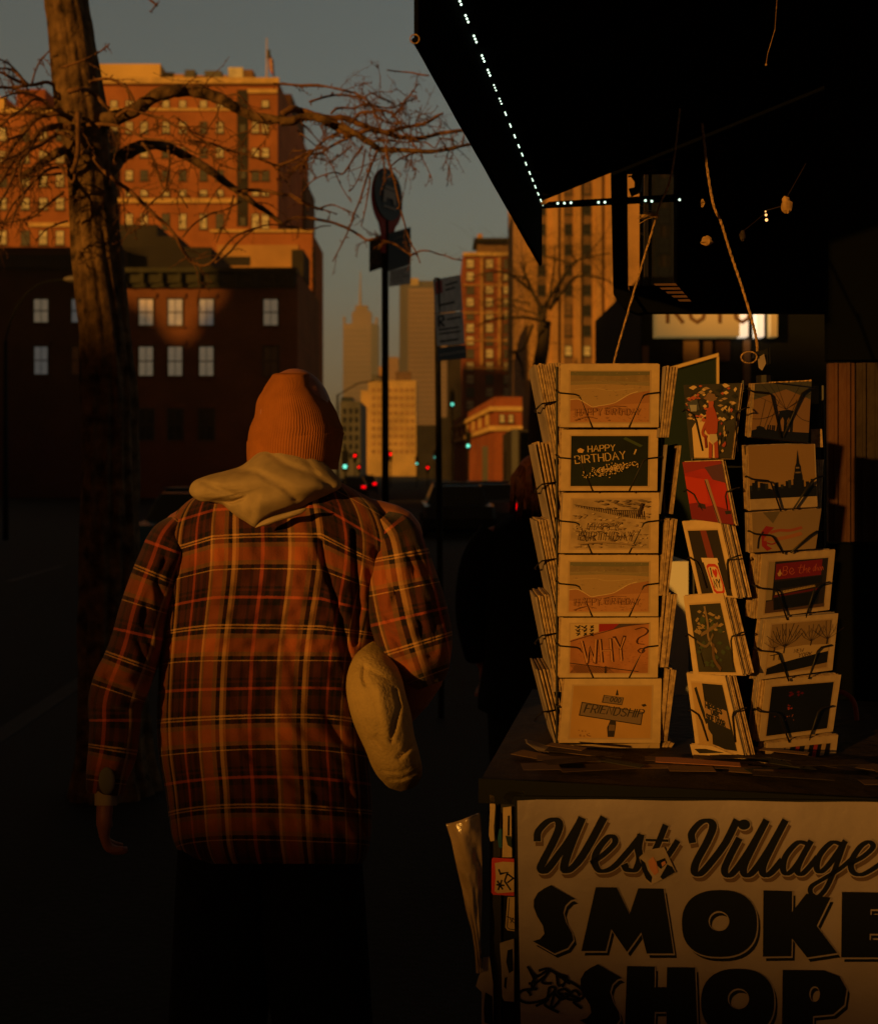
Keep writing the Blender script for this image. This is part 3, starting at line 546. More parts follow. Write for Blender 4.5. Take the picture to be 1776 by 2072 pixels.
# ------------------------------------------------------------------ smoke shop sign
SO = ct(.055, -.012, 0); SN = KA
def sg(u, v, d=0): return hit(u, v, SO - KA*d, SN)
Z6 = lambda x, y: (1208.8 + x*.3194, 1554.2 + y*.3194)
Z5 = lambda x, y: (880.7 + x*.29173, 1467.8 + y*.29173)
sign = thing('shop_sign', 'large pale smoke shop sign with script and block letters on the counter front', 'sign', (.45, 1.7, .45))
o = MB(); rows = []
ed = [(1046,1620),(1100,1615),(1400,1617),(1776,1624),(2100,1630),(2100,2500),(1063,2500),(1053,2072),(1050,1900)]
o.poly([(1046,1620)]+[(1046+k*44, 1616.5+k*.42+math.sin(k*1.1)*.9) for k in range(1,24)]+[(2100,2500),(1063,2500),(1053,2072),(1049,1850)], lambda a, b: sg(a, b, .004))
panel = o.build('panel', M['sign'], sign)
o = MB(); q = [sg(1040,1611), sg(2110,1624), sg(2110,2510), sg(1058,2510)]; o.slab([q[3], q[2], q[1], q[0]], KA*.008); o.build('backing_frame', M['black'], sign)
def S(pts, f): return [f(*p) for p in pts]
scr = []                                                                # script strokes, smoothed
scr += [S([(705,790),(712,735),(775,668),(835,655),(858,700),(820,800),(755,925),(728,990),(765,1008),(850,900),(930,790),(1010,655)], Z5), S([(1010,655),(930,850),(890,985),(925,1005),(1000,930),(1080,800),(1160,650)], Z5),
        S([(1085,950),(1160,900),(1240,820),(1235,775),(1190,780),(1115,880),(1105,960),(1145,1010),(1230,985),(1330,880),(1420,770)], Z5), S([(1420,770),(1405,850),(1415,930),(1385,1000),(1330,1000),(1312,975)], Z5), S([(1400,990),(1480,920),(1510,880)], Z5)]
scr += [S([(425,370),(385,470),(345,560),(345,610),(390,615),(450,545),(500,468)], Z6)]
scr += [S([(598,462),(595,410),(650,345),(705,335),(728,375),(690,470),(625,590),(612,655),(650,668),(730,580),(810,470),(875,340)], Z6), S([(890,455),(835,560),(802,640),(818,678),(860,660),(960,520),(1062,340)], Z6),
        S([(1062,340),(980,500),(922,630),(938,678),(985,655),(1080,520),(1182,340)], Z6), S([(1182,340),(1100,500),(1042,630),(1058,678),(1100,660),(1160,590)], Z6),
        S([(1325,480),(1265,472),(1190,555),(1172,640),(1205,668),(1270,600),(1345,470)], Z6), S([(1345,470),(1295,560),(1262,645),(1290,672),(1340,625),(1385,570)], Z6),
        S([(1540,482),(1480,472),(1405,550),(1385,630),(1415,655),(1480,590),(1562,470)], Z6), S([(1562,470),(1500,640),(1445,760),(1395,812),(1350,795),(1352,750),(1430,700),(1530,640),(1600,580)], Z6),
        S([(1590,610),(1680,560),(1742,500),(1715,468),(1660,500),(1605,590),(1612,655),(1665,675),(1740,640),(1850,560)], Z6)]
scw = [16,17,14,15,7,13,16,15,15,15,13,13,13,11,13]
def script(dx, dy, extra, d, m, nm):
    o = MB()
    for i, s_ in enumerate(scr):
        P = catmull(s_, 5); n = len(P); w0 = scw[i]; ws = []
        for k in range(n):
            a = P[max(k-1,0)]; b = P[min(k+1,n-1)]; up_ = abs(b[1]-a[1])/(math.hypot(b[0]-a[0], b[1]-a[1])+1e-6); down = (b[1]-a[1]) > 0
            ws.append(w0*(.5 + .5*up_*(1.0 if down or k > n*.6 else .8)) + extra)
        o.ribbon([(x+dx, y+dy) for x, y in P], ws, lambda a, b, i=i: sg(a, b, d + i*.00003))
    o.ribbon([(Z6(308,456)[0]+dx, Z6(308,456)[1]+dy), (Z6(442,460)[0]+dx, Z6(442,460)[1]+dy)], 5+extra, lambda a, b: sg(a, b, d+.0006))
    c = Z6(925,358); o.poly(ell(c[0]+dx, c[1]+dy, 12.5+extra/2, 10.5+extra/2, 20), lambda a, b: sg(a, b, d+.0006))
    return o.build(nm, M[m], panel)
script(4.5, 9, 1.5, .0048, 'inkb', 'script_shadow'); script(0, 0, 4.5, .0056, 'sign', 'script_outline'); script(0, 0, 0, .0064, 'ink', 'script_lettering')
Sx = [(800,1108),(870,1150),(968,1205),(935,1215),(900,1250),(885,1300),(905,1370),(945,1440),(955,1490),(915,1545),(825,1582),(675,1497),(725,1482),(755,1445),(745,1390),(705,1325),(680,1260),(682,1210),(710,1160),(755,1130)]
letters = [(S(Sx, Z5), []), ([(1204.6,1795.3),(1247,1796),(1273,1850),(1290.3,1797.6),(1341.4,1798.5),(1362,1929.5),(1307.8,1929.5),(1296.6,1886.4),(1267.9,1926.3),(1236,1880),(1225,1924.5),(1175.5,1924.5)], []),
  (S(ell(770,985,238,212,40,2.4), Z6), [S(ell(766,970,66,64,24), Z6)]), (S([(1048,775),(1230,780),(1228,912),(1320,795),(1472,822),(1385,1000),(1515,1172),(1325,1200),(1228,1078),(1225,1192),(1045,1195)], Z6), []),
  (S([(1545,785),(1900,790),(1900,895),(1725,895),(1725,930),(1880,930),(1880,1050),(1720,1050),(1720,1090),(1900,1090),(1900,1200),(1540,1200)], Z6), []),
  (S([(x+325, y+548) for x, y in Sx], Z5), []), (S([(185,1255),(360,1258),(358,1390),(436,1390),(438,1262),(615,1265),(632,1690),(436,1690),(434,1545),(360,1545),(355,1690),(170,1690)], Z6), []),
  (S(ell(885,1482,232,210,40,2.4), Z6), [S(ell(890,1462,68,66,24), Z6)]), (S([(1170,1280),(1430,1282),(1530,1320),(1575,1400),(1560,1500),(1490,1560),(1362,1572),(1360,1700),(1165,1700)], Z6), [S(ell(1372,1432,34,50,18), Z6)])]
def blocks(dx, dy, grow, d, m, nm, holes=True):
    o = MB()
    for j, (P, H) in enumerate(letters):
        cx = sum(p[0] for p in P)/len(P); cy = sum(p[1] for p in P)/len(P)
        def G(pts, g):
            a_ = 0; n = len(pts); res = []
            area = sum(pts[i][0]*pts[(i+1)%n][1]-pts[(i+1)%n][0]*pts[i][1] for i in range(n)); sgn = 1 if area > 0 else -1
            for i in range(n):
                p0, p1, p2 = Vector(pts[i-1]), Vector(pts[i]), Vector(pts[(i+1)%n]); d1 = (p1-p0).normalized(); d2 = (p2-p1).normalized()
                n1 = Vector((d1.y,-d1.x)); n2 = Vector((d2.y,-d2.x)); mm = (n1+n2); mm = mm.normalized() if mm.length > .2 else n1
                res.append(tuple(p1 + mm*g*sgn/max(.5, mm.dot(n1))))
            return [(x+dx, y+dy) for x, y in res]
        o.poly(G(P, grow), lambda a, b, j=j: sg(a, b, d + j*.00002), [G(h_, -grow) for h_ in H] if holes else [])
    return o.build(nm, M[m], panel)
blocks(6.5, 9, 0, .0050, 'ink', 'block_shadow'); blocks(1.2, 1.6, 1.6, .0058, 'sign', 'block_outline'); blocks(0, 0, 0, .0068, 'ink', 'block_lettering')
tg = MB()
for i, s_ in enumerate([[(640,1675),(700,1740),(790,1700),(900,1760),(1010,1830),(1020,1890),(930,1900),(850,1850),(900,1830),(950,1880)],[(700,1740),(665,1800),(700,1830)],[(790,1700),(740,1780),(800,1790)],[(760,1740),(720,1770),(690,1790)],[(840,1720),(850,1800),(880,1800)],[(860,1730),(910,1750),(880,1810)],[(690,1830),(600,1840),(572,1890),(640,1925),(760,1900),(830,1830),(790,1820),(770,1900),(700,1945)],[(830,1830),(800,1960),(850,1920),(880,1860)],[(640,1840),(660,1870)],[(650,1790),(660,1790)],[(900,1860),(1000,1900),(960,1920),(1010,1960)],[(780,1900),(760,1940),(850,1990)],[(720,1700),(780,1690),(860,1740),(930,1790)],[(655,1700),(690,1790),(640,1850)],[(820,1850),(880,1900),(960,1840),(1000,1870)]]):
    tg.ribbon(catmull(S(s_, Z5), 5), 5.2, lambda a, b, i=i: sg(a, b, .0078 + i*.00005))
tag(tg.build('graffiti_tag', M['ink'], panel), 'black marker scrawl in the lower left corner of the sign')
ts = thing('torn_sticker', 'torn postcard sticker stuck over the letter t of the sign', 'sticker', sg(1335,1745,.01))
o = MB(); o.poly(S([(262,565),(310,520),(420,500),(495,660),(400,710),(335,742),(300,700)], Z6), lambda a, b: sg(a, b, .0085)); o.build('sheet', M['cardback'], ts)
random.seed(9)
for m_, nm in (('ink','dark_print'),('orangep','orange_print')):
    o = MB(); k = 0
    if True:
        P_ = ([(268,572),(300,600),(318,650),(345,690),(338,728),(304,700),(280,640)], [(372,590),(425,570),(440,600),(400,640),(378,620)], [(395,690),(440,610),(470,625),(490,660),(410,705)]) if m_ == 'ink' else ([(318,590),(350,560),(372,600),(385,660),(360,680),(330,640)], [(402,600),(425,588),(430,606),(408,625)])
        for k, x_y in enumerate(P_): o.poly(S(x_y, Z6), lambda a, b, k=k: sg(a, b, .0088+k*.00006+(0 if m_=='ink' else .0007)))
    if m_ == 'orangep': M['orangep'] = mat('orange print', (.4,.16,.08), .6)
    o.build(nm, M[m_], ts)
# stickers on the counter face, left of the sign
def sticker(label, pts, m, art=(), f=Z5, d=-.004):
    t_ = thing('sticker', label, 'sticker', sg(*f(*pts[0])), 'stickers on the counter front')
    o = MB(); o.poly(S(pts, f), lambda a, b: sg(a, b, d)); o.build('sheet', M[m], t_)
    for i, (mm, w, pp) in enumerate(art):
        o = MB()
        for j, p_ in enumerate(pp): 
            (o.ribbon(S(p_, f), w, lambda a, b, j=j: sg(a, b, d+.0005+i*.0002+j*.00004)) if w else o.poly(S(p_, f), lambda a, b, j=j: sg(a, b, d+.0005+i*.0002+j*.00004)))
        o.build('print', M[mm], t_)
sticker('orange bordered label with a black handwritten tag', [(390,925),(400,918),(545,925),(545,1182),(400,1175),(388,1160)], 'red', [('paper',0,[[(412,955),(470,945),(545,950),(545,1155),(430,1165),(410,1150),(418,1050)]]),('ink',3.4,[[(440,1000),(450,1030),(500,1020),(480,1080),(520,1140)],[(500,1030),(540,1060),(500,1090)],[(430,1080),(465,1135)],[(460,1075),(435,1140)],[(425,1105),(475,1110)]])])
sticker('tall pale worn sticker with a black stroke above the orange label', [(468,570),(525,562),(530,915),(462,915),(468,760)], 'paper', [('ink',4,[[(508,630),(506,760)]]),('green',0,[[(485,765),(525,770),(530,850),(500,830)]])])
sticker('pale torn paper strip at the top of the counter front', [(375,480),(405,490),(415,560),(405,700),(408,800),(380,805),(370,760),(378,600)], 'paper')
sticker('teal sticker scrap between the pale stickers', [(440,720),(460,715),(462,850),(440,850),(430,790)], 'carblue')
sticker('white rounded sticker with black lines under the orange label', [(500,1190),(548,1190),(548,1428),(500,1422),(484,1400),(492,1300)], 'paper', [('ink',1.6,[[(512,1200),(505,1300),(497,1400),(510,1412),(548,1418)],[(515,1340),(545,1370)],[(520,1370),(540,1335)],[(495,1325),(545,1345)]])])
sticker('stained pale sticker low on the counter front', [(445,1510),(490,1495),(545,1480),(545,1918),(475,1912),(462,1880),(458,1700)], 'cardback', [('ink',0,[[(500,1560),(535,1550),(540,1700),(510,1720),(490,1640)],[(480,1750),(498,1745),(490,1830),(475,1810)]])])
sticker('brown torn tape along the counter corner at the bottom', [(330,1610),(375,1605),(400,1790),(402,2200),(318,2200),(320,1850),(280,1810),(300,1740),(322,1700)], 'cardback', [('ink',0,[[(345,1850),(395,1880),(400,2080),(340,2060),(335,1960)]])])
sticker('ragged torn paper over the top left corner of the sign', [(470,500),(500,460),(610,458),(620,475),(560,482),(530,510),(525,545),(490,520)], 'cardback')
# plastic wrapped bundle hanging at the left of the counter
bl = thing('plastic_wrapped_roll', 'clear plastic wrapped paper cone hanging left of the counter', 'bundle', W(940,1660,1.78))
o = MB(); N_, K_ = 46, 26; vs_ = []; random.seed(21)
Lft = [(75,690),(110,800),(150,1000),(185,1140),(210,1280),(250,1420),(280,1560),(295,1720)]; Rgt = [(312,612),(322,800),(326,1000),(326,1140),(322,1280),(318,1420),(314,1560),(308,1720)]
for i in range(N_+1):
    t = i/N_*(len(Lft)-1); k = min(int(t), len(Lft)-2); fr_ = t-k
    l = Z5(*(Lft[k][j]*(1-fr_)+Lft[k+1][j]*fr_ for j in (0,1))); r = Z5(*(Rgt[k][j]*(1-fr_)+Rgt[k+1][j]*fr_ for j in (0,1)))
    for j in range(K_+1):
        s_ = j/K_; u = l[0]*(1-s_)+r[0]*s_; v = l[1]*(1-s_)+r[1]*s_
        Yd = 1.78 - .016*math.sin(math.pi*s_)*(1-i/N_*.6) + .0022*math.sin(7*s_+i*.11+1.3*math.sin(i*.23)) + .0016*math.sin(15*s_-i*.31+2*math.sin(i*.17+s_*3)) + .0010*abs(math.sin(i*.43+s_*4+math.sin(s_*9))) + random.uniform(-.0003,.0003)
        vs_.append(W(u, v, Yd))
o.add(vs_, [(i*(K_+1)+j, (i+1)*(K_+1)+j, (i+1)*(K_+1)+j+1, i*(K_+1)+j+1) for i in range(N_) for j in range(K_)])
b_ = o.build('wrap', M['plastic'], bl, True); sm = b_.modifiers.new('s', 'SOLIDIFY'); sm.thickness = .004
# clutter on the counter top
random.seed(13)
for k in range(44):
    s_, t_ = random.uniform(.05,.85), random.uniform(.015,.17); a = random.uniform(-.5,.5); w, h_ = random.uniform(.05,.14), random.uniform(.02,.05); z = 1.1355 + k*.0006
    c = ct(s_, t_, z); e1 = (KB*math.cos(a)+KA*math.sin(a))*w/2; e2 = (KA*math.cos(a)-KB*math.sin(a))*h_/2
    o = MB(); o.slab([c-e1-e2, c+e1-e2, c+e1+e2*random.uniform(.6,1.2), c-e1+e2], UP*.0006)
    tint_ = random.choice(['wood','brownstone','inkb','wood','darkstone']); 
    tag(o.build('loose_paper', M[tint_]), 'worn paper scrap among the litter on the counter top', 'paper', 'paper scraps littering the counter top')
o = MB(); c = ct(.27,.045,1.162); o.slab([c, c+KB*.13-KA*.004, c+KB*.13+KA*.02, c+KB*.03+KA*.035, c+KA*.03], UP*.0008); lf = o.build('leaflet', M['orangep']); tag(lf, 'orange printed leaflet lying at the front of the counter top', 'leaflet')
for k in range(8):
    s_ = .02+k*.006
o = MB()
for k in range(5): q = W(1064+k*5,1504+k*1.5,1.98); o.slab([q, W(1092+k*8,1523,1.95), W(1096+k*8,1523,1.95), q+Vector((.003,0,.0005))], (0,.03,0))
tag(o.build('card_fan', M['cardback']), 'fan of bent grey cards at the foot of the left card rack', 'card')
# ------------------------------------------------------------------ card racks
CM = {}
def cm(c, var=0, scale=60, rough=.5):
    key = (c, var, scale)
    if key not in CM: CM[key] = mat('print colour', (c[0]*.86, c[1]*.78, c[2]*.68), rough, var, scale, spec=.25)
    return CM[key]
INK = (.01,.012,.012)
class Card:
    """a card face: 4 corners TL,TR,BR,BL; mapping of (x 0..1, y 0..1 downwards) to 3D, lifted d off the face"""
    def __init__(s, q):
        s.q = [Vector(p) for p in q]; s.n = (s.q[1]-s.q[0]).cross(s.q[3]-s.q[0]).normalized()
        if s.n.y > 0: s.n = -s.n
    def __call__(s, x, y, d=0):
        tl, tr, br, bl = s.q; return (tl*(1-x)+tr*x)*(1-y) + (bl*(1-x)+br*x)*y + s.n*d
random.seed(31)
def card_stack(label, q, n, art=None, margin=(.09,.1,.09,.1), base=None, fan=.0011, drift=(0,0,0), group='card stacks in the wire racks', jit=.0015, portrait=False, face='paper'):
    """n cards; the front one is its own part, with the printed picture on it"""
    c = Card(q); root = thing('card_stack', label, 'cards', (sum((Vector(p) for p in q), Vector())/4), group)
    o = MB(); o.slab([c(0,0), c(0,1), c(1,1), c(1,0)], -c.n*.0006); fc = o.build('front_card', M[face], root)
    if n > 1:
        o = MB()
        for k in range(1, n):
            sh_ = -c.n*(fan*k+.0004*random.random()) + Vector(drift)*k; jx = random.uniform(-jit, jit); jy = random.uniform(-jit, jit)
            ex = (c.q[1]-c.q[0]).normalized()*jx; ey = (c.q[0]-c.q[3]).normalized()*jy
            o.mi = 0 if random.random() < .8 else 1
            o.slab([p+sh_+ex+ey for p in (c(0,0), c(0,1), c(1,1), c(1,0))], -c.n*fan*.62)
        o.build('cards_behind', [M['paper2'], M['cardback']], root)
    if base:
        L, T, R_, B = margin
        if L > .05: o = MB(); o.add([c(L-.018,T-.022,.0001), c(1-R_+.018,T-.022,.0001), c(1-R_+.018,1-B+.022,.0001), c(L-.018,1-B+.022,.0001)], [(0,3,2,1)]); o.build('inner_border', cm((.44,.33,.19)), fc)
        o = MB(); o.add([c(L,T,.0002), c(1-R_,T,.0002), c(1-R_,1-B,.0002), c(L,1-B,.0002)], [(0,3,2,1)]); pic = o.build('picture', base, fc)
        if art:
            f = lambda x, y, d=0: c(L+(1-L-R_)*x, T+(1-T-B)*y, .0004+d)
            by = {}
            for i, (col_, kind, w, pts) in enumerate(art):
                by.setdefault(col_, []).append((i, kind, w, pts))
            for ci, (col_, ops) in enumerate(by.items()):
                o = MB()
                for i, kind, w, pts in ops:
                    d = i*.000025
                    g_ = lambda a, b, e=0, d=d: f(a, b, d+e)
                    if kind == 'p': o.poly(pts, g_)
                    elif kind == 's': o.ribbon(pts, w, g_)
                    elif kind == 'c': o.ribbon(catmull(pts, 5), w, g_)
                    elif kind == 't':
                        s_, x, y, h, sx, rot = pts
                        text(o, s_, x, y, h, w, lambda a, b, k=0: f(a, b, d+k), sx, .22, .05, rot, .05)
                o.build('print', cm(col_) if not isinstance(col_, str) else M[col_], pic)
    return root, c
def specks(n, x0, x1, y0, y1, r, seed=0, asp=1.0):
    random.seed(seed); out_ = []
    for _ in range(n):
        x, y = random.uniform(x0,x1), random.uniform(y0,y1); a = random.uniform(.5,1.3)*r; b = random.uniform(.5,1.3)*r*asp
        out_.append([(x-a,y),(x,y-b),(x+a,y+random.uniform(-b,b)*.3),(x,y+b)])
    return out_
def beach(seed):
    SEA, SEA2, FOAM, SAND, WET, DK = (.19,.17,.10), (.15,.15,.10), (.62,.5,.28), (.42,.22,.10), (.34,.17,.08), (.17,.075,.04)
    a = [(SEA2,'p',0,[(0,0),(1,0),(1,.07),(.6,.09),(0,.08)]), ((.25,.21,.12),'p',0,[(0,.2),(.5,.18),(1,.22),(1,.28),(0,.3)]), ((.36,.26,.13),'p',0,[(0,.27),(.4,.25),(.8,.27),(1,.29),(1,.42),(.82,.45),(.6,.58),(.45,.66),(.3,.7),(.22,.63),(.1,.55),(0,.56)]),
         (WET,'p',0,[(0,.56),(.1,.55),(.22,.63),(.3,.7),(.45,.66),(.6,.58),(.75,.45),(1,.38),(1,1),(0,1)]), (SAND,'p',0,[(0,.78),(.3,.75),(.6,.66),(1,.62),(1,1),(0,1)]),
         (FOAM,'c',.012,[(0,.56),(.1,.55),(.2,.63),(.28,.70),(.36,.68),(.45,.66),(.56,.62),(.64,.55),(.75,.45),(.85,.4)]), ((.3,.24,.14),'c',.010,[(0,.22),(.3,.2),(.55,.24),(1,.2)]), ((.5,.4,.22),'c',.007,[(.05,.36),(.3,.33),(.5,.38),(.8,.34)])]
    for s_ in specks(90, .02,.98,.02,.55,.012, seed, .35): a.append(((.42,.34,.2) if random.random()<.5 else (.17,.15,.1),'p',0,s_))
    for s_ in specks(60, .02,.98,.74,.98,.010, seed+1, .5): a.append((DK,'p',0,s_))
    a += [((.22,.10,.05),'t',.009,('HAPPY',.06,.88,.14,.58,-.04)), ((.22,.10,.05),'t',.009,('BIRTHDAY',.43,.85,.125,.58,.03)), (DK,'c',.01,[(.05,.97),(.2,.9),(.32,.93)]), (DK,'c',.008,[(.42,.74),(.55,.69),(.7,.7)])]
    return a
def dark_birthday():
    Y_ = (.55,.42,.2); a = [(Y_,'t',.013,('HAPPY',.22,.32,.12,.73,-.07)), (Y_,'t',.014,('BIRTHDAY',.06,.55,.15,.73,-.14)), (Y_,'t',.02,('!',.82,.36,.09,1,.2)), ((.6,.4,.15),'p',0,[(.08,.28),(.12,.24),(.17,.28),(.15,.34),(.09,.33)]), ((.05,.08,.03),'c',.05,[(.7,.05),(.9,.2)])]
    random.seed(4)
    for _ in range(230):
        x = min(.86, max(.12, random.gauss(.5,.16))); y = .76-(x-.2)*.28 + random.gauss(0,.045); r = .0085; a.append(((.66,.5,.25),'p',0,[(x-r,y),(x,y-r*1.5),(x+r,y),(x,y+r*1.5)]))
    return a
def fence_card():
    D_, G = (.06,.04,.03), (.30,.22,.13); a = []
    for s_ in specks(150, .02,.98,.3,.98,.03, 6, .6): a.append((random.choice([G,(.5,.4,.26),(.22,.16,.1)]),'p',0,s_))
    for s_ in specks(30, .3,.98,.03,.2,.05, 8, .4): a.append(((.17,.13,.09),'p',0,s_))
    for k in range(30):
        t = k/29; x = .04+.86*t**.9; y = .13+.12*math.sin(t*1.7); h = .035+.13*t; a.append((D_,'s',.008+.008*t,[(x,y),(x+.012,y+h)]))
    a += [(D_,'c',.008,[(.02,.12),(.3,.19),(.6,.24),(.9,.22)]), (D_,'s',.03,[(.9,.1),(.84,.36)]), ((.12,.085,.055),'t',.011,('HAPPY',.2,.62,.13,.76,.02)), ((.12,.085,.055),'t',.013,('BIRTHDAY',.09,.83,.17,.68,.03)), (G,'c',.03,[(.1,.92),(.4,.88),(.8,.93)])]
    return a
def why_card():
    B_, D_ = (.36,.15,.06), (.09,.035,.02); a = [((.5,.38,.2),'p',0,[(0,0),(.36,0),(.36,.16),(0,.33)]), ((.28,.02,.015),'p',0,[(.36,0),(.62,0),(.58,.1),(.36,.17)]), ((.07,.05,.05),'p',0,[(.62,0),(.98,0),(.7,.06),(.55,.1)]), (D_,'c',.016,[(0,.36),(.2,.26),(.4,.18),(.7,.05),(1,0)])]
    random.seed(3)
    for i in range(3):
        for j in range(3): a.append((INK,'s',.014,[(.06+i*.085+random.uniform(-.02,.03),.04+j*.075),(.11+i*.085,.08+j*.075+random.uniform(-.02,.02))])); a.append((INK,'s',.011,[(.11+i*.085,.03+j*.075),(.08+i*.085,.09+j*.075)]))
    a += [(D_,'t',.034,('WHY',.17,.80,.46,.48,-.12)), ((.50,.26,.11),'t',.021,('WHY',.17,.80,.46,.48,-.12)), (D_,'c',.014,[(.82,.12),(.92,.08),(.98,.14),(.95,.22),(.86,.3),(.85,.4),(.93,.42)]), (D_,'c',.011,[(.9,.5),(.86,.55),(.9,.6),(.94,.55),(.9,.5)]),
          (INK,'s',.014,[(0,.8),(.45,.89),(.86,.97)]), (INK,'s',.016,[(.45,.87),(.45,1)])]
    for k in range(14): a.append(((.12,.06,.03),'s',.005,[(k*.035,.83+k*.004),(k*.035+.1,1)])); a.append(((.12,.06,.03),'s',.005,[(k*.035+.08,.83+k*.004),(max(0,k*.035-.06),1)]))
    for s_ in specks(70, .1,.98,.35,.85,.02, 5, .3): a.append(((.29,.115,.045),'p',0,s_))
    a = a[:4] + a[-70:] + a[4:-70]
    return a
def friendship():
    G, D_ = (.20,.15,.11), (.03,.025,.02); a = [(D_,'p',0,[(.55,.10),(.56,.06),(.57,.10),(.58,.18),(.54,.18)]), (D_,'p',0,[(.39,.17),(.65,.22),(.63,.37),(.37,.32)]), (G,'p',0,[(.40,.18),(.64,.225),(.625,.355),(.385,.31)]), (D_,'t',.010,('-',.41,.275,.1,.7,.12)), (D_,'t',.011,('000',.47,.305,.095,.65,.12)),
      (D_,'p',0,[(.115,.305),(.9,.50),(.88,.755),(.09,.57)]), (G,'p',0,[(.125,.325),(.888,.51),(.87,.735),(.105,.555)]), (D_,'t',.016,('FRIENDSHIP',.155,.50,.155,.70,.155)), (D_,'p',0,[(.49,.66),(.56,.67),(.565,.74),(.55,.98),(.47,.98),(.455,.8)]), ((.16,.11,.07),'p',0,[(.48,.74),(.555,.75),(.55,.86),(.475,.86)])]
    for s_ in specks(12,.1,.25,.85,.97,.015,2): a.append(((.3,.17,.06),'p',0,s_))
    a.append((D_,'p',0,[(.87,.36),(.92,.34),(.94,.38),(.9,.40)])); return a
rk1 = thing('card_rack', 'left spinning wire rack of birthday and photo cards on the counter', 'card rack', W(1233,1525,2.1))
FACE = [(737,864,2.0),(868,993,2.0),(996,1119,2.0),(1123,1247,2.0),(1249,1371,2.0),(1373,1503,1.995),(1508,1532,1.99)]
info = [('topmost front card of the left rack, pale beach with happy birthday in the sand', beach(1), cm((.26,.2,.11), .2), None), ('dark green card with yellow happy birthday letters and dots', dark_birthday(), cm((.012,.02,.01), .5, 12), None),
  ('sandy card with a dune fence and happy birthday written in sand', fence_card(), cm((.4,.31,.19), .35, 30), None), ('beach birthday card in the middle of the left rack under the fence card', beach(5), cm((.24,.19,.11), .2), None),
  ('red brown card with the word why painted on a wall', why_card(), cm((.40,.18,.075), .3, 25), None), ('yellow card with a street sign reading friendship', friendship(), cm((.48,.30,.10), .2, 10), None), ('lowest front card of the left rack, mostly hidden behind the counter', None, cm((.35,.28,.2)), None)]
offs = [(1134,1334,1133,1332),(1136,1331,1134,1329),(1139,1333,1133,1331),(1133,1332,1130,1331),(1135,1332,1132,1330),(1142,1338,1131,1335),(1136,1334,1134,1334)]
for i, ((v0, v1, Y), (lb, art, base, _), (a, b, c_, d_)) in enumerate(zip(FACE, info, offs)):
    sl_ = (0, 0, -1, 1, -2, 1, -8)[i]
    q = [W(a, v0, Y+.014), W(b, v0+sl_*.8, Y+.014), W(d_, v1+ (0 if i < 5 else sl_*.3), Y-.004), W(c_, v1, Y-.004)]
    card_stack(lb, q, 7, art, (.10,.115,.10,.075), base, .0013, (-.0003,0,.0004))
random.seed(12)
lefts = [(735,929,11),(893,1089,7),(1050,1240,6),(1203,1400,6),(1354,1512,5)]
for i, (v0, v1, n) in enumerate(lefts):
    t_ = thing('card_stack', ['topmost stack seen edge on at the left side of the left rack','second stack from the top seen edge on at the left side of the left rack','middle stack seen edge on at the left side of the left rack','fourth stack from the top seen edge on at the left side of the left rack','lowest stack seen edge on at the left side of the left rack'][i], 'cards', W(1100,v1,2.05), 'card stacks in the wire racks')
    o = MB(); tw = {11:(1080,1132),7:(1079,1124),6:(1082,1112)}.get(n,(1083,1112)); bw = 38 if i < 4 else 40
    for k in range(n):
        u = tw[0] + (tw[1]-tw[0])*(k/(n-1)); ub = u + bw - (2*k/n); vt_ = v0 + random.uniform(-2.5,2.5) + (1-k/n)*3; y0 = 2.03 + random.uniform(-.002,.002)
        a, b = W(u, vt_, y0), W(ub, v1, y0); th = Vector((.0036,0,0)); dp = Vector((0,.125,0)); o.mi = 0 if k else 1
        o.slab([a, a+dp, b+dp, b], th)
    o.build('cards_edge_on', [M['paper2'], M['cardback']], t_)
rights = [(740,885,1343,1367,5),(898,1040,1346,1374,2),(1050,1205,1346,1366,6),(1200,1350,1342,1366,6),(1352,1500,1346,1364,5),(1500,1530,1344,1360,5)]
for i, (v0, v1, ua, ub_, n) in enumerate(rights):
    t_ = thing('card_stack', ['topmost stack at the right side of the left rack','second stack from the top at the right side of the left rack, brown print','third stack from the top at the right side of the left rack','fourth stack from the top at the right side of the left rack','fifth stack from the top at the right side of the left rack','bottom stack at the right side of the left rack above the counter'][i], 'cards', W(1350,v1,2.05), 'card stacks in the wire racks')
    o = MB()
    for k in range(n):
        u = ua + (ub_-ua)*(k/(n-1)); y0 = 2.003 + random.uniform(-.002,.002); a, b = W(u, v0 + random.uniform(-2,2)+(k/n)*3, y0), W(u-14-(k*6/n), v1, y0); o.mi = 1 if k == 0 and i < 2 else 0
        dp = Vector((.004 if k else .004,.125,0))
        o.slab([a, b, b+dp, a+dp], Vector((.0034,0,0)))
        if n == 2: 
            o.mi = 1; o.slab([W(1338, v0+6, 2.05), W(1348, v1, 2.05), W(1353, v1, 2.05), W(1370, v0, 2.05)], (0,.001,0))
    o.build('cards_edge_on', [M['paper2'], M['cardback']], t_)
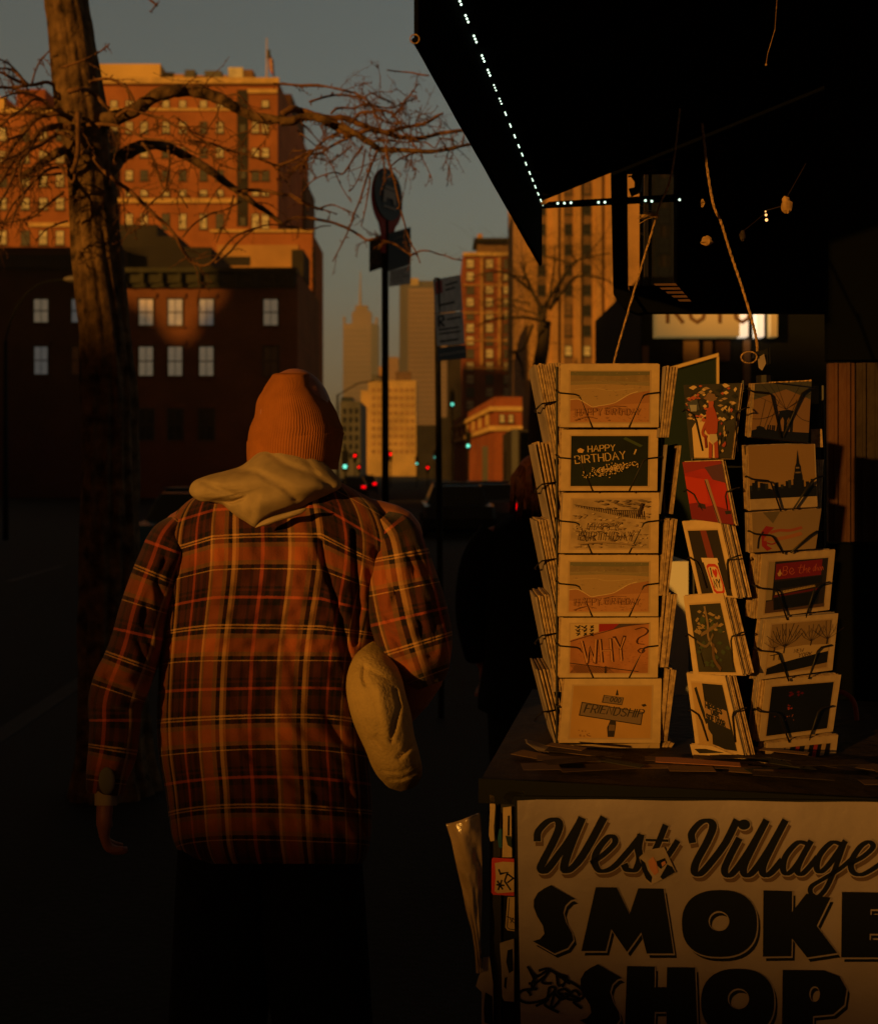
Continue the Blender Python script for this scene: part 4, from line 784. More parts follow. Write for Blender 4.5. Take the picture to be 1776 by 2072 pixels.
# rack wire work
core = MB(); core.tube([W(1233,1530,2.12), W(1233,745,2.12)], .012, 10)
for u in (1126, 1341): core.tube([W(u,1528,2.03), W(u,742,2.03)], .0026, 6); core.tube([W(u+ (6 if u<1200 else -6),1528,2.17), W(u+(6 if u<1200 else -6),742,2.17)], .0026, 6)
core.build('post', M['wire'], rk1)
o = MB(); o.slab([W(1131,742,2.035), W(1337,742,2.035), W(1337,1528,2.035), W(1131,1528,2.035)], (0,.004,0)); o.build('backing', M['black'], rk1)
o = MB(); o.slab([W(1131,739,2.03), W(1336,739,2.03), W(1330,739,2.17), W(1137,739,2.17)], UP*-.003); o.build('top_plate', M['wire'], rk1)
def holder(root, pts, r=.0015):
    o = MB(); o.tube(pts, r, 7); return o.build('wire_holder', M['wire'], root, True)
for i, (v0, v1, Y) in enumerate(FACE[:6]):
    vw = v0 + (57 if i != 1 else 57); y = 2.0045; wob = (0,1,-1,0,2,-1)[i]
    holder(rk1, [W(1131,vw-1,2.03), W(1124,vw-5,2.012), W(1127,vw-1,y), W(1133,vw+1,y), W(1164+wob,vw+4,y), W(1171+wob,vw+7,y), W(1176+wob,vw+16,y), W(1198+wob,v1+1,y-.0085)])
    holder(rk1, [W(1338,vw,2.03), W(1339,vw-1,2.012), W(1335,vw+0,y), W(1309,vw+3,y), W(1302,vw+6,y), W(1297,vw+15,y), W(1272,v1+1,y-.0085)])
    o = MB(); o.tube([W(1131, v1+1, 2.004), W(1336, v1, 2.004)], .0012, 6); o.build('wire_shelf', M['wire'], rk1)
for v in (816,979,1134,1285,1440): holder(rk1, [W(1128,v-4,2.03), W(1096,v+1,2.02), W(1090,v+6,2.015), W(1081,v+16,2.07), W(1083,v+18,2.14)], .0015)
for v in (813,975,1108,1280,1425): holder(rk1, [W(1337,v-2,2.03), W(1352,v-1,2.02), W(1358,v+2,2.03), W(1352,v+5,2.14)], .0014)
# ---- right rack
rk2 = thing('card_rack', 'right spinning wire rack of city postcards on the counter', 'card rack', W(1530,1535,2.05))
th = R(25); NR = Vector((math.sin(th), -math.cos(th), .04)).normalized(); th2 = R(46); NL = Vector((-math.sin(th2), -math.cos(th2), .05)).normalized()
PR0 = W(1512,1000,1.90); PL0 = W(1490,1000,1.89)
def qd(pts, P, N, d=0): return [hit(u, v, P + N*d, N) for u, v in pts]
BR, SK = (.012,.014,.014), (.3,.2,.09)
bridge = [((.1,.1,.07),'p',0,[(0,0),(1,0),(1,.3),(.55,.12),(0,.3)]), (BR,'p',0,[(0,.88),(.1,.84),(.2,.86),(.3,.83),(.4,.85),(1,.84),(1,1),(0,1)]), (BR,'p',0,[(.46,.5),(.5,.49),(.6,.47),(.7,.49),(.71,.5),(.71,.86),(.66,.86),(.66,.66),(.63,.6),(.60,.66),(.60,.86),(.55,.86),(.55,.66),(.52,.6),(.485,.66),(.47,.86),(.42,.86)])]
for x in (.0,.12,.25,.38,.82,.95,1): bridge.append((BR,'s',.006,[(.57,.47),(x,.02 if .1<x<.9 else .2)]))
for x in (.05,.2,.3,.9): bridge.append((BR,'s',.005,[(.1+x*.5,.86),(x+.15 if x < .5 else .75,.3)]))
bridge += [(BR,'c',.009,[(0,.66),(.15,.65),(.3,.6),(.46,.5)]), (BR,'c',.009,[(.71,.5),(.85,.62),(1,.66)]), (BR,'p',0,[(.08,.86),(.08,.8),(.13,.78),(.2,.8),(.26,.86)])]
for x in (.27,.31,.35,.38): bridge.append((BR,'s',.02,[(x,.86),(x+.005,.76)]))
empire = []
random.seed(17)
for k in range(26): x = k/26; h = random.uniform(.16,.34); empire.append((BR if k % 3 else (.035,.04,.035),'p',0,[(x,1),(x,1-h),(x+.045,1-h),(x+.045,1)]))
empire += [(BR,'p',0,[(0,.85),(1,.8),(1,1),(0,1)]), (BR,'p',0,[(.66,1),(.665,.6),(.68,.52),(.69,.42),(.71,.36),(.725,.2),(.735,.1),(.742,.2),(.755,.36),(.775,.42),(.78,.52),(.795,.6),(.80,1)]), ((.28,.2,.1),'p',0,[(.70,.43),(.755,.43),(.755,.46),(.70,.46)]), ((.22,.16,.08),'p',0,[(.685,.52),(.775,.52),(.77,.55),(.69,.55)])]
hotdog = [((.16,.13,.07),'p',0,[(.15,0),(.4,0),(.3,.3)]), ((.35,.03,.03),'p',0,[(.13,.5),(.2,.35),(.32,.4),(.2,.6),(.22,.85),(.3,.93),(.22,.98),(.14,.85)]), ((.38,.10,.05),'c',.07,[(.28,.52),(.4,.48),(.55,.5),(.72,.45)]), ((.42,.17,.06),'c',.09,[(.2,.68),(.35,.7),(.55,.66),(.72,.6)]), ((.3,.02,.02),'c',.03,[(.22,.78),(.3,.82),(.38,.76)]), ((.02,.015,.02),'c',.03,[(.08,.9),(.1,.65),(.16,.5)])]
piano = [((.33,.27,.16),'p',0,[(0,0),(.1,0),(.1,.75),(0,.75)]), ((.20,.015,.02),'p',0,[(.12,.05),(.9,.02),(.9,.34),(.12,.36)]), ((.5,.12,.05),'t',.012,('B',.24,.28,.17,.7,0)), ((.5,.12,.05),'c',.012,[(.36,.24),(.42,.2),(.38,.15),(.35,.22),(.4,.28),(.44,.24)]), ((.5,.12,.05),'c',.012,[(.54,.1),(.52,.25),(.56,.27)]), ((.5,.12,.05),'s',.01,[(.49,.16),(.58,.15)]), ((.5,.12,.05),'c',.01,[(.58,.27),(.6,.1),(.6,.22),(.64,.18),(.65,.27)]), ((.5,.12,.05),'c',.01,[(.67,.23),(.7,.2),(.68,.17),(.67,.24),(.7,.27)]),
  ((.5,.12,.05),'c',.008,[(.78,.16),(.75,.2),(.77,.25),(.8,.1),(.79,.25),(.82,.18),(.84,.25)]), ((.5,.12,.05),'c',.008,[(.86,.17),(.84,.22),(.87,.24),(.88,.17),(.9,.25),(.91,.17),(.93,.24)]), ((.55,.35,.12),'p',0,[(.17,.22),(.19,.15),(.21,.22),(.23,.24),(.2,.3),(.17,.29),(.15,.24)]),
  (INK,'p',0,[(.1,.4),(.92,.36),(.92,.5),(.1,.55)]), ((.5,.36,.16),'p',0,[(.15,.60),(.8,.53),(.82,.57),(.14,.66)]), ((.12,.012,.01),'p',0,[(.12,.67),(.9,.6),(.9,.64),(.12,.71)]), (INK,'p',0,[(.13,.72),(.9,.66),(.88,.92),(.15,.95)]), ((.1,.06,.04),'p',0,[(0,.78),(.12,.76),(.14,.96),(1,.93),(1,1),(0,1)])]
for k in range(26): piano.append((INK,'s',.006,[(.16+k*.025,.60-k*.0028),(.165+k*.025,.63-k*.0028)]))
snow = [((.5,.38,.2),'p',0,[(0,.55),(.3,.5),(.6,.48),(1,.52),(1,.7),(.5,.8),(0,.85)]), (INK,'p',0,[(0,.88),(.2,.8),(.5,.74),(1,.66),(1,.9),(.4,.98),(0,1)]), ((.10,.06,.03),'t',.01,('NEW',.42,.62,.07,.9,.0)), ((.10,.06,.03),'t',.012,('YORK',.5,.72,.08,.9,.0))]
def tree2d(x, y, h, n, seed, w=.01):
    random.seed(seed); r_ = [((.04,.03,.02),'s',w*1.6,[(x,y),(x+.005,y-h*.3)])]
    for k in range(n):
        a = -math.pi/2 + (k/(n-1)-.5)*2.2; m1 = (x+math.cos(a)*h*.35, y-h*.3+math.sin(a)*h*.3); m2 = (x+math.cos(a)*h*.6+random.uniform(-.03,.03), y-h*.35+math.sin(a)*h*.75)
        r_.append(((.04,.03,.02),'s',w*.55,[(x,y-h*.22),m1,m2])); r_.append(((.04,.03,.02),'s',w*.35,[m1,(m1[0]+random.uniform(-.06,.06),m1[1]-h*.3)]))
    return r_
snow += tree2d(.25,.6,.55,9,1,.014) + tree2d(.68,.5,.4,7,2,.010) + tree2d(.95,.5,.45,6,3,.012) + tree2d(.07,.55,.3,6,4,.008)
bench = [(INK,'s',.012,[(.02,.62),(.2,.6)]), (INK,'s',.01,[(.08,.6),(.08,.72)]), (INK,'s',.01,[(.16,.6),(.17,.72)])]; snow += bench
nightc = [((.12,.008,.006),'p',0,s_) for s_ in specks(7,.3,.5,.15,.22,.03,3)] + [((.35,.05,.03),'p',0,s_) for s_ in specks(5,.28,.36,.4,.5,.02,4)] + [((.4,.12,.05),'p',0,s_) for s_ in specks(9,.05,.42,.62,.75,.012,5)]
flagc = [((.3,.03,.02),'p',0,[(x,0),(x+.07,0),(x+.05,1),(x-.02,1)]) for x in (.38,.7)] + [((.38,.27,.14),'p',0,[(x,0),(x+.08,0),(x+.05,1),(x-.02,1)]) for x in (.02,.1,.2,.54,.84)]
rightcol = [([(1526,777),(1641,771),(1634,896),(1518,884)], 6, bridge, cm((.33,.2,.085),.12,6), (.0,0,0,0), 'topmost right hand card of the right rack with a bridge tower silhouette'),
 ([(1512,903),(1648,898),(1653,1025),(1517,1032)], 7, empire, cm((.4,.26,.10),.1,6), (0,0,.02,.17), 'skyline card with a tall spired tower in the right rack'),
 ([(1520,1038),(1661,1029),(1649,1110),(1522,1118)], 7, hotdog, cm((.34,.25,.13),.2,5), (0,0,0,0), 'card with a red and orange snack in the right rack'),
 ([(1541,1123),(1689,1113),(1677,1234),(1530,1252)], 13, piano, cm((.03,.025,.02),.3,9), (.10,.12,.09,.07), 'card with a dark piano and a red banner in the right rack'),
 ([(1549,1253),(1695,1241),(1683,1356),(1533,1376)], 10, snow, cm((.33,.23,.11),.2,8), (.09,.1,.09,.07), 'snowy park card with bare trees in the right rack'),
 ([(1548,1376),(1701,1365),(1684,1480),(1534,1500)], 12, nightc, cm((.008,.01,.013),.3,9), (.09,.12,.09,.07), 'nearly black night card low in the right rack'),
 ([(1552,1504),(1695,1487),(1689,1538),(1545,1545)], 9, flagc, cm((.012,.012,.012)), (.1,.3,.1,.0), 'lowest right hand card of the right rack with red and white stripes')]
for i, (pts, n, art, base, mg, lb) in enumerate(rightcol):
    q = qd(pts, PR0, NR, -.004*(i % 2)); card_stack(lb, q, n, art, mg, base, .0015, (-.0006,0,.0002))
    xs = [p[0] for p in pts]; vt_, vb = pts[0][1], pts[3][1]; vw = vt_ + (vb-vt_)*(.5 if i else .12); 
    if i == 6: continue
    hp = lambda u, v, d=.004: hit(u, v, PR0 + NR*d, NR)
    holder(rk2, [hp(pts[3][0]-14, vw, -.03), hp(pts[3][0]-8, vw-4, -.002), hp(pts[3][0]+4, vw+2), hp(pts[3][0]+36, vw+5), hp(pts[3][0]+42, vw+9), hp(pts[3][0]+62, vb+2, .001)], .0015)
    if i in (0,1,2): holder(rk2, [hp(pts[2][0]+14, vw-4, -.03), hp(pts[2][0]+2, vw-3), hp(pts[2][0]-12, vw+6), hp(pts[2][0]-50, vb, .001)], .0016)
    else: holder(rk2, [hp(pts[2][0]+8, vw-12, -.02), hp(pts[2][0]-4, vw-9), hp(pts[2][0]-22, vw-5), hp(pts[2][0]-30, vw+3), hp(pts[2][0]-48, vb-2, -.001)], .0014)
perf = [((.55,.42,.24),'p',0,[(.1,.6),(.3,.4),(.62,.42),(.65,1),(.1,1)]), ((.05,.06,.09),'p',0,[(.05,.25),(.25,.2),(.3,.35),(.1,.38)]), ((.26,.28,.32),'p',0,[(.1,.28),(.24,.28),(.23,.37),(.12,.37)]), ((.30,.055,.03),'p',0,[(.42,.38),(.48,.3),(.56,.3),(.62,.4),(.66,.5),(.66,.66),(.56,.7),(.45,.68),(.4,.62),(.42,.5)]), ((.34,.08,.045),'p',0,[(.46,.24),(.52,.21),(.57,.25),(.55,.32),(.48,.32)]), ((.16,.10,.07),'p',0,[(.38,.2),(.46,.12),(.58,.14),(.62,.22),(.5,.24)]), ((.4,.36,.28),'p',0,[(.5,.68),(.65,.68),(.68,.76),(.58,.82),(.5,.76)]), ((.30,.055,.03),'p',0,[(.48,.78),(.56,.82),(.56,1),(.48,1)]), ((.30,.055,.03),'p',0,[(.6,.8),(.68,.77),(.72,1),(.63,1)]), ((.3,.06,.03),'c',.05,[(.44,.5),(.34,.66),(.42,.72)]), ((.18,.02,.015),'c',.05,[(.4,.72),(.42,.85)])]
for s_ in specks(90,.05,.98,.02,.5,.06,22,.45): perf.insert(1, (random.choice([(.5,.38,.2),INK,(.3,.22,.14),INK,(.35,.08,.04)]),'p',0,s_))
for s_ in specks(24,.7,.98,.3,.95,.03,25,1.2): perf.append((random.choice([(.4,.3,.16),INK,(.3,.05,.03)]),'p',0,s_))
redsky = [((.22,.02,.025),'p',0,[(0,0),(1,0),(1,.2),(.5,.12),(0,.2)]), ((.08,.03,.06),'p',0,[(.55,.1),(1,.05),(1,.35),(.7,.3)]), ((.42,.03,.01),'p',0,[(0,.25),(.5,.3),(.5,.7),(0,.72)]), ((.16,.01,.02),'p',0,[(0,.74),(.2,.7),(.4,.76),(.6,.72),(1,.78),(1,1),(0,1)]), ((.28,.18,.14),'p',0,[(.5,.3),(.58,.3),(.72,1),(.64,1)]), (INK,'s',.02,[(.5,.32),(.66,1)]), ((.03,.012,.02),'p',0,[(.2,.78),(.25,.7),(.4,.72),(.4,.8)]), (INK,'p',0,[(.85,.8),(.99,.78),(.99,.83),(.86,.85)])]
lovec = [((.17,.03,.02),'p',0,[(.42,0),(.62,0),(.68,.45),(.46,.45)]), ((.6,.48,.3),'p',0,[(.25,.43),(.78,.43),(.8,.5),(.76,.5),(.82,1.0),(.4,1.0),(.3,.5),(.26,.5)]), ((.45,.04,.02),'p',0,[(.36,.56),(.45,.52),(.66,.52),(.74,.56),(.8,.85),(.78,.95),(.7,.98),(.5,.98),(.43,.94),(.38,.7)]), ((.6,.48,.3),'p',0,[(.40,.59),(.46,.565),(.65,.565),(.70,.6),(.755,.84),(.73,.92),(.68,.94),(.53,.94),(.47,.9),(.42,.7)]),
  (INK,'t',.035,('I',.475,.72,.13,1,.0)), ((.45,.03,.02),'p',0,[(.59,.74),(.53,.66),(.53,.61),(.57,.60),(.60,.63),(.63,.595),(.68,.61),(.68,.66),(.64,.71)]), (INK,'t',.03,('NY',.49,.885,.12,1.2,.0))]
jungle = [((.26,.19,.09),'p',0,s_) for s_ in specks(40,.08,.9,.1,.45,.07,41,.35)] + [((.04,.06,.03),'p',0,s_) for s_ in specks(30,.1,.95,.2,.9,.08,42,.4)] + [((.2,.14,.08),'c',.06,[(.5,.05),(.5,.3),(.45,.5),(.6,.7)]), ((.16,.11,.06),'c',.05,[(.25,.45),(.45,.4),(.8,.3)]), ((.12,.09,.05),'c',.04,[(.1,.55),(.35,.62),(.6,.45)]), ((.1,.06,.03),'c',.07,[(.55,.6),(.5,.8),(.62,.95)])]
hip = [((.4,.28,.13),'p',0,[(0,0),(.35,.0),(.3,1),(0,1)]), (INK,'c',.09,[(.12,.1),(.2,.35),(.3,.6)]), ((.3,.2,.11),'p',0,[(.3,.27),(.95,.4),(.95,.68),(.28,.55)]), (INK,'t',.03,('HIPPIES',.34,.38,.085,1.25,.16)), (INK,'t',.03,('USE',.48,.475,.07,1.4,.16)), (INK,'t',.03,('SIDE DOOR',.31,.56,.085,.95,.17)), ((.35,.25,.12),'p',0,[(.3,.7),(.4,.8),(.36,1),(.26,1)])]
leftcol = [([(1382,779),(1497,775),(1478,927),(1396,926)], 4, perf, cm((.03,.03,.028),.4,20), (0,0,0,0), 'crowded street card with a bare chested performer at the top left of the right rack'),
 ([(1380,935),(1458,932),(1484,1062),(1399,1050)], 5, redsky, cm((.36,.02,.015),.3,12), (0,0,0,0), 'deep red sunset card at the left of the right rack'),
 ([(1379,1055),(1456,1052),(1492,1210),(1412,1204)], 12, lovec, cm((.02,.015,.012),.3,9), (.10,.13,.12,.02), 'card with a paper cup printed with a red heart'),
 ([(1382,1206),(1462,1200),(1502,1366),(1402,1364)], 9, jungle, cm((.03,.03,.02),.5,14), (.12,.12,.12,.03), 'dark green foliage card at the left of the right rack'),
 ([(1388,1362),(1466,1368),(1504,1528),(1407,1514)], 9, hip, cm((.012,.012,.012),.3,14), (.10,.12,.12,.04), 'card with a painted sign about a side door'),
 ([(1395,1506),(1440,1509),(1500,1535),(1402,1535)], 6, None, None, (0,0,0,0), 'plain pale cards at the bottom left of the right rack')]
for i, (pts, n, art, base, mg, lb) in enumerate(leftcol):
    q = qd(pts, PL0, NL, .003*(i % 2)); card_stack(lb, q, n, art, mg, base, .0016, (.0012,0,.0001), jit=.0022)
    if i == 5: continue
    vt_, vb = pts[0][1], pts[3][1]; vw = vt_ + (vb-vt_)*(.5 if i else .35); hp = lambda u, v, d=.004: hit(u, v, PL0 + NL*d, NL)
    f = (vw-vt_)/(vb-vt_); ul = pts[0][0]*(1-f)+pts[3][0]*f; ur = pts[1][0]*(1-f)+pts[2][0]*f
    holder(rk2, [hp(ul-6, vw+2, -.02), hp(ul-1, vw-2), hp(ul+14, vw+8), hp(ul+20, vw+20), hp(ul+34, vb-14, .002)], .0014)
    holder(rk2, [hp(ur+24, vw-6, -.015), hp(ur+18, vw-5), hp(ur-2, vw+3), hp(ur-4, vw+12), hp(ur+2, vb-12, .002)], .0014)
o = MB(); o.tube([W(1503,1535,1.97), W(1503,770,1.97)], .003, 6); o.tube([W(1545,1535,2.06), W(1545,760,2.06)], .014, 10); o.tube([W(1668,1530,2.08), W(1664,780,2.08)], .003, 6); o.tube([W(1408,1530,2.0), W(1398,780,2.0)], .003, 6); o.build('post', M['wire'], rk2)
o = MB(); o.slab([W(1503,780,1.975), W(1655,780,2.09), W(1670,1532,2.09), W(1509,1532,1.975)], (.003,.004,0)); o.slab([W(1420,780,2.03), W(1503,780,1.975), W(1509,1532,1.975), W(1425,1532,2.03)], (0,.004,0)); o.build('backing', M['black'], rk2)
o = MB(); o.tube([W(1555,774,1.93), W(1602,772,1.93), W(1640,770,1.93)], .0013, 6); o.ball(W(1639,770,1.93), .0022, 8, 6); o.build('wire_rod', M['rope'], rk2)
for i, (v0, v1) in enumerate(((868,1030),(1040,1110),(1180,1240))):
    pass
t_ = thing('card_stack', 'pale cards seen edge on at the far right of the right rack', 'cards', W(1655,1000,1.98), 'card stacks in the wire racks')
o = MB()
for k in range(4): o.slab([W(1650+k*4,930,1.985+k*.003), W(1648+k*3,1040,1.985+k*.003), W(1651+k*3,1040,1.99+k*.003), W(1654+k*4,930,1.99+k*.003)], (0,.001,0))
o.slab([W(1640,868,2.0), W(1640,905,2.0), W(1664,905,2.0), W(1662,868,2.0)], (0,.002,0)); o.build('cards_edge_on', M['paper2'], t_)
# red hose behind the rack
tag((lambda o: (o.tube(catmull([tuple(p) for p in (W(1690,1398,2.25), W(1712,1405,2.24), W(1728,1425,2.23), W(1733,1470,2.22), W(1735,1560,2.2), W(1736,1700,2.2))], 6), .005, 8), o.build('cable', mat('red cable', (.3,.05,.02), .5), smooth=True))[-1])(MB()), 'red brown cable looping down right of the right card rack', 'cable')
# ------------------------------------------------------------------ trees
def twigs(o, P, rad, n, L, rnd, depth=1, droop=.2, buds=True, spread=1.0):
    """short knobbly side twigs along a 3D polyline"""
    for _ in range(n):
        i = rnd.randrange(max(1, len(P)//5), len(P)-1); p = Vector(P[i]); t = (Vector(P[i+1])-Vector(P[i])).normalized()
        side = Vector((rnd.uniform(-1,1), rnd.uniform(-.8,.8), rnd.uniform(-1,.9))).normalized()
        d = (t*rnd.uniform(.2,.9) + side*spread).normalized(); l = L*rnd.uniform(.4,1.2); pts = [p]; q = p.copy(); m = rnd.randint(4,7)
        for k in range(m):
            d = (d + Vector((rnd.uniform(-.3,.3), rnd.uniform(-.3,.3), rnd.uniform(-.35,.25)-droop*.3))).normalized(); q = q + d*l/m; pts.append(q.copy())
        r0 = min(rad, .0040 if rad < .02 else .0048)*rnd.uniform(.5,.9)
        o.tube(pts, [r0*(1-.6*k/m) for k in range(m+1)], 5)
        if buds:
            for k in range(1, m+1):
                for _b in range(2):
                    b = pts[k] + (pts[k-1]-pts[k])*rnd.random(); dd = Vector((rnd.uniform(-1,1), rnd.uniform(-1,1), rnd.uniform(-1,1))).normalized()
                    o.tube([b, b+dd*rnd.uniform(.006,.016)], [r0*.75, r0*.45], 4)
        if depth > 1: twigs(o, pts, r0*.8, 3, L*.5, rnd, depth-1, droop, buds, spread)
tree = thing('street_tree', 'large bare street tree at the left with a lit rough trunk', 'tree', W(200,955,5.75)-Vector((0,0,1.62)))
TY = 5.75; trunkpts = [(128,-260,40),(130,-120,43),(134,0,46),(142,50,47),(148,100,48),(158,170,51),(168,230,54),(178,290,52),(184,340,50),(190,400,49),(193,450,49),(200,530,50),(206,600,51),(214,700,53),(220,800,55),(223,955,57),(226,1200,62),(230,1500,74),(232,1603,92)]
o = MB(); P = catmull([(*W(u, v, TY), r/F*TY) for u, v, r in [(a, b, c*.93) for a, b, c in trunkpts]], 14); seg = 72; rnd = random.Random(2); vs_ = []
ph = [rnd.uniform(0, 6.28) for _ in range(8)]
for i, (x, y, z, r) in enumerate(P):
    for k in range(seg):
        a = 2*math.pi*k/seg; rid = math.sin(a*13 + 2.2*math.sin(z*2.6+ph[0]) + z*1.5)*.5 + math.sin(a*23 + 1.7*math.sin(z*5+ph[1]))*.35 + math.sin(a*5+z*3+ph[2])*.3
        rough = .06 + .085*max(0, min(1, (3.3-z)/1.2))
        rr = r*(1 + rough*rid + .03*math.sin(z*7+a*2+ph[3]))
        vs_.append((x+math.cos(a)*rr, y+math.sin(a)*rr, z))
n = len(P); o.add(vs_, [(i*seg+k, (i+1)*seg+k, (i+1)*seg+(k+1)%seg, i*seg+(k+1)%seg) for i in range(n-1) for k in range(seg)]); o.build('trunk', M['bark'], tree, True)
Z1 = lambda x, y: (x*.3695, y*.3695); Z3 = lambda x, y: (552.6+x*.2917, 86.3+y*.2917)
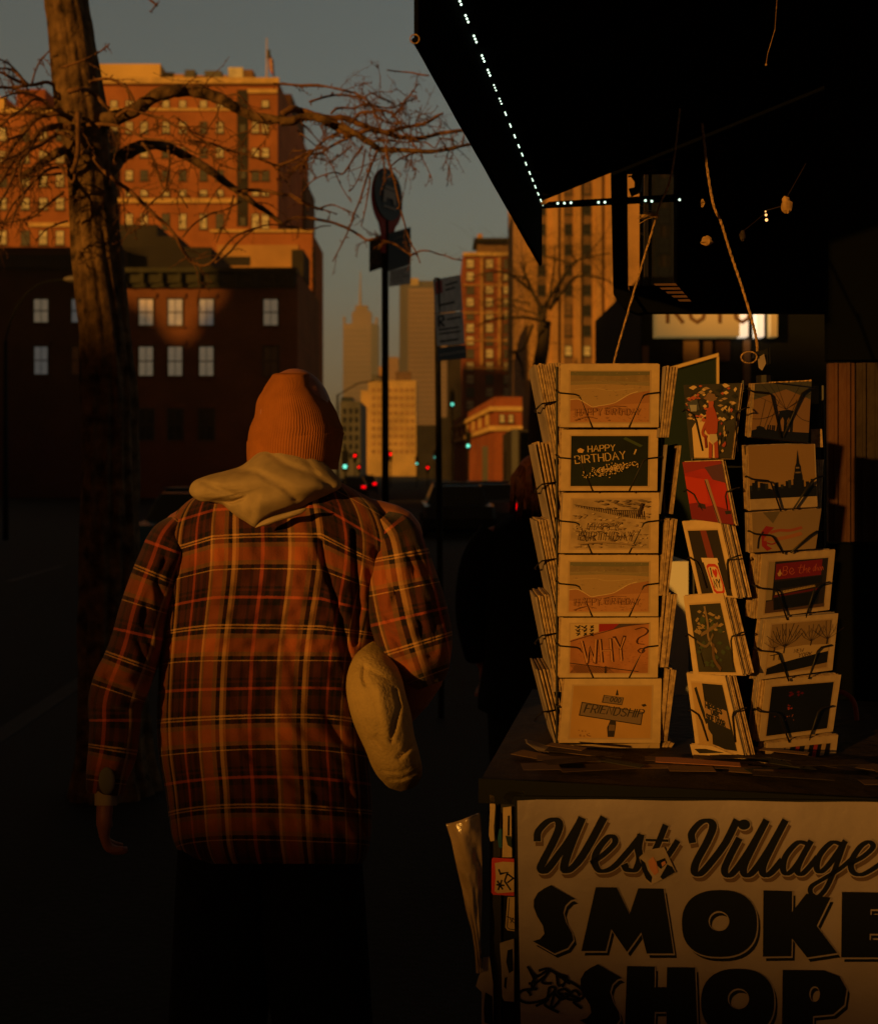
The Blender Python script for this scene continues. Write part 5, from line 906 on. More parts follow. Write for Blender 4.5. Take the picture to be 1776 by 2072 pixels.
BR_ = [  # (mapper, points, r0, r1, y0, y1, ntwig, twig length)
 (Z1, [(560,660),(620,650),(700,622),(760,590),(800,560),(870,515),(950,500),(1020,495),(1100,505),(1180,530),(1250,565),(1320,605),(1400,640),(1480,655),(1550,655)], 15, 8.5, -.05, -.35, 10, .35),
 (Z3, [(60,545),(130,545),(200,520),(260,515),(300,520),(380,545),(450,575),(520,600),(600,650),(680,700),(740,740),(820,745),(900,745),(1000,752),(1100,755),(1230,735),(1345,708),(1480,690)], 8.5, 2.6, -.35, -.6, 30, .26),
 (Z3, [(60,500),(130,460),(180,470),(230,480),(300,505),(400,525),(480,520),(550,545),(620,575),(700,600),(780,625),(850,650),(940,662),(1000,665),(1080,650),(1150,630),(1210,622),(1290,610),(1420,600)], 7, 3, -.33, -.1, 22, .24),
 (Z3, [(300,525),(370,560),(460,610),(540,640),(620,620),(680,600),(740,620),(820,610),(900,590),(980,575),(1050,560),(1100,535),(1130,510),(1180,490)], 5, 2, -.35, -.5, 16, .2),
 (Z3, [(0,283),(100,290),(200,295),(290,293),(400,310),(480,330),(570,350),(610,375),(650,400),(690,450),(710,500),(760,540),(830,560),(880,560)], 2.2, 1.4, -.3, -.7, 14, .16),
 (Z3, [(250,412),(330,385),(400,368),(480,362),(560,372),(620,385),(680,350),(740,380),(800,405),(850,440)], 2.2, 1.4, -.4, -.2, 12, .15),
 (Z3, [(400,495),(430,465),(480,450),(560,455),(620,430),(690,435),(760,450),(830,450),(900,420),(950,400),(990,385)], 2.2, 1.3, -.4, -.3, 12, .15),
 (Z3, [(820,520),(880,460),(910,410),(960,350),(1000,290)], 2.6, 1.2, -.3, -.4, 8, .1),
 (Z3, [(560,540),(600,490),(680,480),(760,470),(820,490),(880,560),(900,620),(940,660),(1000,740)], 2.8, 1.6, -.35, -.6, 14, .14),
 (Z3, [(780,735),(790,790),(810,850),(830,920),(850,1000),(870,1090),(890,1180),(910,1250),(930,1320),(960,1400),(990,1450),(1020,1530)], 2.4, 1.1, -.6, -.8, 6, .1),
 (Z3, [(722,750),(690,830),(660,900),(630,1000),(600,1100),(565,1180),(540,1260),(500,1350),(460,1430),(412,1520)], 2.4, 1.1, -.5, -.2, 6, .1),
 (Z3, [(640,740),(625,830),(610,900),(560,1000),(525,1025)], 1.8, .9, -.4, -.5, 3, .08),(Z3, [(650,880),(670,960),(655,1060),(640,1150),(625,1220),(610,1275)], 1.7, .9, -.4, -.5, 4, .08),
 (Z3, [(1000,760),(950,775),(890,800),(840,835),(800,880)], 2, 1.1, -.6, -.8, 3, .08), (Z3, [(620,720),(560,800),(510,880),(480,910),(430,900),(380,910),(300,940),(240,990),(190,1060)], 2.2, 1, -.4, -.3, 7, .1),
 (Z3, [(600,620),(500,670),(400,720),(330,765),(230,780),(150,800),(90,840),(20,880)], 2.8, 1.3, -.4, -.1, 10, .14), (Z3, [(480,610),(400,650),(340,690),(290,740),(230,800),(180,850),(130,900)], 2.8, 1.4, -.35, -.2, 10, .14),
 (Z3, [(700,660),(760,680),(800,800),(790,690),(900,690),(1050,690),(1120,730),(1160,670),(1240,670),(1280,700)], 1.6, .9, -.6, -.5, 6, .07), (Z3, [(540,720),(440,800),(355,850)], 1.7, .9, -.4, -.3, 3, .08),
 (Z3, [(1080,228),(1020,222),(960,208),(870,200),(790,190)], 1.6, 1.1, -.6, -.6, 1, .05), (Z3, [(400,660),(450,650),(500,665),(530,700)], 1.6, 1, -.4, -.4, 2, .05),
 (Z3, [(140,750),(190,750),(300,740),(400,730)], 1.4, .9, -.4, -.4, 2, .07), (Z3, [(350,760),(400,830),(430,900),(480,1010),(545,1110)], 1.4, .8, -.3, -.3, 2, .06),
 (Z3, [(170,610),(230,660),(300,720)], 1.3, .9, -.3, -.3, 1, .06), (Z3, [(200,560),(260,620),(340,710)], 1.6, 1, -.4, -.3, 2, .06),
 (Z1, [(560,960),(600,930),(640,890),(680,850),(720,825),(780,800),(850,790),(900,800),(950,820),(1030,860),(1100,900),(1180,955),(1250,1010),(1300,1045),(1350,1080),(1400,1120),(1450,1150),(1500,1190),(1550,1230)], 15, 4.2, .0, .5, 12, .3),
 (Z3, [(20,1230),(90,1275),(160,1280),(250,1300),(330,1275),(400,1270)], 3, 1.2, .5, .6, 3, .08), (Z1, [(1550,1230),(1620,1190),(1700,1200),(1776,1210)], 3.2, 2, .5, .5, 3, .1),
 (Z3, [(230,1210),(300,1225),(400,1245),(460,1265),(520,1290),(590,1330),(650,1370),(690,1362),(730,1365),(790,1380),(850,1400),(900,1435),(960,1470),(1020,1445),(1080,1445),(1140,1465),(1200,1480),(1250,1500),(1310,1510)], 3.6, 1.3, .5, .1, 8, .12),
 (Z1, [(1300,1050),(1380,1040),(1450,1045),(1520,1060),(1590,1070),(1650,1110),(1776,1150)], 4, 2.2, .3, .1, 6, .16), (Z3, [(120,1050),(200,1095),(300,1150),(370,1165),(440,1190)], 2.6, 1.3, .3, .1, 4, .08), (Z3, [(300,1160),(400,1125),(480,1150),(560,1185),(590,1205)], 2, 1, .2, .1, 4, .07),
 (Z1, [(445,835),(490,835),(530,880),(570,935),(620,980),(690,1030),(750,1080),(800,1130),(850,1180),(910,1230),(960,1290),(990,1350),(1030,1410),(1060,1440),(1150,1445),(1280,1300),(1400,1250)], 5, 2.2, -.4, -.2, 14, .2),
 (Z1, [(490,450),(540,435),(600,432),(650,450),(690,475),(720,520),(740,565)], 3, 2, -.3, -.5, 6, .14), (Z1, [(520,300),(560,275),(600,240)], 2.2, 1.2, -.3, -.4, 4, .08), (Z1, [(340,370),(430,340),(520,300)], 2.2, 1.5, -.35, -.4, 3, .1),
 (Z1, [(640,640),(700,600),(780,620),(850,640),(900,650),(960,690),(1020,700),(1060,740),(1150,790),(1190,835)], 3.4, 1.2, -.3, -.7, 12, .16), (Z1, [(480,685),(560,680),(640,690),(720,720),(800,760),(900,770),(1000,800),(1100,850),(1190,830)], 3.4, 1.2, -.4, -.7, 12, .18),
 (Z1, [(780,780),(830,850),(860,930),(900,1040),(960,1040),(1030,1140)], 3, 1.2, -.3, -.5, 10, .15), (Z1, [(920,800),(930,880),(920,960),(900,1050),(830,1110),(780,1180),(810,1240)], 2.6, 1.1, -.3, -.6, 8, .14), (Z1, [(1030,770),(1150,785),(1250,820),(1360,850),(1450,880),(1520,905),(1620,870),(1700,830),(1776,800)], 2.8, 2, -.3, -.3, 10, .16),
 (Z1, [(1200,900),(1300,930),(1400,940),(1465,935)], 1.7, 1, -.3, -.4, 3, .1), (Z1, [(1280,1070),(1260,1150),(1220,1240),(1185,1330)], 2.4, 1.2, .2, .1, 5, .1), (Z1, [(1000,1300),(1060,1230),(1150,1170),(1230,1150),(1330,1100)], 2, 1.3, -.1, .1, 5, .12), (Z1, [(1180,1440),(1260,1380),(1300,1330),(1400,1250),(1500,1230),(1600,1250)], 2.2, 1.4, -.1, .3, 5, .1),
 (Z1, [(1190,560),(1195,650),(1190,760)], 1.1, .8, -.3, -.4, 1, .05), (Z1, [(1260,520),(1310,520),(1380,600),(1430,650),(1470,760)], 2, 1.1, -.3, -.4, 4, .1), (Z1, [(1540,455),(1640,470),(1776,470)], 2, 2, -.3, -.3, 3, .08),
 # left side
 (Z1, [(400,520),(330,490),(300,470),(260,450),(210,460),(140,470),(60,480),(0,478),(-80,480)], 4.5, 2.4, .0, -.3, 8, .2), (Z1, [(155,465),(110,420),(60,380),(0,375),(-60,370)], 3.2, 1.6, -.2, -.3, 6, .15), (Z1, [(155,462),(90,440),(20,402),(-40,380)], 3.6, 2, -.2, -.3, 5, .12), (Z1, [(140,455),(100,400),(50,350),(0,325),(-60,300)], 2.5, 1.5, -.2, -.3, 5, .1),
 (Z1, [(175,465),(195,390),(225,330),(270,280)], 2.2, 1.3, -.1, -.1, 5, .1), (Z1, [(800,-30),(830,5),(865,30)], 3, 2, -.3, -.3, 3, .06), (Z1, [(390,650),(330,620),(260,630),(200,650),(120,740),(60,820),(20,890),(-40,960)], 6, 2.6, -.2, -.4, 14, .26),
 (Z1, [(400,700),(340,690),(270,700),(220,720),(160,790),(100,850),(50,920),(0,1000),(-50,1050)], 7, 2.6, -.2, -.5, 14, .26), (Z1, [(400,760),(350,730),(300,740),(230,790),(150,830),(100,900),(60,1000),(20,1080),(-20,1130)], 4.5, 2, -.3, -.6, 14, .24),
 (Z1, [(360,820),(310,840),(250,880),(200,920),(160,945),(120,970)], 9, 6, -.1, -.3, 4, .2), (Z1, [(420,560),(340,590),(240,590),(150,610),(60,640),(-20,700)], 4, 2, .1, .2, 10, .2), (Z1, [(430,620),(430,700),(430,800),(420,880),(400,940)], 5, 4, -.45, -.5, 3, .12),
 (Z1, [(380,930),(320,915),(240,940),(180,1000),(130,1060),(80,1110),(40,1180),(10,1270)], 3.4, 1.4, -.4, -.7, 14, .2), (Z1, [(350,1050),(290,1100),(240,1140),(180,1190),(90,1210),(0,1225),(-40,1230)], 2.6, 1.4, -.3, -.5, 10, .18), (Z1, [(370,1210),(310,1230),(250,1260),(200,1320)], 2, 1, -.3, -.5, 4, .1),
 (Z1, [(390,640),(300,600),(200,540),(120,600),(60,640),(0,690)], 3.4, 1.6, -.3, -.7, 12, .2), (Z1, [(340,950),(240,960),(150,970),(60,960),(0,970)], 2.6, 1.3, -.3, -.4, 10, .16), (Z1, [(200,760),(140,860),(110,960),(130,1080),(90,1150),(60,1250)], 2.4, 1.2, -.5, -.8, 9, .14),
 (Z1, [(120,740),(60,760),(0,800),(-40,830)], 2.6, 1.6, -.4, -.6, 6, .14), (Z1, [(100,850),(40,870),(0,900)], 2.2, 1.4, -.4, -.6, 5, .12), (Z1, [(260,560),(180,520),(90,510),(0,540)], 2.6, 1.6, -.3, -.5, 8, .14),
 (Z1, [(420,880),(400,1000),(330,910),(280,900),(200,930)], 2.4, 1.4, -.5, -.5, 4, .1), (Z1, [(380,500),(430,490),(500,500),(560,560),(600,600)], 5, 4, -.3, -.2, 4, .12)]
rnd = random.Random(19)
for f, pts, r0, r1, y0, y1, nt_, L in BR_:
    n = len(pts); P3 = []
    for i, p in enumerate(pts):
        t = i/(n-1); u, v = f(*p); P3.append((*W(u, v, TY + y0*(1-t) + y1*t + .04*math.sin(i*1.7+p[0])), (r0*(1-t)+r1*t)/F*TY))
    C_ = catmull(P3, 4); rs = [max(.0012, c[3]*(1+rnd.uniform(-.10,.12))) for c in C_]; o = MB(); o.mi = 0
    pp = [Vector(c[:3]) for c in C_]; o.tube(pp, rs, 10 if r0 > 5 else 6, jitter=.06)
    o.mi = 1; twigs(o, pp, (r0+r1)/2/F*TY*.7, int(nt_*.65), L*1.1, rnd, 2 if nt_ > 7 else 1)
    for _ in range(nt_):                                              # buds and knots on the limb itself
        k = rnd.randrange(1, len(pp)-1); dd = Vector((rnd.uniform(-1,1), rnd.uniform(-.6,.6), rnd.uniform(-1,1))).normalized(); o.tube([pp[k], pp[k]+dd*(rs[k]+rnd.uniform(.008,.02))], [.004,.0022], 4)
    o.build('branch', [M['bark'] if r0 > 8 else M['twig'], M['twig']], tree, True)
# small bare tree behind the racks
bt = thing('bare_tree', 'dark bare tree between the brick apartments and the tan office block', 'tree', W(1085,955,24)-Vector((0,0,1.62)))
BY = 24; o = MB(); o.tube([W(1078,1110,BY), W(1082,900,BY), W(1088,760,BY), W(1097,700,BY), (W(1104,650,BY))], [.24,.17,.15,.14,.12], 12, jitter=.08); o.build('trunk', M['fartwig'], bt, True)
Z4 = lambda x, y: (604.4+x*.2917, 518+y*.2917)
Z8 = lambda x, y: (1018.8+x*.3889, 259+y*.3889)
limbs = [(Z4,[(1700,480),(1690,400),(1660,330),(1620,250),(1570,130),(1540,40)],.09),(Z4,[(1690,440),(1720,330),(1776,230),(1830,150)],.09),(Z4,[(1610,240),(1560,200),(1480,140),(1400,110),(1300,115),(1200,150)],.05),(Z4,[(1700,470),(1640,440),(1520,425),(1400,430),(1300,455),(1230,490)],.05),(Z4,[(1600,330),(1500,310),(1400,300),(1300,330)],.03),(Z4,[(1640,400),(1540,370),(1450,340),(1360,360)],.03),
 (Z8,[(240,940),(300,860),(370,780),(430,770),(500,780),(560,805)],.06),(Z8,[(250,920),(290,820),(330,740),(380,690),(450,670),(550,650)],.06),(Z8,[(370,710),(300,690),(230,670),(180,660)],.04),(Z8,[(230,930),(250,800),(265,700),(265,620)],.04),(Z8,[(200,960),(160,870),(120,790),(60,770),(0,750)],.05),(Z8,[(200,1000),(120,985),(0,990)],.03),(Z8,[(100,790),(110,720),(95,660)],.025),(Z8,[(380,700),(350,640),(340,580),(300,520)],.03),(Z8,[(420,680),(470,620),(520,560)],.025),
 (Z4,[(1620,480),(1560,640),(1500,660),(1450,665)],.05),(Z4,[(1500,670),(1540,740),(1560,850)],.05)]
for f, pts, r0 in limbs:
    o = MB(); P3 = [W(*f(*p), BY + .5*math.sin(i*1.3+p[0])) for i, p in enumerate(pts)]; C_ = [Vector(c) for c in catmull([tuple(p) for p in P3], 4)]; n = len(C_); o.tube(C_, [r0*.7*(1-.75*i/n) for i in range(n)], 6); twigs(o, C_, .02, 18, 1.3, rnd, 2, .0, False)
    o.build('branch', M['fartwig'], bt, True)
random.seed(77)
tag((lambda o: ([o.tube([W(1230+random.uniform(0,85), 740-random.uniform(0,120), 30), W(1230+random.uniform(0,85), 740-random.uniform(0,120), 30)], .02, 4) for _ in range(60)], o.build('bare_shrub', M['fartwig']))[-1])(MB()), 'tangle of dark bare twigs right of the left rope', 'shrub')
# ------------------------------------------------------------------ sign posts
M['wsign0'] = mat('pale sign print', (.5,.45,.42), .6)
bs = thing('bus_stop_sign', 'tall bus stop pole with a dark oval head on a red stem', 'street sign', (W(780,955,10).x, 10, 0))
SY = 10; c = W(780, 955, SY); o = MB(); o.tube([(c.x,SY,0),(c.x-.005,SY,W(0,440,SY).z)], .031, 12); o.build('pole', M['black'], bs, True)
def rotquad(cx, Y, w, z0, z1, ang, t=.01):
    d = Vector((math.cos(ang), math.sin(ang), 0)); nn = Vector((math.sin(ang), -math.cos(ang), 0)); p = Vector((cx, Y, 0)); return p, d, nn
ang = R(58); dd = Vector((math.cos(ang), math.sin(ang), 0)); nn = Vector((math.sin(ang), -math.cos(ang), 0)); cc = W(784, 398, SY)
def disc(cx, cy, rx, rz, off, name, m, parent, pts=None):
    o = MB(); P = pts or ell(cx, cy, rx, rz, 32); q = [cc + dd*x + UP*y + nn*off for x, y in P]; o.slab(q, -nn*.012); return o.build(name, M[m], parent)
disc(0, -.02, .235, .265, 0, 'head', 'red', bs, [(x, y) for x, y in ell(0, -.02, .235, .27, 32)]); M['signface'] = mat('dark sign face', (.035,.05,.075), .5)
disc(0, .015, .215, .225, .014, 'face', 'signface', bs)
o = MB(); q = [(-.14,-.2),(.14,-.2),(.075,-.36),(.075,-.5),(-.075,-.5),(-.075,-.36)]; o.slab([cc+dd*x+UP*y+nn*.004 for x, y in q], -nn*.02); o.build('stem', M['red'], bs)
o = MB(); P = [(-.09,.05),(.09,.05),(.1,-.06),(.06,-.06),(.05,-.02),(-.05,-.02),(-.06,-.06),(-.1,-.06)]; o.poly(P, lambda x, y: cc+dd*x+UP*(y)+nn*.0265); o.slab([cc+dd*x+UP*y+nn*.027 for x, y in ((-.07,.06),(.07,.06),(.07,.085),(-.07,.085))], nn*.001)
text(o, 'BUS', -.1, .12, .05, .01, lambda x, y, k=0: cc+dd*x+UP*(.26-y)+nn*(.0266+k), 1, .2); o.ribbon([(-.09,-.1),(.09,-.1)], .014, lambda x, y: cc+dd*x+UP*y+nn*.0266); o.build('bus_symbol', M['wsign0'], bs)
def panel(root, uvs, Ys, m, name, lines=(), lm='signgrey', th_=.008):
    q = [W(u, v, y) for (u, v), y in zip(uvs, Ys)]; o = MB(); o.slab([q[0], q[3], q[2], q[1]], (0, th_, 0)); pn = o.build(name, M[m], root); c = Card(q); o = MB()
    for i, (x0, y0, x1, y1, w) in enumerate(lines): o.ribbon([(x0,y0),(x1,y1)], w, lambda a, b: c(a, b, .0025))
    if lines: o.build('lettering', M[lm], pn)
    return pn, c
M['wsign'] = mat('pale worn sign', (.55,.5,.48), .6, .2, 20)
pn, c1 = panel(bs, [(747,486),(775,473),(775,541),(747,550)], [10.12,9.98,9.98,10.12], 'signblue', 'sign_panel', [(.15,.25,.8,.2,.05),(.15,.4,.7,.36,.04)], 'grayb')
o = MB(); text(o, 'M20', .1, .85, .28, .05, lambda a, b, k=0: c1(a, b, .003+k), 1, .25) if False else o.ribbon([(.15,.85),(.2,.6),(.4,.8),(.55,.58),(.6,.85),(.8,.8)], .06, lambda a, b: c1(a, b, .003)); o.build('lettering', M['grayb'], pn)
pn, c1 = panel(bs, [(786,472),(831,459),(831,535),(786,549)], [9.97,10.25,10.25,9.97], 'signblue', 'sign_panel', [(.2,.2,.85,.17,.05),(.2,.35,.6,.33,.04)], 'grayb')
panel(bs, [(787,549),(831,536),(831,574),(787,580)], [9.96,10.24,10.24,9.96], 'wsign', 'timetable_panel', [(.15,.2,.85,.17,.05),(.15,.38,.7,.35,.04),(.15,.56,.85,.53,.05),(.15,.75,.6,.73,.04)], 'grayb')
ps = thing('parking_sign', 'shorter pole with pale grey parking regulation signs', 'street sign', (W(890,955,7.5).x, 7.5, 0)); PY = 7.5
o = MB(); o.tube([(W(893,955,PY).x,PY,0),(W(884,566,PY).x,PY+.01,W(0,562,PY).z)], .02, 8); o.build('pole', M['black'], ps)
g_ = mat('worn white sign', (.62,.56,.54), .6, .2, 20); M['wsign'] = g_
pn, c2 = panel(ps, [(876,566),(931,556),(936,628),(880,634)], [7.45,7.75,7.75,7.45], 'wsign', 'sign_plate', [(.42,.22,.85,.18,.05),(.42,.36,.75,.33,.05),(.15,.78,.7,.74,.06)], 'wood')
o = MB(); o.poly([(.06,.08),(.3,.05),(.3,.42),(.06,.45)], lambda a, b: c2(a, b, .003)); o.build('red_symbol', M['red'], pn)
pn, c3 = panel(ps, [(880,636),(936,630),(940,696),(884,700)], [7.45,7.75,7.75,7.45], 'wsign', 'sign_plate', [(.4,.2,.9,.17,.05),(.1,.5,.8,.47,.05),(.1,.63,.85,.6,.05),(.12,.87,.75,.84,.06)], 'wood')
o = MB(); text(o, 'P', .1, .40, .3, .07, lambda a, b, k=0: c3(a, b, .0035+k), .5, .2) if False else o.ribbon([(.1,.4),(.1,.08),(.25,.07),(.28,.2),(.14,.24),(.28,.4)], .055, lambda a, b: c3(a, b, .0035)); o.build('lettering', M['ink'], pn)
panel(ps, [(884,704),(942,698),(943,725),(885,731)], [7.44,7.75,7.75,7.44], 'signblue', 'name_plate', [(.12,.55,.3,.52,.2),(.36,.53,.52,.5,.2),(.6,.48,.9,.44,.2)], 'signgrey')
# ------------------------------------------------------------------ lamps and signals
def street_lamp(label, u, Y, vt, arm, r=.07, m='steel'):
    t_ = thing('street_lamp', label, 'street lamp', (W(u,955,Y).x, Y, 0), 'cobra head street lamps'); b = W(u, vt, Y)
    o = MB(); o.tube([(b.x,Y,0), (b.x,Y,b.z*.5), b], [r*1.3,r*1.1,r*.8], 10); o.build('pole', M[m], t_, True)
    P = catmull([tuple(W(a, v, Y)) for a, v in arm], 6); o = MB(); o.tube(P, r*.5, 8); o.build('arm', M[m], t_, True)
    e = Vector(P[-1]); d = (Vector(P[-1])-Vector(P[-4])).normalized(); o = MB(); o.ball(e+d*.3, (.38,.16,.09), 12, 8); o.build('lamp_head', M['signgrey'], t_, True); return t_
street_lamp('thin street lamp with a rising arm right of the orange beanie', 683, 60, 798, [(683,800),(700,790),(725,776),(745,772),(760,770)])
street_lamp('street lamp with a curved arm at the far left edge', 12, 27, 690, [(12,700),(14,680),(30,630),(60,590),(95,570),(135,566)], .05, 'black')
def signal(label, u, v, Y, lens, e, r=.10):
    p = W(u, v, Y); t_ = thing('traffic_light', label, 'traffic light', (p.x, Y, 0), 'traffic lights down the avenue')
    o = MB(); zt = p.z + (.75 if lens == 'teal' else .25); o.tube([(p.x, Y+.25, -.12), (p.x, Y+.25, zt+.3)], .06, 8); o.build('pole', M['black'], t_)
    o = MB(); o.box((p.x-.17, Y+.02, zt-1.0), (p.x+.17, Y+.2, zt+.1)); o.box((p.x-.05,Y+.2,zt-.6),(p.x+.05,Y+.24,zt-.5)); o.build('housing', M['black'], t_)
    o = MB(); o.ball((p.x, Y-.0, p.z), (r, .04, r), 12, 8); mm = M[lens].copy(); mm.node_tree.nodes['Principled BSDF'].inputs['Emission Strength'].default_value = e; o.build('lens', mm, t_, True); return t_
signal('green traffic light just right of the beige hood', 698, 944, 60, 'teal', 1.6); signal('green traffic light highest on the right side of the avenue', 915, 818, 75, 'teal', 1.2); signal('green traffic light under the red corner building', 947, 902, 70, 'teal', 1.5); signal('green traffic light against the edge of the left card rack', 1057, 914, 55, 'teal', .6)
signal('dim green traffic light between the two signposts', 843, 938, 130, 'teal', 1.6); signal('faint green traffic light beside the second signpost', 879, 925, 160, 'teal', .8)
signal('red traffic light above the far traffic left of the bus stop pole', 718, 922, 120, 'redl', 4, .11); signal('red traffic light beside the bus stop pole', 790, 919, 120, 'redl', 4, .11); signal('lower red traffic light beneath the first one left of the pole', 726, 945, 150, 'redl', 4, .11); signal('red traffic light left of the second signpost', 865, 946, 140, 'redl', 4, .11)
# ------------------------------------------------------------------ cars
def car(label, x, y, yaw, paint, lights=2.0, group='cars on the avenue', suv=False, tl=True):
    H = 1.75 if suv else 1.45; t_ = thing('parked_car' if not tl else 'car', label, 'car', (x, y, -.12), group); cs, sn = math.cos(yaw), math.sin(yaw)
    def T(px_, py_, pz): return Vector((x + px_*cs - py_*sn, y + px_*sn + py_*cs, pz-.12))
    def loft(sec, name, m, mirror=True):     # sec: list of (y, halfwidth, z) profile loops side view -> prism with chamfer
        o = MB(); n = len(sec); vs_ = []
        for w_ in (-1, -.92, .92, 1):
            for (yy, zz, hw) in sec: vs_.append(T(w_*hw, yy*(1 if abs(w_) < 1 else .985), zz if abs(w_) < 1 else (zz*.97+.02)))
        o.add(vs_, [(a*n+i, a*n+(i+1)%n, (a+1)*n+(i+1)%n, (a+1)*n+i) for a in range(3) for i in range(n)] + [tuple(range(n-1,-1,-1)), tuple(range(3*n,4*n))]); return o.build(name, m, t_)
    h1 = .95 if not suv else 1.08
    loft([(-2.2,.35,.86),(-2.25,.6,.88),(-2.15,h1-.05,.86),(-1.6,h1,.86),(1.0,h1,.86),(1.9,h1-.12,.84),(2.2,.7,.82),(2.2,.35,.82),(1.9,.25,.84),(-1.9,.25,.84)], 'body', paint)
    back = -1.95 if suv else -1.55
    loft([(back,h1-.02,.80),(back+.35,H-.06,.62),(back+.7,H,.6),(.1,H,.6),(.45,H-.07,.62),(1.15,h1-.02,.78)], 'cabin', M['darkglass'])
    o = MB(); o.slab([T(-.6,back+.62,H), T(.6,back+.62,H), T(.6,.15,H), T(-.6,.15,H)], (0,0,.03)); o.build('roof', paint, t_)
    for sx in (-1,1):
        for sy in (-1.4,1.4):
            o = MB(); o.tube([T(sx*.74,sy,.32), T(sx*.9,sy,.32)], .32, 18); w_ = o.build('wheel', M['rubber'], t_); o = MB(); o.tube([T(sx*.86,sy,.32), T(sx*.915,sy,.32)], .19, 12); o.build('rim', M['signgrey'], w_)
        if tl:
            o = MB(); o.box((-.13,-.03,-.07),(.13,.03,.07), [Vector((cs,sn,0)),Vector((-sn,cs,0)),UP], T(sx*.7,-2.25,.78)); mm = M['redl'].copy(); mm.node_tree.nodes['Principled BSDF'].inputs['Emission Strength'].default_value = lights; o.build('tail_light', mm, t_)
    return t_
def xz(u, Y): return W(u, 955, Y).x
car('dark car waiting far down the avenue with lit tail lights', xz(742,95), 95, .04, M['carpaint'], 2.5); car('dim distant car left of the dark car with a single visible tail light', xz(716,75), 75, .04, M['carpaint'], 1.6)
car('grey car beyond the second signpost with pale roof highlights', xz(925,26), 30, .04, M['carpaint'], .0, tl=False); car('car with a red tail light left of the person in the navy coat', xz(985,34), 34, .04, mat('silver paint', (.12,.11,.11), .3, spec=.6), 1.6)
car('blue car parked at the kerb behind the plaid shirt shoulder', -4.06, 20, .05, M['carblue'], 0, 'cars parked along the kerb', tl=False)
car('dark suv parked further up the kerb', -4.6, 28, .04, M['carpaint'], 0, 'cars parked along the kerb', True, False); car('dark car at the far left across the avenue', -8.2, 15, .04, mat('maroon paint', (.08,.01,.01), .3, spec=.6), .05, 'cars parked along the kerb', False, True)
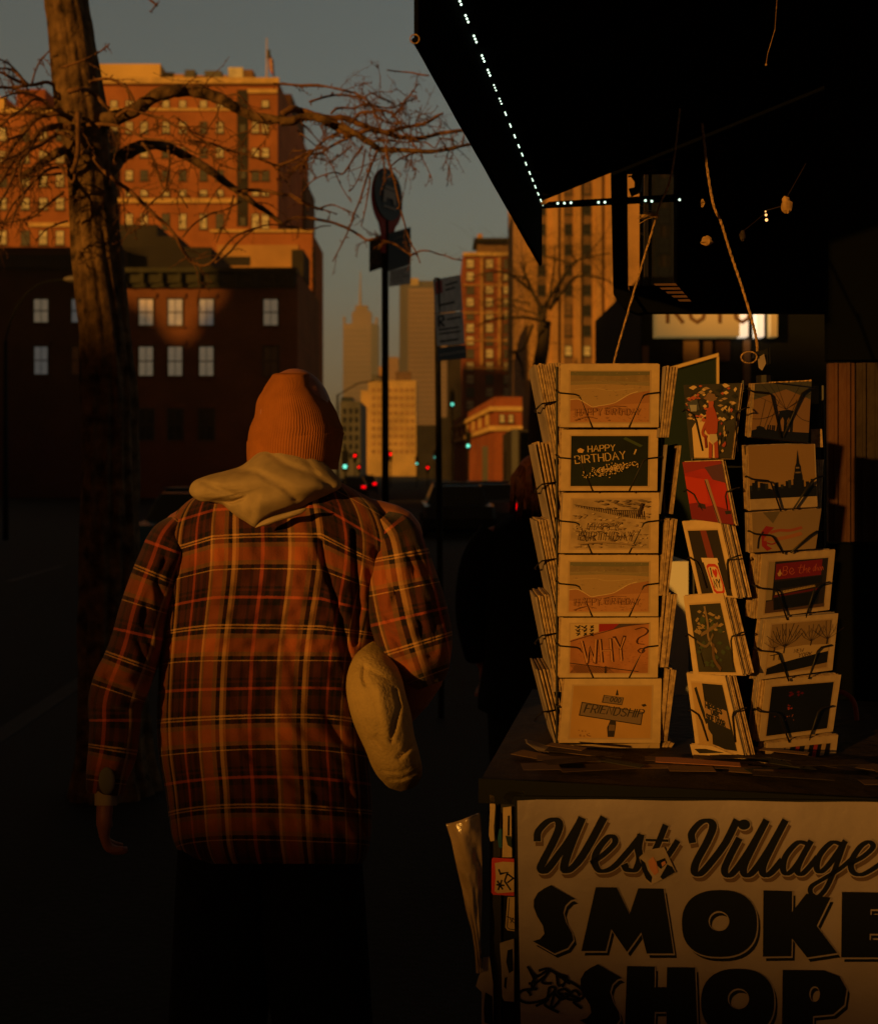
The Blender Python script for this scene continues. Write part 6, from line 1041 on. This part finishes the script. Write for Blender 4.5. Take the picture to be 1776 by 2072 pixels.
# ------------------------------------------------------------------ people
def plaid():
    m = bpy.data.materials.new('plaid flannel'); m.use_nodes = True; n = m.node_tree; b = n.nodes['Principled BSDF']; b.inputs['Roughness'].default_value = .9; b.inputs['Specular IOR Level'].default_value = .1
    b.inputs['Sheen Weight'].default_value = .15
    uv = n.nodes.new('ShaderNodeUVMap'); sp = n.nodes.new('ShaderNodeSeparateXYZ'); n.links.new(uv.outputs[0], sp.inputs[0])
    OR, OL, YE, DK, MA, RD = (.36,.10,.035), (.26,.125,.05), (.56,.31,.12), (.012,.008,.014), (.060,.016,.014), (.42,.075,.045)
    rv = [(0,RD),(.022,MA),(.06,DK),(.11,MA),(.16,DK),(.225,MA),(.265,YE),(.295,OL),(.33,OR),(.48,OL),(.54,DK),(.60,YE),(.65,OL),(.69,DK),(.75,MA),(.86,DK),(.90,MA),(.978,RD)]
    rh = [(0,YE),(.016,DK),(.034,YE),(.05,DK),(.10,OL),(.15,OR),(.30,OL),(.345,DK),(.39,YE),(.402,MA),(.585,DK),(.61,MA),(.64,DK),(.69,RD),(.72,DK),(.79,MA),(.94,DK)]
    nzu = n.nodes.new('ShaderNodeTexNoise'); nzu.inputs['Scale'].default_value = 190; nzu.inputs['Detail'].default_value = 2; vm = n.nodes.new('ShaderNodeVectorMath'); vm.operation = 'MULTIPLY_ADD'; vm.inputs[1].default_value = (.03,.03,0)
    n.links.new(uv.outputs[0], nzu.inputs['Vector']); n.links.new(nzu.outputs['Color'], vm.inputs[0]); n.links.new(uv.outputs[0], vm.inputs[2]); n.links.new(vm.outputs[0], sp.inputs[0])
    outs = []
    for ax, ramp in ((0, rv), (1, rh)):
        f = n.nodes.new('ShaderNodeMath'); f.operation = 'FRACT'; n.links.new(sp.outputs[ax], f.inputs[0])
        r = n.nodes.new('ShaderNodeValToRGB'); r.color_ramp.interpolation = 'CONSTANT'; e = r.color_ramp.elements; e[0].position = 0; e[0].color = (*ramp[0][1],1); e[1].position = ramp[-1][0]; e[1].color = (*ramp[-1][1],1)
        for p_, c_ in ramp[1:-1]: x = e.new(p_); x.color = (*c_,1)
        n.links.new(f.outputs[0], r.inputs[0]); outs.append(r.outputs[0])
    # twill: fine diagonal interleave of warp and weft colours
    w = n.nodes.new('ShaderNodeTexWave'); w.inputs['Scale'].default_value = 34; w.inputs['Distortion'].default_value = .6; w.bands_direction = 'DIAGONAL'; n.links.new(uv.outputs[0], w.inputs['Vector'])
    mr = n.nodes.new('ShaderNodeMapRange'); mr.inputs['To Min'].default_value = .36; mr.inputs['To Max'].default_value = .64; n.links.new(w.outputs['Fac'], mr.inputs[0])
    mx = n.nodes.new('ShaderNodeMix'); mx.data_type = 'RGBA'; n.links.new(mr.outputs[0], mx.inputs[0]); n.links.new(outs[0], mx.inputs[6]); n.links.new(outs[1], mx.inputs[7])
    nz = n.nodes.new('ShaderNodeTexNoise'); nz.inputs['Scale'].default_value = 9; nz.inputs['Detail'].default_value = 8; tc = n.nodes.new('ShaderNodeTexCoord'); n.links.new(tc.outputs['Object'], nz.inputs['Vector'])
    m2 = n.nodes.new('ShaderNodeMapRange'); m2.inputs['From Min'].default_value = .3; m2.inputs['From Max'].default_value = .7; m2.inputs['To Min'].default_value = .72; m2.inputs['To Max'].default_value = 1.1; n.links.new(nz.outputs[0], m2.inputs[0])
    hs = n.nodes.new('ShaderNodeHueSaturation'); n.links.new(mx.outputs[2], hs.inputs['Color']); n.links.new(m2.outputs[0], hs.inputs['Value']); n.links.new(hs.outputs[0], b.inputs['Base Color'])
    n3 = n.nodes.new('ShaderNodeTexNoise'); n3.inputs['Scale'].default_value = 260; n.links.new(tc.outputs['Object'], n3.inputs['Vector']); bp_ = n.nodes.new('ShaderNodeBump'); bp_.inputs['Strength'].default_value = .35; bp_.inputs['Distance'].default_value = .003; n.links.new(n3.outputs[0], bp_.inputs['Height']); n.links.new(bp_.outputs[0], b.inputs['Normal'])
    return m
PL = plaid()
def knit(name, c, sc_=90, var=.15, strength=.5):
    m = mat(name, c, .95, var, 40, spec=.05); n = m.node_tree; b = n.nodes['Principled BSDF']; uv = n.nodes.new('ShaderNodeUVMap'); w = n.nodes.new('ShaderNodeTexWave'); w.inputs['Scale'].default_value = sc_; w.inputs['Distortion'].default_value = .8; n.links.new(uv.outputs[0], w.inputs['Vector'])
    tc = n.nodes.new('ShaderNodeTexCoord'); nz = n.nodes.new('ShaderNodeTexNoise'); nz.inputs['Scale'].default_value = 300; n.links.new(tc.outputs['Object'], nz.inputs['Vector']); ad = n.nodes.new('ShaderNodeMath'); ad.operation = 'MULTIPLY_ADD'; ad.inputs[1].default_value = .6; n.links.new(nz.outputs[0], ad.inputs[0]); n.links.new(w.outputs['Fac'], ad.inputs[2])
    bp_ = n.nodes.new('ShaderNodeBump'); bp_.inputs['Strength'].default_value = strength; bp_.inputs['Distance'].default_value = .0045 if sc_ < 10 else .002; n.links.new(ad.outputs[0], bp_.inputs['Height']); n.links.new(bp_.outputs[0], b.inputs['Normal']); return m
KN = knit('orange knit wool', (.31,.11,.03), 2.1, .12, .38); FL = knit('heather grey beige fleece', (.38,.29,.175), 60, .14, .35); CRM = mat('cream cotton', (.43,.305,.125), .9, .12, 30, .25, 180, spec=.1); DRIB = knit('dark rib', (.05,.03,.03), 60)
def mpt(u, v, Y): return W(u, v, Y)
def seg_dist(px_, py_, pts):
    best = 1e9; tt = 0; n = len(pts)-1
    for i in range(n):
        ax_, ay = pts[i]; bx, by = pts[i+1]; dx, dy = bx-ax_, by-ay; t = max(0, min(1, ((px_-ax_)*dx+(py_-ay)*dy)/(dx*dx+dy*dy+1e-9))); d = math.hypot(px_-ax_-t*dx, py_-ay-t*dy)
        if d < best: best, tt = d, (i+t)/n
    return best, tt
def groove(u, v, G):
    """sum of fold grooves (positive = pushed in) at photo position u,v"""
    s_ = 0
    for pts, w, dep in G:
        x0 = min(p[0] for p in pts)-4*w; x1 = max(p[0] for p in pts)+4*w
        if u < x0 or u > x1: continue
        d, t = seg_dist(u, v, pts); s_ += dep*math.exp(-(d/w)**2)*(1 if .0 < t < 1 else .8)
    return s_
man = thing('person', 'person walking away in an orange beanie, beige hood and plaid flannel shirt, right arm bent', 'person', (W(560,955,2.24).x, 2.24, 0))
YC = 2.24
def loft_rows(o, rows, Yc, seg, dz=None, G=(), uvf=None, noise=0, e=2.2, sub=8, seed=0, lean=None, close=False):
    """rows: (v, uL, uR, depth half, Ycentre offset) in photo units; a closed sheath round the body"""
    R_ = catmull(rows, sub); n = len(R_); rr = random.Random(seed); a1, a2, a3 = (rr.uniform(0,6) for _ in range(3)); base = len(o.v); vs_ = []
    for i, (v, uL, uR, dep, yo) in enumerate(R_):
        cu = (uL+uR)/2; hw = (uR-uL)/2
        for k in range(seg):
            a = 2*math.pi*k/seg - math.pi/2; sx = math.sin(a); cx = math.cos(a)           # k=0 at left, back (towards camera) at a=0
            X = cu + hw*math.copysign(abs(sx)**(2/e), sx); dY = -dep*math.copysign(abs(cx)**(2/e), cx)
            fold = groove(X, v, G) if cx > -.2 else 0
            nz = noise*(math.sin(X*.055+v*.018+a1)*.5 + math.sin(X*.021-v*.043+a2)*.5 + math.sin(X*.11+v*.012*math.sin(v*.01)+a3)*.35 + .28*math.sin(X*.16-v*.07+2*math.sin(X*.02+v*.015)) + .2*math.sin(v*.13+X*.03+2*math.sin(X*.035)))
            Y = Yc + yo + dY + (fold + nz)*(max(0, cx)**.5 if cx > 0 else 0)
            p = W(X, v, min(Y, Yc + yo)); p.y = Y; vs_.append(p)
            if uvf: o.uv[base + i*seg + k] = uvf(cu, hw, a, v, i/n)
    o.add(vs_, [(i*seg+k, i*seg+(k+1)%seg, (i+1)*seg+(k+1)%seg, (i+1)*seg+k) for i in range(n-1) for k in range(seg)])
    if close: o.f += [[base+k for k in range(seg-1,-1,-1)], [base+(n-1)*seg+k for k in range(seg)]]; o.m += [o.mi]*2
# --- body (one continuous surface, fused)
def body(parts, name, parent, m, vox=.008):
    o = MB()
    for kind, *a in parts:
        if kind == 't': o.tube(catmull([tuple(p) for p in a[0]], 5), [r for r in catmull([(r,) for r in a[1]], 5) for r in r], 14)
        elif kind == 'b': o.ball(a[0], a[1], 20, 14)
    ob = o.build(name, m, parent, True); md = ob.modifiers.new('fuse', 'REMESH'); md.mode = 'VOXEL'; md.voxel_size = vox; md.use_smooth_shade = True
    sm_ = ob.modifiers.new('smooth', 'SMOOTH'); sm_.factor = .5; sm_.iterations = 3; return ob
def head_parts(c, s=1.0, yaw=0):
    cs, sn = math.cos(yaw), math.sin(yaw); T = lambda x, y, z: Vector(c) + Vector((x*cs - y*sn, x*sn + y*cs, z))*s       # +y is the way the face looks
    return [('b', T(0,0,.015), (.076*s,.092*s,.105*s)), ('b', T(0,.022,-.055), (.058*s,.068*s,.066*s)), ('t', [T(0,.088,.012), T(0,.108,-.018), T(0,.098,-.03)], [.010,.014,.011]), ('b', T(-.078,0,-.015), (.010,.020,.03)), ('b', T(.078,0,-.015), (.010,.020,.03)),
            ('b', T(-.03,.084,.012), (.013,.008,.010)), ('b', T(.03,.084,.012), (.013,.008,.010)), ('t', [T(-.022,.088,-.058), T(0,.096,-.056), T(.022,.088,-.058)], [.006,.008,.006])]
def hand_parts(wr, dirv, back, side, s=1.0, curl=.9, thumb=1):
    """palm + five fingers: wr wrist, dirv towards finger tips, back = back-of-hand normal, side towards thumb"""
    d, b, t = Vector(dirv).normalized(), Vector(back).normalized(), Vector(side).normalized(); P = []
    for k in range(4): P.append(('t', [wr + t*(.018-.012*k)*.7, wr + d*.045 + t*(.036-.024*k), wr + d*.088*s + t*(.036-.024*k)], [.013,.013,.0105]))
    L = (.072,.080,.074,.058)
    for k in range(4):
        p = wr + d*.085*s + t*(.036-.024*k); a = 0; pts = [p]; q = p.copy(); dd_ = d.copy()
        for j in range(3):
            a = curl*(.35, .75, .55)[j]*(1+.08*k); ax_ = t; dd_ = (Matrix.Rotation(a, 3, ax_) @ dd_) if True else dd_
            q = q + dd_*L[k]*(.45,.32,.23)[j]*s; pts.append(q.copy())
        P.append(('t', pts, [.0098,.009,.0082,.0066]))
    p = wr + d*.022 + t*.022; P.append(('t', [p, p + (d*.5+t*.8)*.03, p + (d*.8+t*.75)*.055 - b*.008, p + (d*1.0+t*.55)*.078 - b*.02], [.013,.012,.010,.0075])); return P
hc = W(598, 868, 2.25); sh_l, sh_r = W(385,1075,2.24), W(790,1070,2.24)
elb_l, wr_l = W(268,1370,2.22), W(216,1592,2.20); elb_r, wr_r = W(868,1330,2.2), W(770,1480,2.28)
hip = W(545,1640,2.24)
parts = head_parts(hc, 1, R(-22)) + [('t', [hc+Vector((0,-.01,-.07)), hc+Vector((-.01,-.01,-.13)), W(565,1010,2.24)], [.058,.06,.075]),
  ('t', [W(560,1010,2.24), W(555,1100,2.24), W(545,1250,2.24), W(540,1400,2.24), hip], [.075,.098,.10,.10,.10]), ('t', [W(500,1060,2.24), sh_l, sh_l+Vector((-.02,0,-.03))], [.06,.05,.045]), ('t', [W(640,1050,2.24), sh_r, sh_r+Vector((.02,0,-.03))], [.06,.05,.045]),
  ('t', [sh_l, elb_l, wr_l], [.045,.040,.027]), ('t', [sh_r, elb_r, wr_r], [.045,.040,.03]), ('t', [hip+Vector((-.09,0,.02)), hip+Vector((-.105,.03,-.42)), Vector((hip.x-.12,2.16,.26)), Vector((hip.x-.12,2.16,.09))], [.06,.05,.04,.035]), ('t', [hip+Vector((.09,0,.02)), hip+Vector((.105,.0,-.42)), Vector((hip.x+.11,2.42,.26)), Vector((hip.x+.11,2.42,.09))], [.06,.05,.04,.035])]
hd = Vector((-.10,.05,-1)).normalized()
parts += hand_parts(wr_l, hd, Vector((-1,-.1,.1)), Vector((-.35,.94,0)), 1.0, -.9)
parts += hand_parts(wr_r, Vector((-.5,.5,-.6)), Vector((1,-.3,.2)), Vector((.2,.8,.3)), .95, -.6)
body(parts, 'body', man, M['skin'], .0042)
# --- trousers and shoes
o = MB()
for sx, foot in ((-1, Vector((hip.x-.12,2.16,.06))), (1, Vector((hip.x+.11,2.42,.06)))):
    top = hip + Vector((sx*.075,0.01,.0)); kn = hip + Vector((sx*.105, .03 if sx < 0 else .0, -.42)); o.tube(catmull([tuple(top+Vector((0,.01,-.02))), tuple(top-Vector((0,0,.08))), tuple(kn), tuple(foot+Vector((0,0,.2))), tuple(foot)], 6), [r for (r,) in catmull([(.09,),(.105,),(.098,),(.088,),(.088,)], 6)], 20)
o.ball(hip+Vector((0,.0,-.01)), (.15,.10,.13), 20, 12); o.build('trousers', M['denim'], man, True)
for sx, foot in ((-1, Vector((hip.x-.12,2.16,.045))), (1, Vector((hip.x+.11,2.42,.045)))):
    o = MB(); o.ball(foot+Vector((0,.05,.0)), (.05,.14,.05), 14, 8); o.box((foot.x-.05,foot.y-.085,.0),(foot.x+.05,foot.y+.19,.025)); o.build('shoe', M['shoe'], man, True)
# --- beanie
hat = [(754,590,592,.001,.0),(754.5,566,616,.045,.0),(757,553,628,.065,.0),(765,547,632,.072,.0),(775,540,636,.08,0),(785,534,641,.085,0),(793,530,650,.09,0),(802,524,661,.094,0),(814,519,670,.097,0),(828,517,678,.099,0),(842,515,684,.101,0),(856,509,689,.103,0),(867,505,694,.105,0),(884,502,692,.106,0),(904,501,689,.106,0),(922,502,686,.105,0),(950,504,684,.100,0)]
GH = [([(634,758),(637,775),(640,792)],5.5,.035),([(648,800),(664,822),(676,846)],9,.006),([(684,838),(690,860)],6,.022),([(697,862),(676,880),(650,890)],3,.008),([(641,796),(662,812),(682,836),(694,856)],3.5,.010),([(664,812),(672,850),(676,880)],12,.008),([(516,812),(520,835)],9,.006),([(600,800),(590,860)],26,-.003)]
o = MB(); loft_rows(o, hat, 2.25, 96, G=GH, uvf=lambda cu, hw, a, v, t: (a*2.6, (v-750)/220), noise=.0016, e=2.1, sub=5, seed=3)
bn = o.build('beanie', KN, man, True)
cuff = [(886,500,696,.107,0),(884,499.5,696,.1085,0),(892,499,694,.109,0),(906,499,692,.109,0),(924,500,689,.108,0),(940,502,686,.106,0)]
o = MB(); loft_rows(o, cuff, 2.25, 96, uvf=lambda cu, hw, a, v, t: (a*2.6, (v-750)/220), noise=.001, e=2.1, sub=4, seed=5)
for p in o.v: p.z += (p.x-hc.x)*.09
o.build('folded_cuff', KN, bn, True)
# --- hood (inflated, draped shape with folds)
def inflate(name, outline, Yc, thick, m, parent, G=(), rings=22, back=.6, noise=0, tilt=(0,0), seed=1, pw=.55, uvs=1/90):
    P = catmull(list(outline)+[outline[0]], 5)[:-1]; n = len(P); cx = sum(p[0] for p in P)/n; cy = sum(p[1] for p in P)/n; o = MB(); rr = random.Random(seed); a1, a2 = rr.uniform(0,6), rr.uniform(0,6)
    for side in (1, -1):
        b0 = len(o.v); vs_ = []
        for i in range(rings+1):
            r = i/rings; rr_ = math.sin(r*math.pi/2)
            for k in range(n):
                u = cx + (P[k][0]-cx)*rr_; v = cy + (P[k][1]-cy)*rr_
                h_ = thick*(1-rr_**2)**pw*(1 if side == 1 else back)
                Y = Yc + tilt[0]*(u-cx)/100 + tilt[1]*(v-cy)/100
                if side == 1: Y += -h_ + (groove(u, v, G) + noise*(math.sin(u*.05+v*.03+a1)+math.sin(u*.023-v*.06+a2)))*min(1, (1-rr_)*6)
                else: Y += h_
                vs_.append(W(u, v, Y)); o.uv[b0+i*n+k] = (u*uvs, v*uvs)
        o.add(vs_, [((i*n+k, i*n+(k+1)%n, (i+1)*n+(k+1)%n, (i+1)*n+k) if side == 1 else ((i+1)*n+k, (i+1)*n+(k+1)%n, i*n+(k+1)%n, i*n+k)) for i in range(rings) for k in range(n)])
    return o.build(name, m, parent, True)
hood = [(388,1003),(383,992),(392,974),(420,962),(455,953),(485,944),(503,932),(520,918),(545,907),(575,903),(606,906),(632,916),(655,935),(675,955),(690,976),(688,988),(668,999),(640,1012),(612,1026),(585,1038),(560,1048),(540,1058),(517,1067),(497,1056),(478,1044),(462,1031),(450,1021),(428,1016),(405,1014)]
GHd = [([(455,958),(470,985),(500,1010),(507,1030),(512,1060)],1.6,.002),([(395,1010),(430,1014),(470,1016),(492,1008)],4,.012),([(648,932),(668,950),(682,968)],5,.012),([(520,1064),(560,1040),(610,1024),(668,1000)],4,.010),([(420,985),(480,970),(560,970),(640,975)],24,-.012),([(500,1030),(560,1010),(620,995)],14,-.005),([(470,948),(520,955),(575,985),(600,1010)],7,.007),([(545,915),(580,940),(640,962),(672,985)],6,.006),([(410,975),(450,992),(480,1002)],6,.007),([(600,912),(625,935),(640,960)],5,.005)]
inflate('hoodie_hood', hood, 2.158, .064, FL, man, GHd, 26, .9, .0010, (.0,-.03), 4)
lip = [(516,1068),(528,1056),(552,1045),(580,1037),(606,1030),(620,1028),(612,1038),(590,1047),(565,1055),(540,1063)]
inflate('hood_lining', lip, 2.092, .008, FL, man, (), 8, .6, 0, (0,0), 2)
# --- plaid shirt torso
rows = [(955,520,640,.06,.0),(972,470,682,.075,0),(988,430,712,.085,0),(1006,392,745,.095,0),(1030,362,782,.105,0),(1060,338,812,.115,0),(1095,324,830,.125,0),(1140,322,826,.130,0),(1190,325,806,.132,0),(1250,326,782,.132,0),(1320,323,762,.132,0),(1390,320,750,.132,0),(1460,318,742,.134,0),(1530,322,745,.136,0),(1600,335,751,.138,0),(1660,343,752,.140,0),(1705,352,750,.141,0),(1735,372,742,.141,0),(1748,392,730,.140,0)]
GT = [([(716,1075),(719,1130),(724,1192),(723,1250),(719,1300)],6.5,.026),([(648,1095),(658,1140),(676,1200),(692,1270),(704,1340),(712,1400)],7.5,.026),([(640,1090),(690,1240)],16,-.008),([(735,1150),(742,1260)],12,-.010),([(630,1050),(640,1100),(660,1180)],10,.006),([(390,1040),(370,1100),(362,1180),(370,1260)],9,.010),([(340,1120),(345,1180),(360,1250)],6,.010),([(480,1060),(470,1150),(480,1250)],22,.006),([(560,1080),(575,1200),(565,1320)],26,.006),([(520,1300),(530,1420),(520,1520)],20,.006),
      ([(600,1350),(620,1450),(610,1560)],18,.007),([(420,1350),(400,1450),(410,1560)],20,.007),([(350,1400),(352,1480),(372,1560)],8,.010),([(660,1440),(690,1500),(735,1540)],9,.009),([(700,1590),(715,1640),(740,1690)],7,.010),([(450,1600),(460,1700)],14,.005),([(560,1620),(565,1730)],14,.006),([(640,1600),(650,1700)],10,.006),([(345,1560),(400,1585),(470,1580)],14,.004),([(760,1120),(790,1180),(770,1260)],8,.012),
      ([(355,1072),(480,1082),(620,1082),(740,1094),(810,1130)],2.4,.0035)]
def shd(X, v):                                                        # the cloth grain falls with the shoulders
    k = max(0, min(1, (1320 - v)/230)); return k*(.50*max(0, X-640) + .22*max(0, 440-X))
o = MB(); loft_rows(o, rows, YC, 300, G=GT, uvf=lambda cu, hw, a, v, t: ((cu*.35+533*.65 + 252*a*1.03*(hw/250)**.85 - 513)/159 + .006*math.sin(v*.02), (v + 9*math.cos(a*1.4) - 8 - shd(cu + hw*math.sin(a), v) - 1266)/182.5 + .010*math.sin(a*3+v*.013)), noise=.0052, e=2.25, sub=14, seed=8)
shirt = o.build('plaid_shirt', PL, man, True)
# collar and yoke seam hidden under the hood; hem edge
def sleeve(name, path, Ys, dep, parent, uvang, G=(), seg=72, noise=.004, seed=0, close=False, m=None, uo=(0,0), sub=7):
    """path: (u, v, half width) -- sections stay square to the path"""
    C_ = catmull([(*p, y, d) for p, y, d in zip(path, Ys, dep)], sub); n = len(C_); o = MB(); s_ = 0; vs_ = []; rr = random.Random(seed); a1, a2, a3 = (rr.uniform(0,6) for _ in range(3))
    for i, (u, v, hw, Y, d) in enumerate(C_):
        a_, b_ = C_[max(i-1,0)], C_[min(i+1,n-1)]; t = Vector((b_[0]-a_[0], b_[1]-a_[1])).normalized(); nn_ = Vector((-t.y, t.x))
        if i: s_ += math.hypot(u-C_[i-1][0], v-C_[i-1][1])
        if nn_.x < 0: nn_ = -nn_
        for k in range(seg):
            a = 2*math.pi*k/seg - math.pi/2; sx, cx = math.sin(a), math.cos(a)
            pu = u + nn_.x*sx*hw; pv = v + nn_.y*sx*hw; f = groove(pu, pv, G)*max(0, cx) + noise*(math.sin(s_*.06+a*2+a1)+math.sin(s_*.11-a*3+a2)*.7+math.sin(s_*.03+a*5+a3)*.6)*(.3+max(0,cx))
            vs_.append(W(pu, pv, Y - d*cx + f)); o.uv[i*seg+k] = (uo[0] + hw*a*.8/159, uo[1] + s_/182.5)
    o.add(vs_, [(i*seg+k, i*seg+(k+1)%seg, (i+1)*seg+(k+1)%seg, (i+1)*seg+k) for i in range(n-1) for k in range(seg)])
    if close: o.f += [[k for k in range(seg-1,-1,-1)], [(n-1)*seg+k for k in range(seg)]]; o.m += [0,0]
    return o.build(name, m or PL, parent, True)
GL = [([(335,1130),(318,1180),(330,1240)],7,.012),([(300,1200),(290,1260),(310,1320)],8,.010),([(215,1372),(250,1385),(300,1380)],8,.016),([(190,1420),(240,1440),(290,1425)],6,.010),([(280,1300),(300,1360),(285,1400)],7,.012),([(200,1500),(230,1530),(270,1520)],7,.010),([(195,1560),(225,1575),(260,1560)],5,.008)]
sleeve('shirt_sleeve', [(372,1058,26),(346,1092,44),(328,1140,50),(308,1190,50),(290,1245,51),(277,1300,53),(262,1345,55),(246,1385,58),(234,1425,56),(233,1470,52),(228,1520,50),(218,1565,44),(213,1600,38),(212,1608,34)], [2.24,2.235,2.23,2.22,2.21,2.20,2.195,2.19,2.19,2.19,2.19,2.19,2.19,2.19], [.05,.075,.085,.08,.075,.07,.068,.07,.066,.06,.057,.052,.046,.042], shirt, 0, GL, noise=.0035, seed=2, uo=(.1,.35))
GRt = [([(815,1090),(835,1150),(845,1220),(850,1290)],6,.010),([(790,1100),(780,1170),(768,1230)],6,.010),([(860,1200),(878,1260),(880,1320)],5,.009),([(765,1200),(800,1215),(840,1210)],6,.007),([(780,1150),(800,1200),(790,1260)],8,.012),([(840,1110),(868,1180),(890,1260)],6,.010),([(760,1260),(800,1290),(830,1340)],7,.014),([(800,1200),(850,1260),(870,1330)],10,.010),([(770,1230),(790,1260),(815,1270)],6,.012)]
sleeve('shirt_sleeve', [(768,1052,34),(792,1080,52),(803,1120,64),(810,1165,72),(819,1210,78),(829,1255,80),(842,1300,76),(855,1340,62),(866,1370,44),(872,1386,30)], [2.24,2.235,2.22,2.20,2.18,2.165,2.16,2.165,2.175,2.18], [.06,.085,.10,.105,.105,.10,.095,.08,.06,.04], shirt, 0, GRt, noise=.004, seed=6, uo=(.62,.55))
GC = [([(742,1352),(760,1362),(785,1374),(814,1378)],1.6,.007),([(738,1350),(734,1372),(742,1388)],4,.012),([(716,1400),(728,1440),(748,1490),(768,1510)],3.5,.010),([(800,1395),(808,1430),(798,1470),(790,1500)],4,.011),([(806,1534),(830,1512),(856,1498)],3.5,.013),([(772,1560),(800,1563),(832,1556)],1.8,.006),([(785,1578),(815,1577),(846,1560)],2.0,.007),([(822,1450),(834,1480),(822,1514)],4,.010),([(768,1395),(775,1450),(790,1500)],15,-.008),([(745,1500),(770,1490),(802,1506)],3,.005),([(760,1420),(770,1470),(760,1500)],3,.004),([(722,1380),(732,1410)],3,.006)]
sleeve('hoodie_sleeve', [(766,1300,12),(762,1318,30),(757,1345,47),(757,1380,57),(764,1420,59),(776,1460,58),(788,1500,52),(800,1535,50),(812,1562,44),(820,1584,34),(824,1598,14)], [2.17,2.14,2.11,2.09,2.08,2.08,2.085,2.09,2.10,2.12,2.14], [.01,.035,.05,.06,.062,.062,.058,.056,.05,.04,.012], man, 0, GC, noise=.0008, seed=4, close=True, m=CRM)
inner = [(262,1560),(272,1570)]
o = MB(); loft_rows(o, [(1596,190,232,.030,-.02),(1612,192,236,.032,-.02),(1630,192,236,.031,-.02)], 2.20, 32, uvf=lambda cu, hw, a, v, t: (a, v*.02)); o.build('sleeve_cuff', FL, man, True)
o = MB(); o.ball(W(217,1580,2.135), (.016,.006,.026), 14, 10); o.build('elbow_patch', mat('dark fleece', (.12,.11,.09), .95), man, True)  # fleece in a darker tone than the hood
# --- second person in the distance beside the racks
p2 = thing('person', 'dim person with auburn hair and a dark navy coat standing left of the card racks', 'person', (W(1088,955,4.6).x, 4.6, 0))
bx, by = W(1088,955,4.6).x, 4.6; V = lambda x, y, z: Vector((bx+x, by+y, z)); hc2 = V(-.005,.0,1.555)
parts = head_parts(hc2, .95, R(30)) + [('t', [V(0,0,1.50), V(0,0,1.42), V(0,0,1.3)], [.052,.055,.1]), ('t', [V(0,0,1.36), V(0,0,1.15), V(0,0,.92)], [.14,.115,.13]), ('t', [V(-.1,0,1.34), V(-.19,0,1.33), V(-.24,.02,1.05), V(-.22,.12,.82)], [.06,.052,.04,.028]), ('t', [V(.1,0,1.34), V(.19,0,1.33), V(.24,.02,1.05), V(.22,.12,.82)], [.06,.052,.04,.028]),
  ('t', [V(-.09,0,.9), V(-.1,.02,.5), V(-.1,0,.08)], [.09,.06,.04]), ('t', [V(.09,0,.9), V(.1,-.02,.5), V(.1,.05,.08)], [.09,.06,.04])]
for s_ in (-1,1): parts += hand_parts(V(s_*.22,.12,.82), Vector((0,.3,-1)), Vector((s_,0,0)), Vector((0,.95,.3)), .95, -.5*s_)
body(parts, 'body', p2, M['skin'], .009)
def coat(o, rr_): 
    P = catmull([(bx,by,z,w,d) for z,w,d in rr_], 5); seg = 40; vs_ = []
    for x, y, z, w, d in P:
        for k in range(seg): a = 2*math.pi*k/seg; vs_.append((x+w*math.cos(a)*(1+.03*math.sin(a*5+z*9)), y+d*math.sin(a)*(1+.03*math.sin(a*7)), z))
    n = len(P); o.add(vs_, [(i*seg+k, i*seg+(k+1)%seg, (i+1)*seg+(k+1)%seg, (i+1)*seg+k) for i in range(n-1) for k in range(seg)])
o = MB(); coat(o, [(1.47,.07,.07),(1.43,.13,.10),(1.38,.2,.13),(1.28,.23,.15),(1.1,.215,.16),(.9,.22,.17),(.72,.24,.18),(.66,.24,.18)])
for s_ in (-1,1): o.tube(catmull([tuple(V(s_*.17,0,1.37)), tuple(V(s_*.24,0,1.25)), tuple(V(s_*.27,.02,1.05)), tuple(V(s_*.24,.1,.86))], 5), [r for (r,) in catmull([(.07,),(.075,),(.065,),(.055,)], 5)], 14)
o.build('coat', M['navy'], p2, True)
o = MB(); 
for s_ in (-1,1): o.tube([V(s_*.1,0,.95), V(s_*.11,0,.5), V(s_*.1,.02,.07)], [.12,.09,.08], 14)
o.build('trousers', M['denim'], p2, True)
for s_ in (-1,1): o = MB(); o.ball(V(s_*.1,.07,.05), (.05,.13,.05), 12, 8); o.build('shoe', M['shoe'], p2, True)
o = MB(); rnd = random.Random(5)
o.ball(hc2+Vector((0,-.01,.035)), (.088,.103,.105), 20, 14)
for k in range(160):
    a = rnd.uniform(0, math.pi*2); s0 = hc2 + Vector((math.cos(a)*.07, math.sin(a)*.08-.015, rnd.uniform(.0,.09))); 
    if math.sin(a) > .45: continue
    o.tube([s0, s0+Vector((math.cos(a)*.03, math.sin(a)*.03-.005, -.04)), s0+Vector((math.cos(a)*.03+rnd.uniform(-.015,.015), math.sin(a)*.03-.01, -.10-rnd.random()*.05))], [.010,.009,.003], 5)
o.build('hair', mat('auburn hair', (.10,.03,.012), .6, .6, 90), p2, True)
hz = bpy.data.materials.new('haze air'); hz.use_nodes = True; hn = hz.node_tree; hn.nodes.clear()
ho = hn.nodes.new('ShaderNodeOutputMaterial'); hv = hn.nodes.new('ShaderNodeVolumePrincipled'); hn.links.new(hv.outputs[0], ho.inputs['Volume'])
hv.inputs['Density'].default_value = .00038; hv.inputs['Color'].default_value = (.72, .85, .9, 1); hv.inputs['Anisotropy'].default_value = 0
o = MB(); o.box((-700, -140, -1.5), (900, 2420, 290)); tag(o.build('haze', hz), 'warm evening haze over the avenue', kind='stuff')
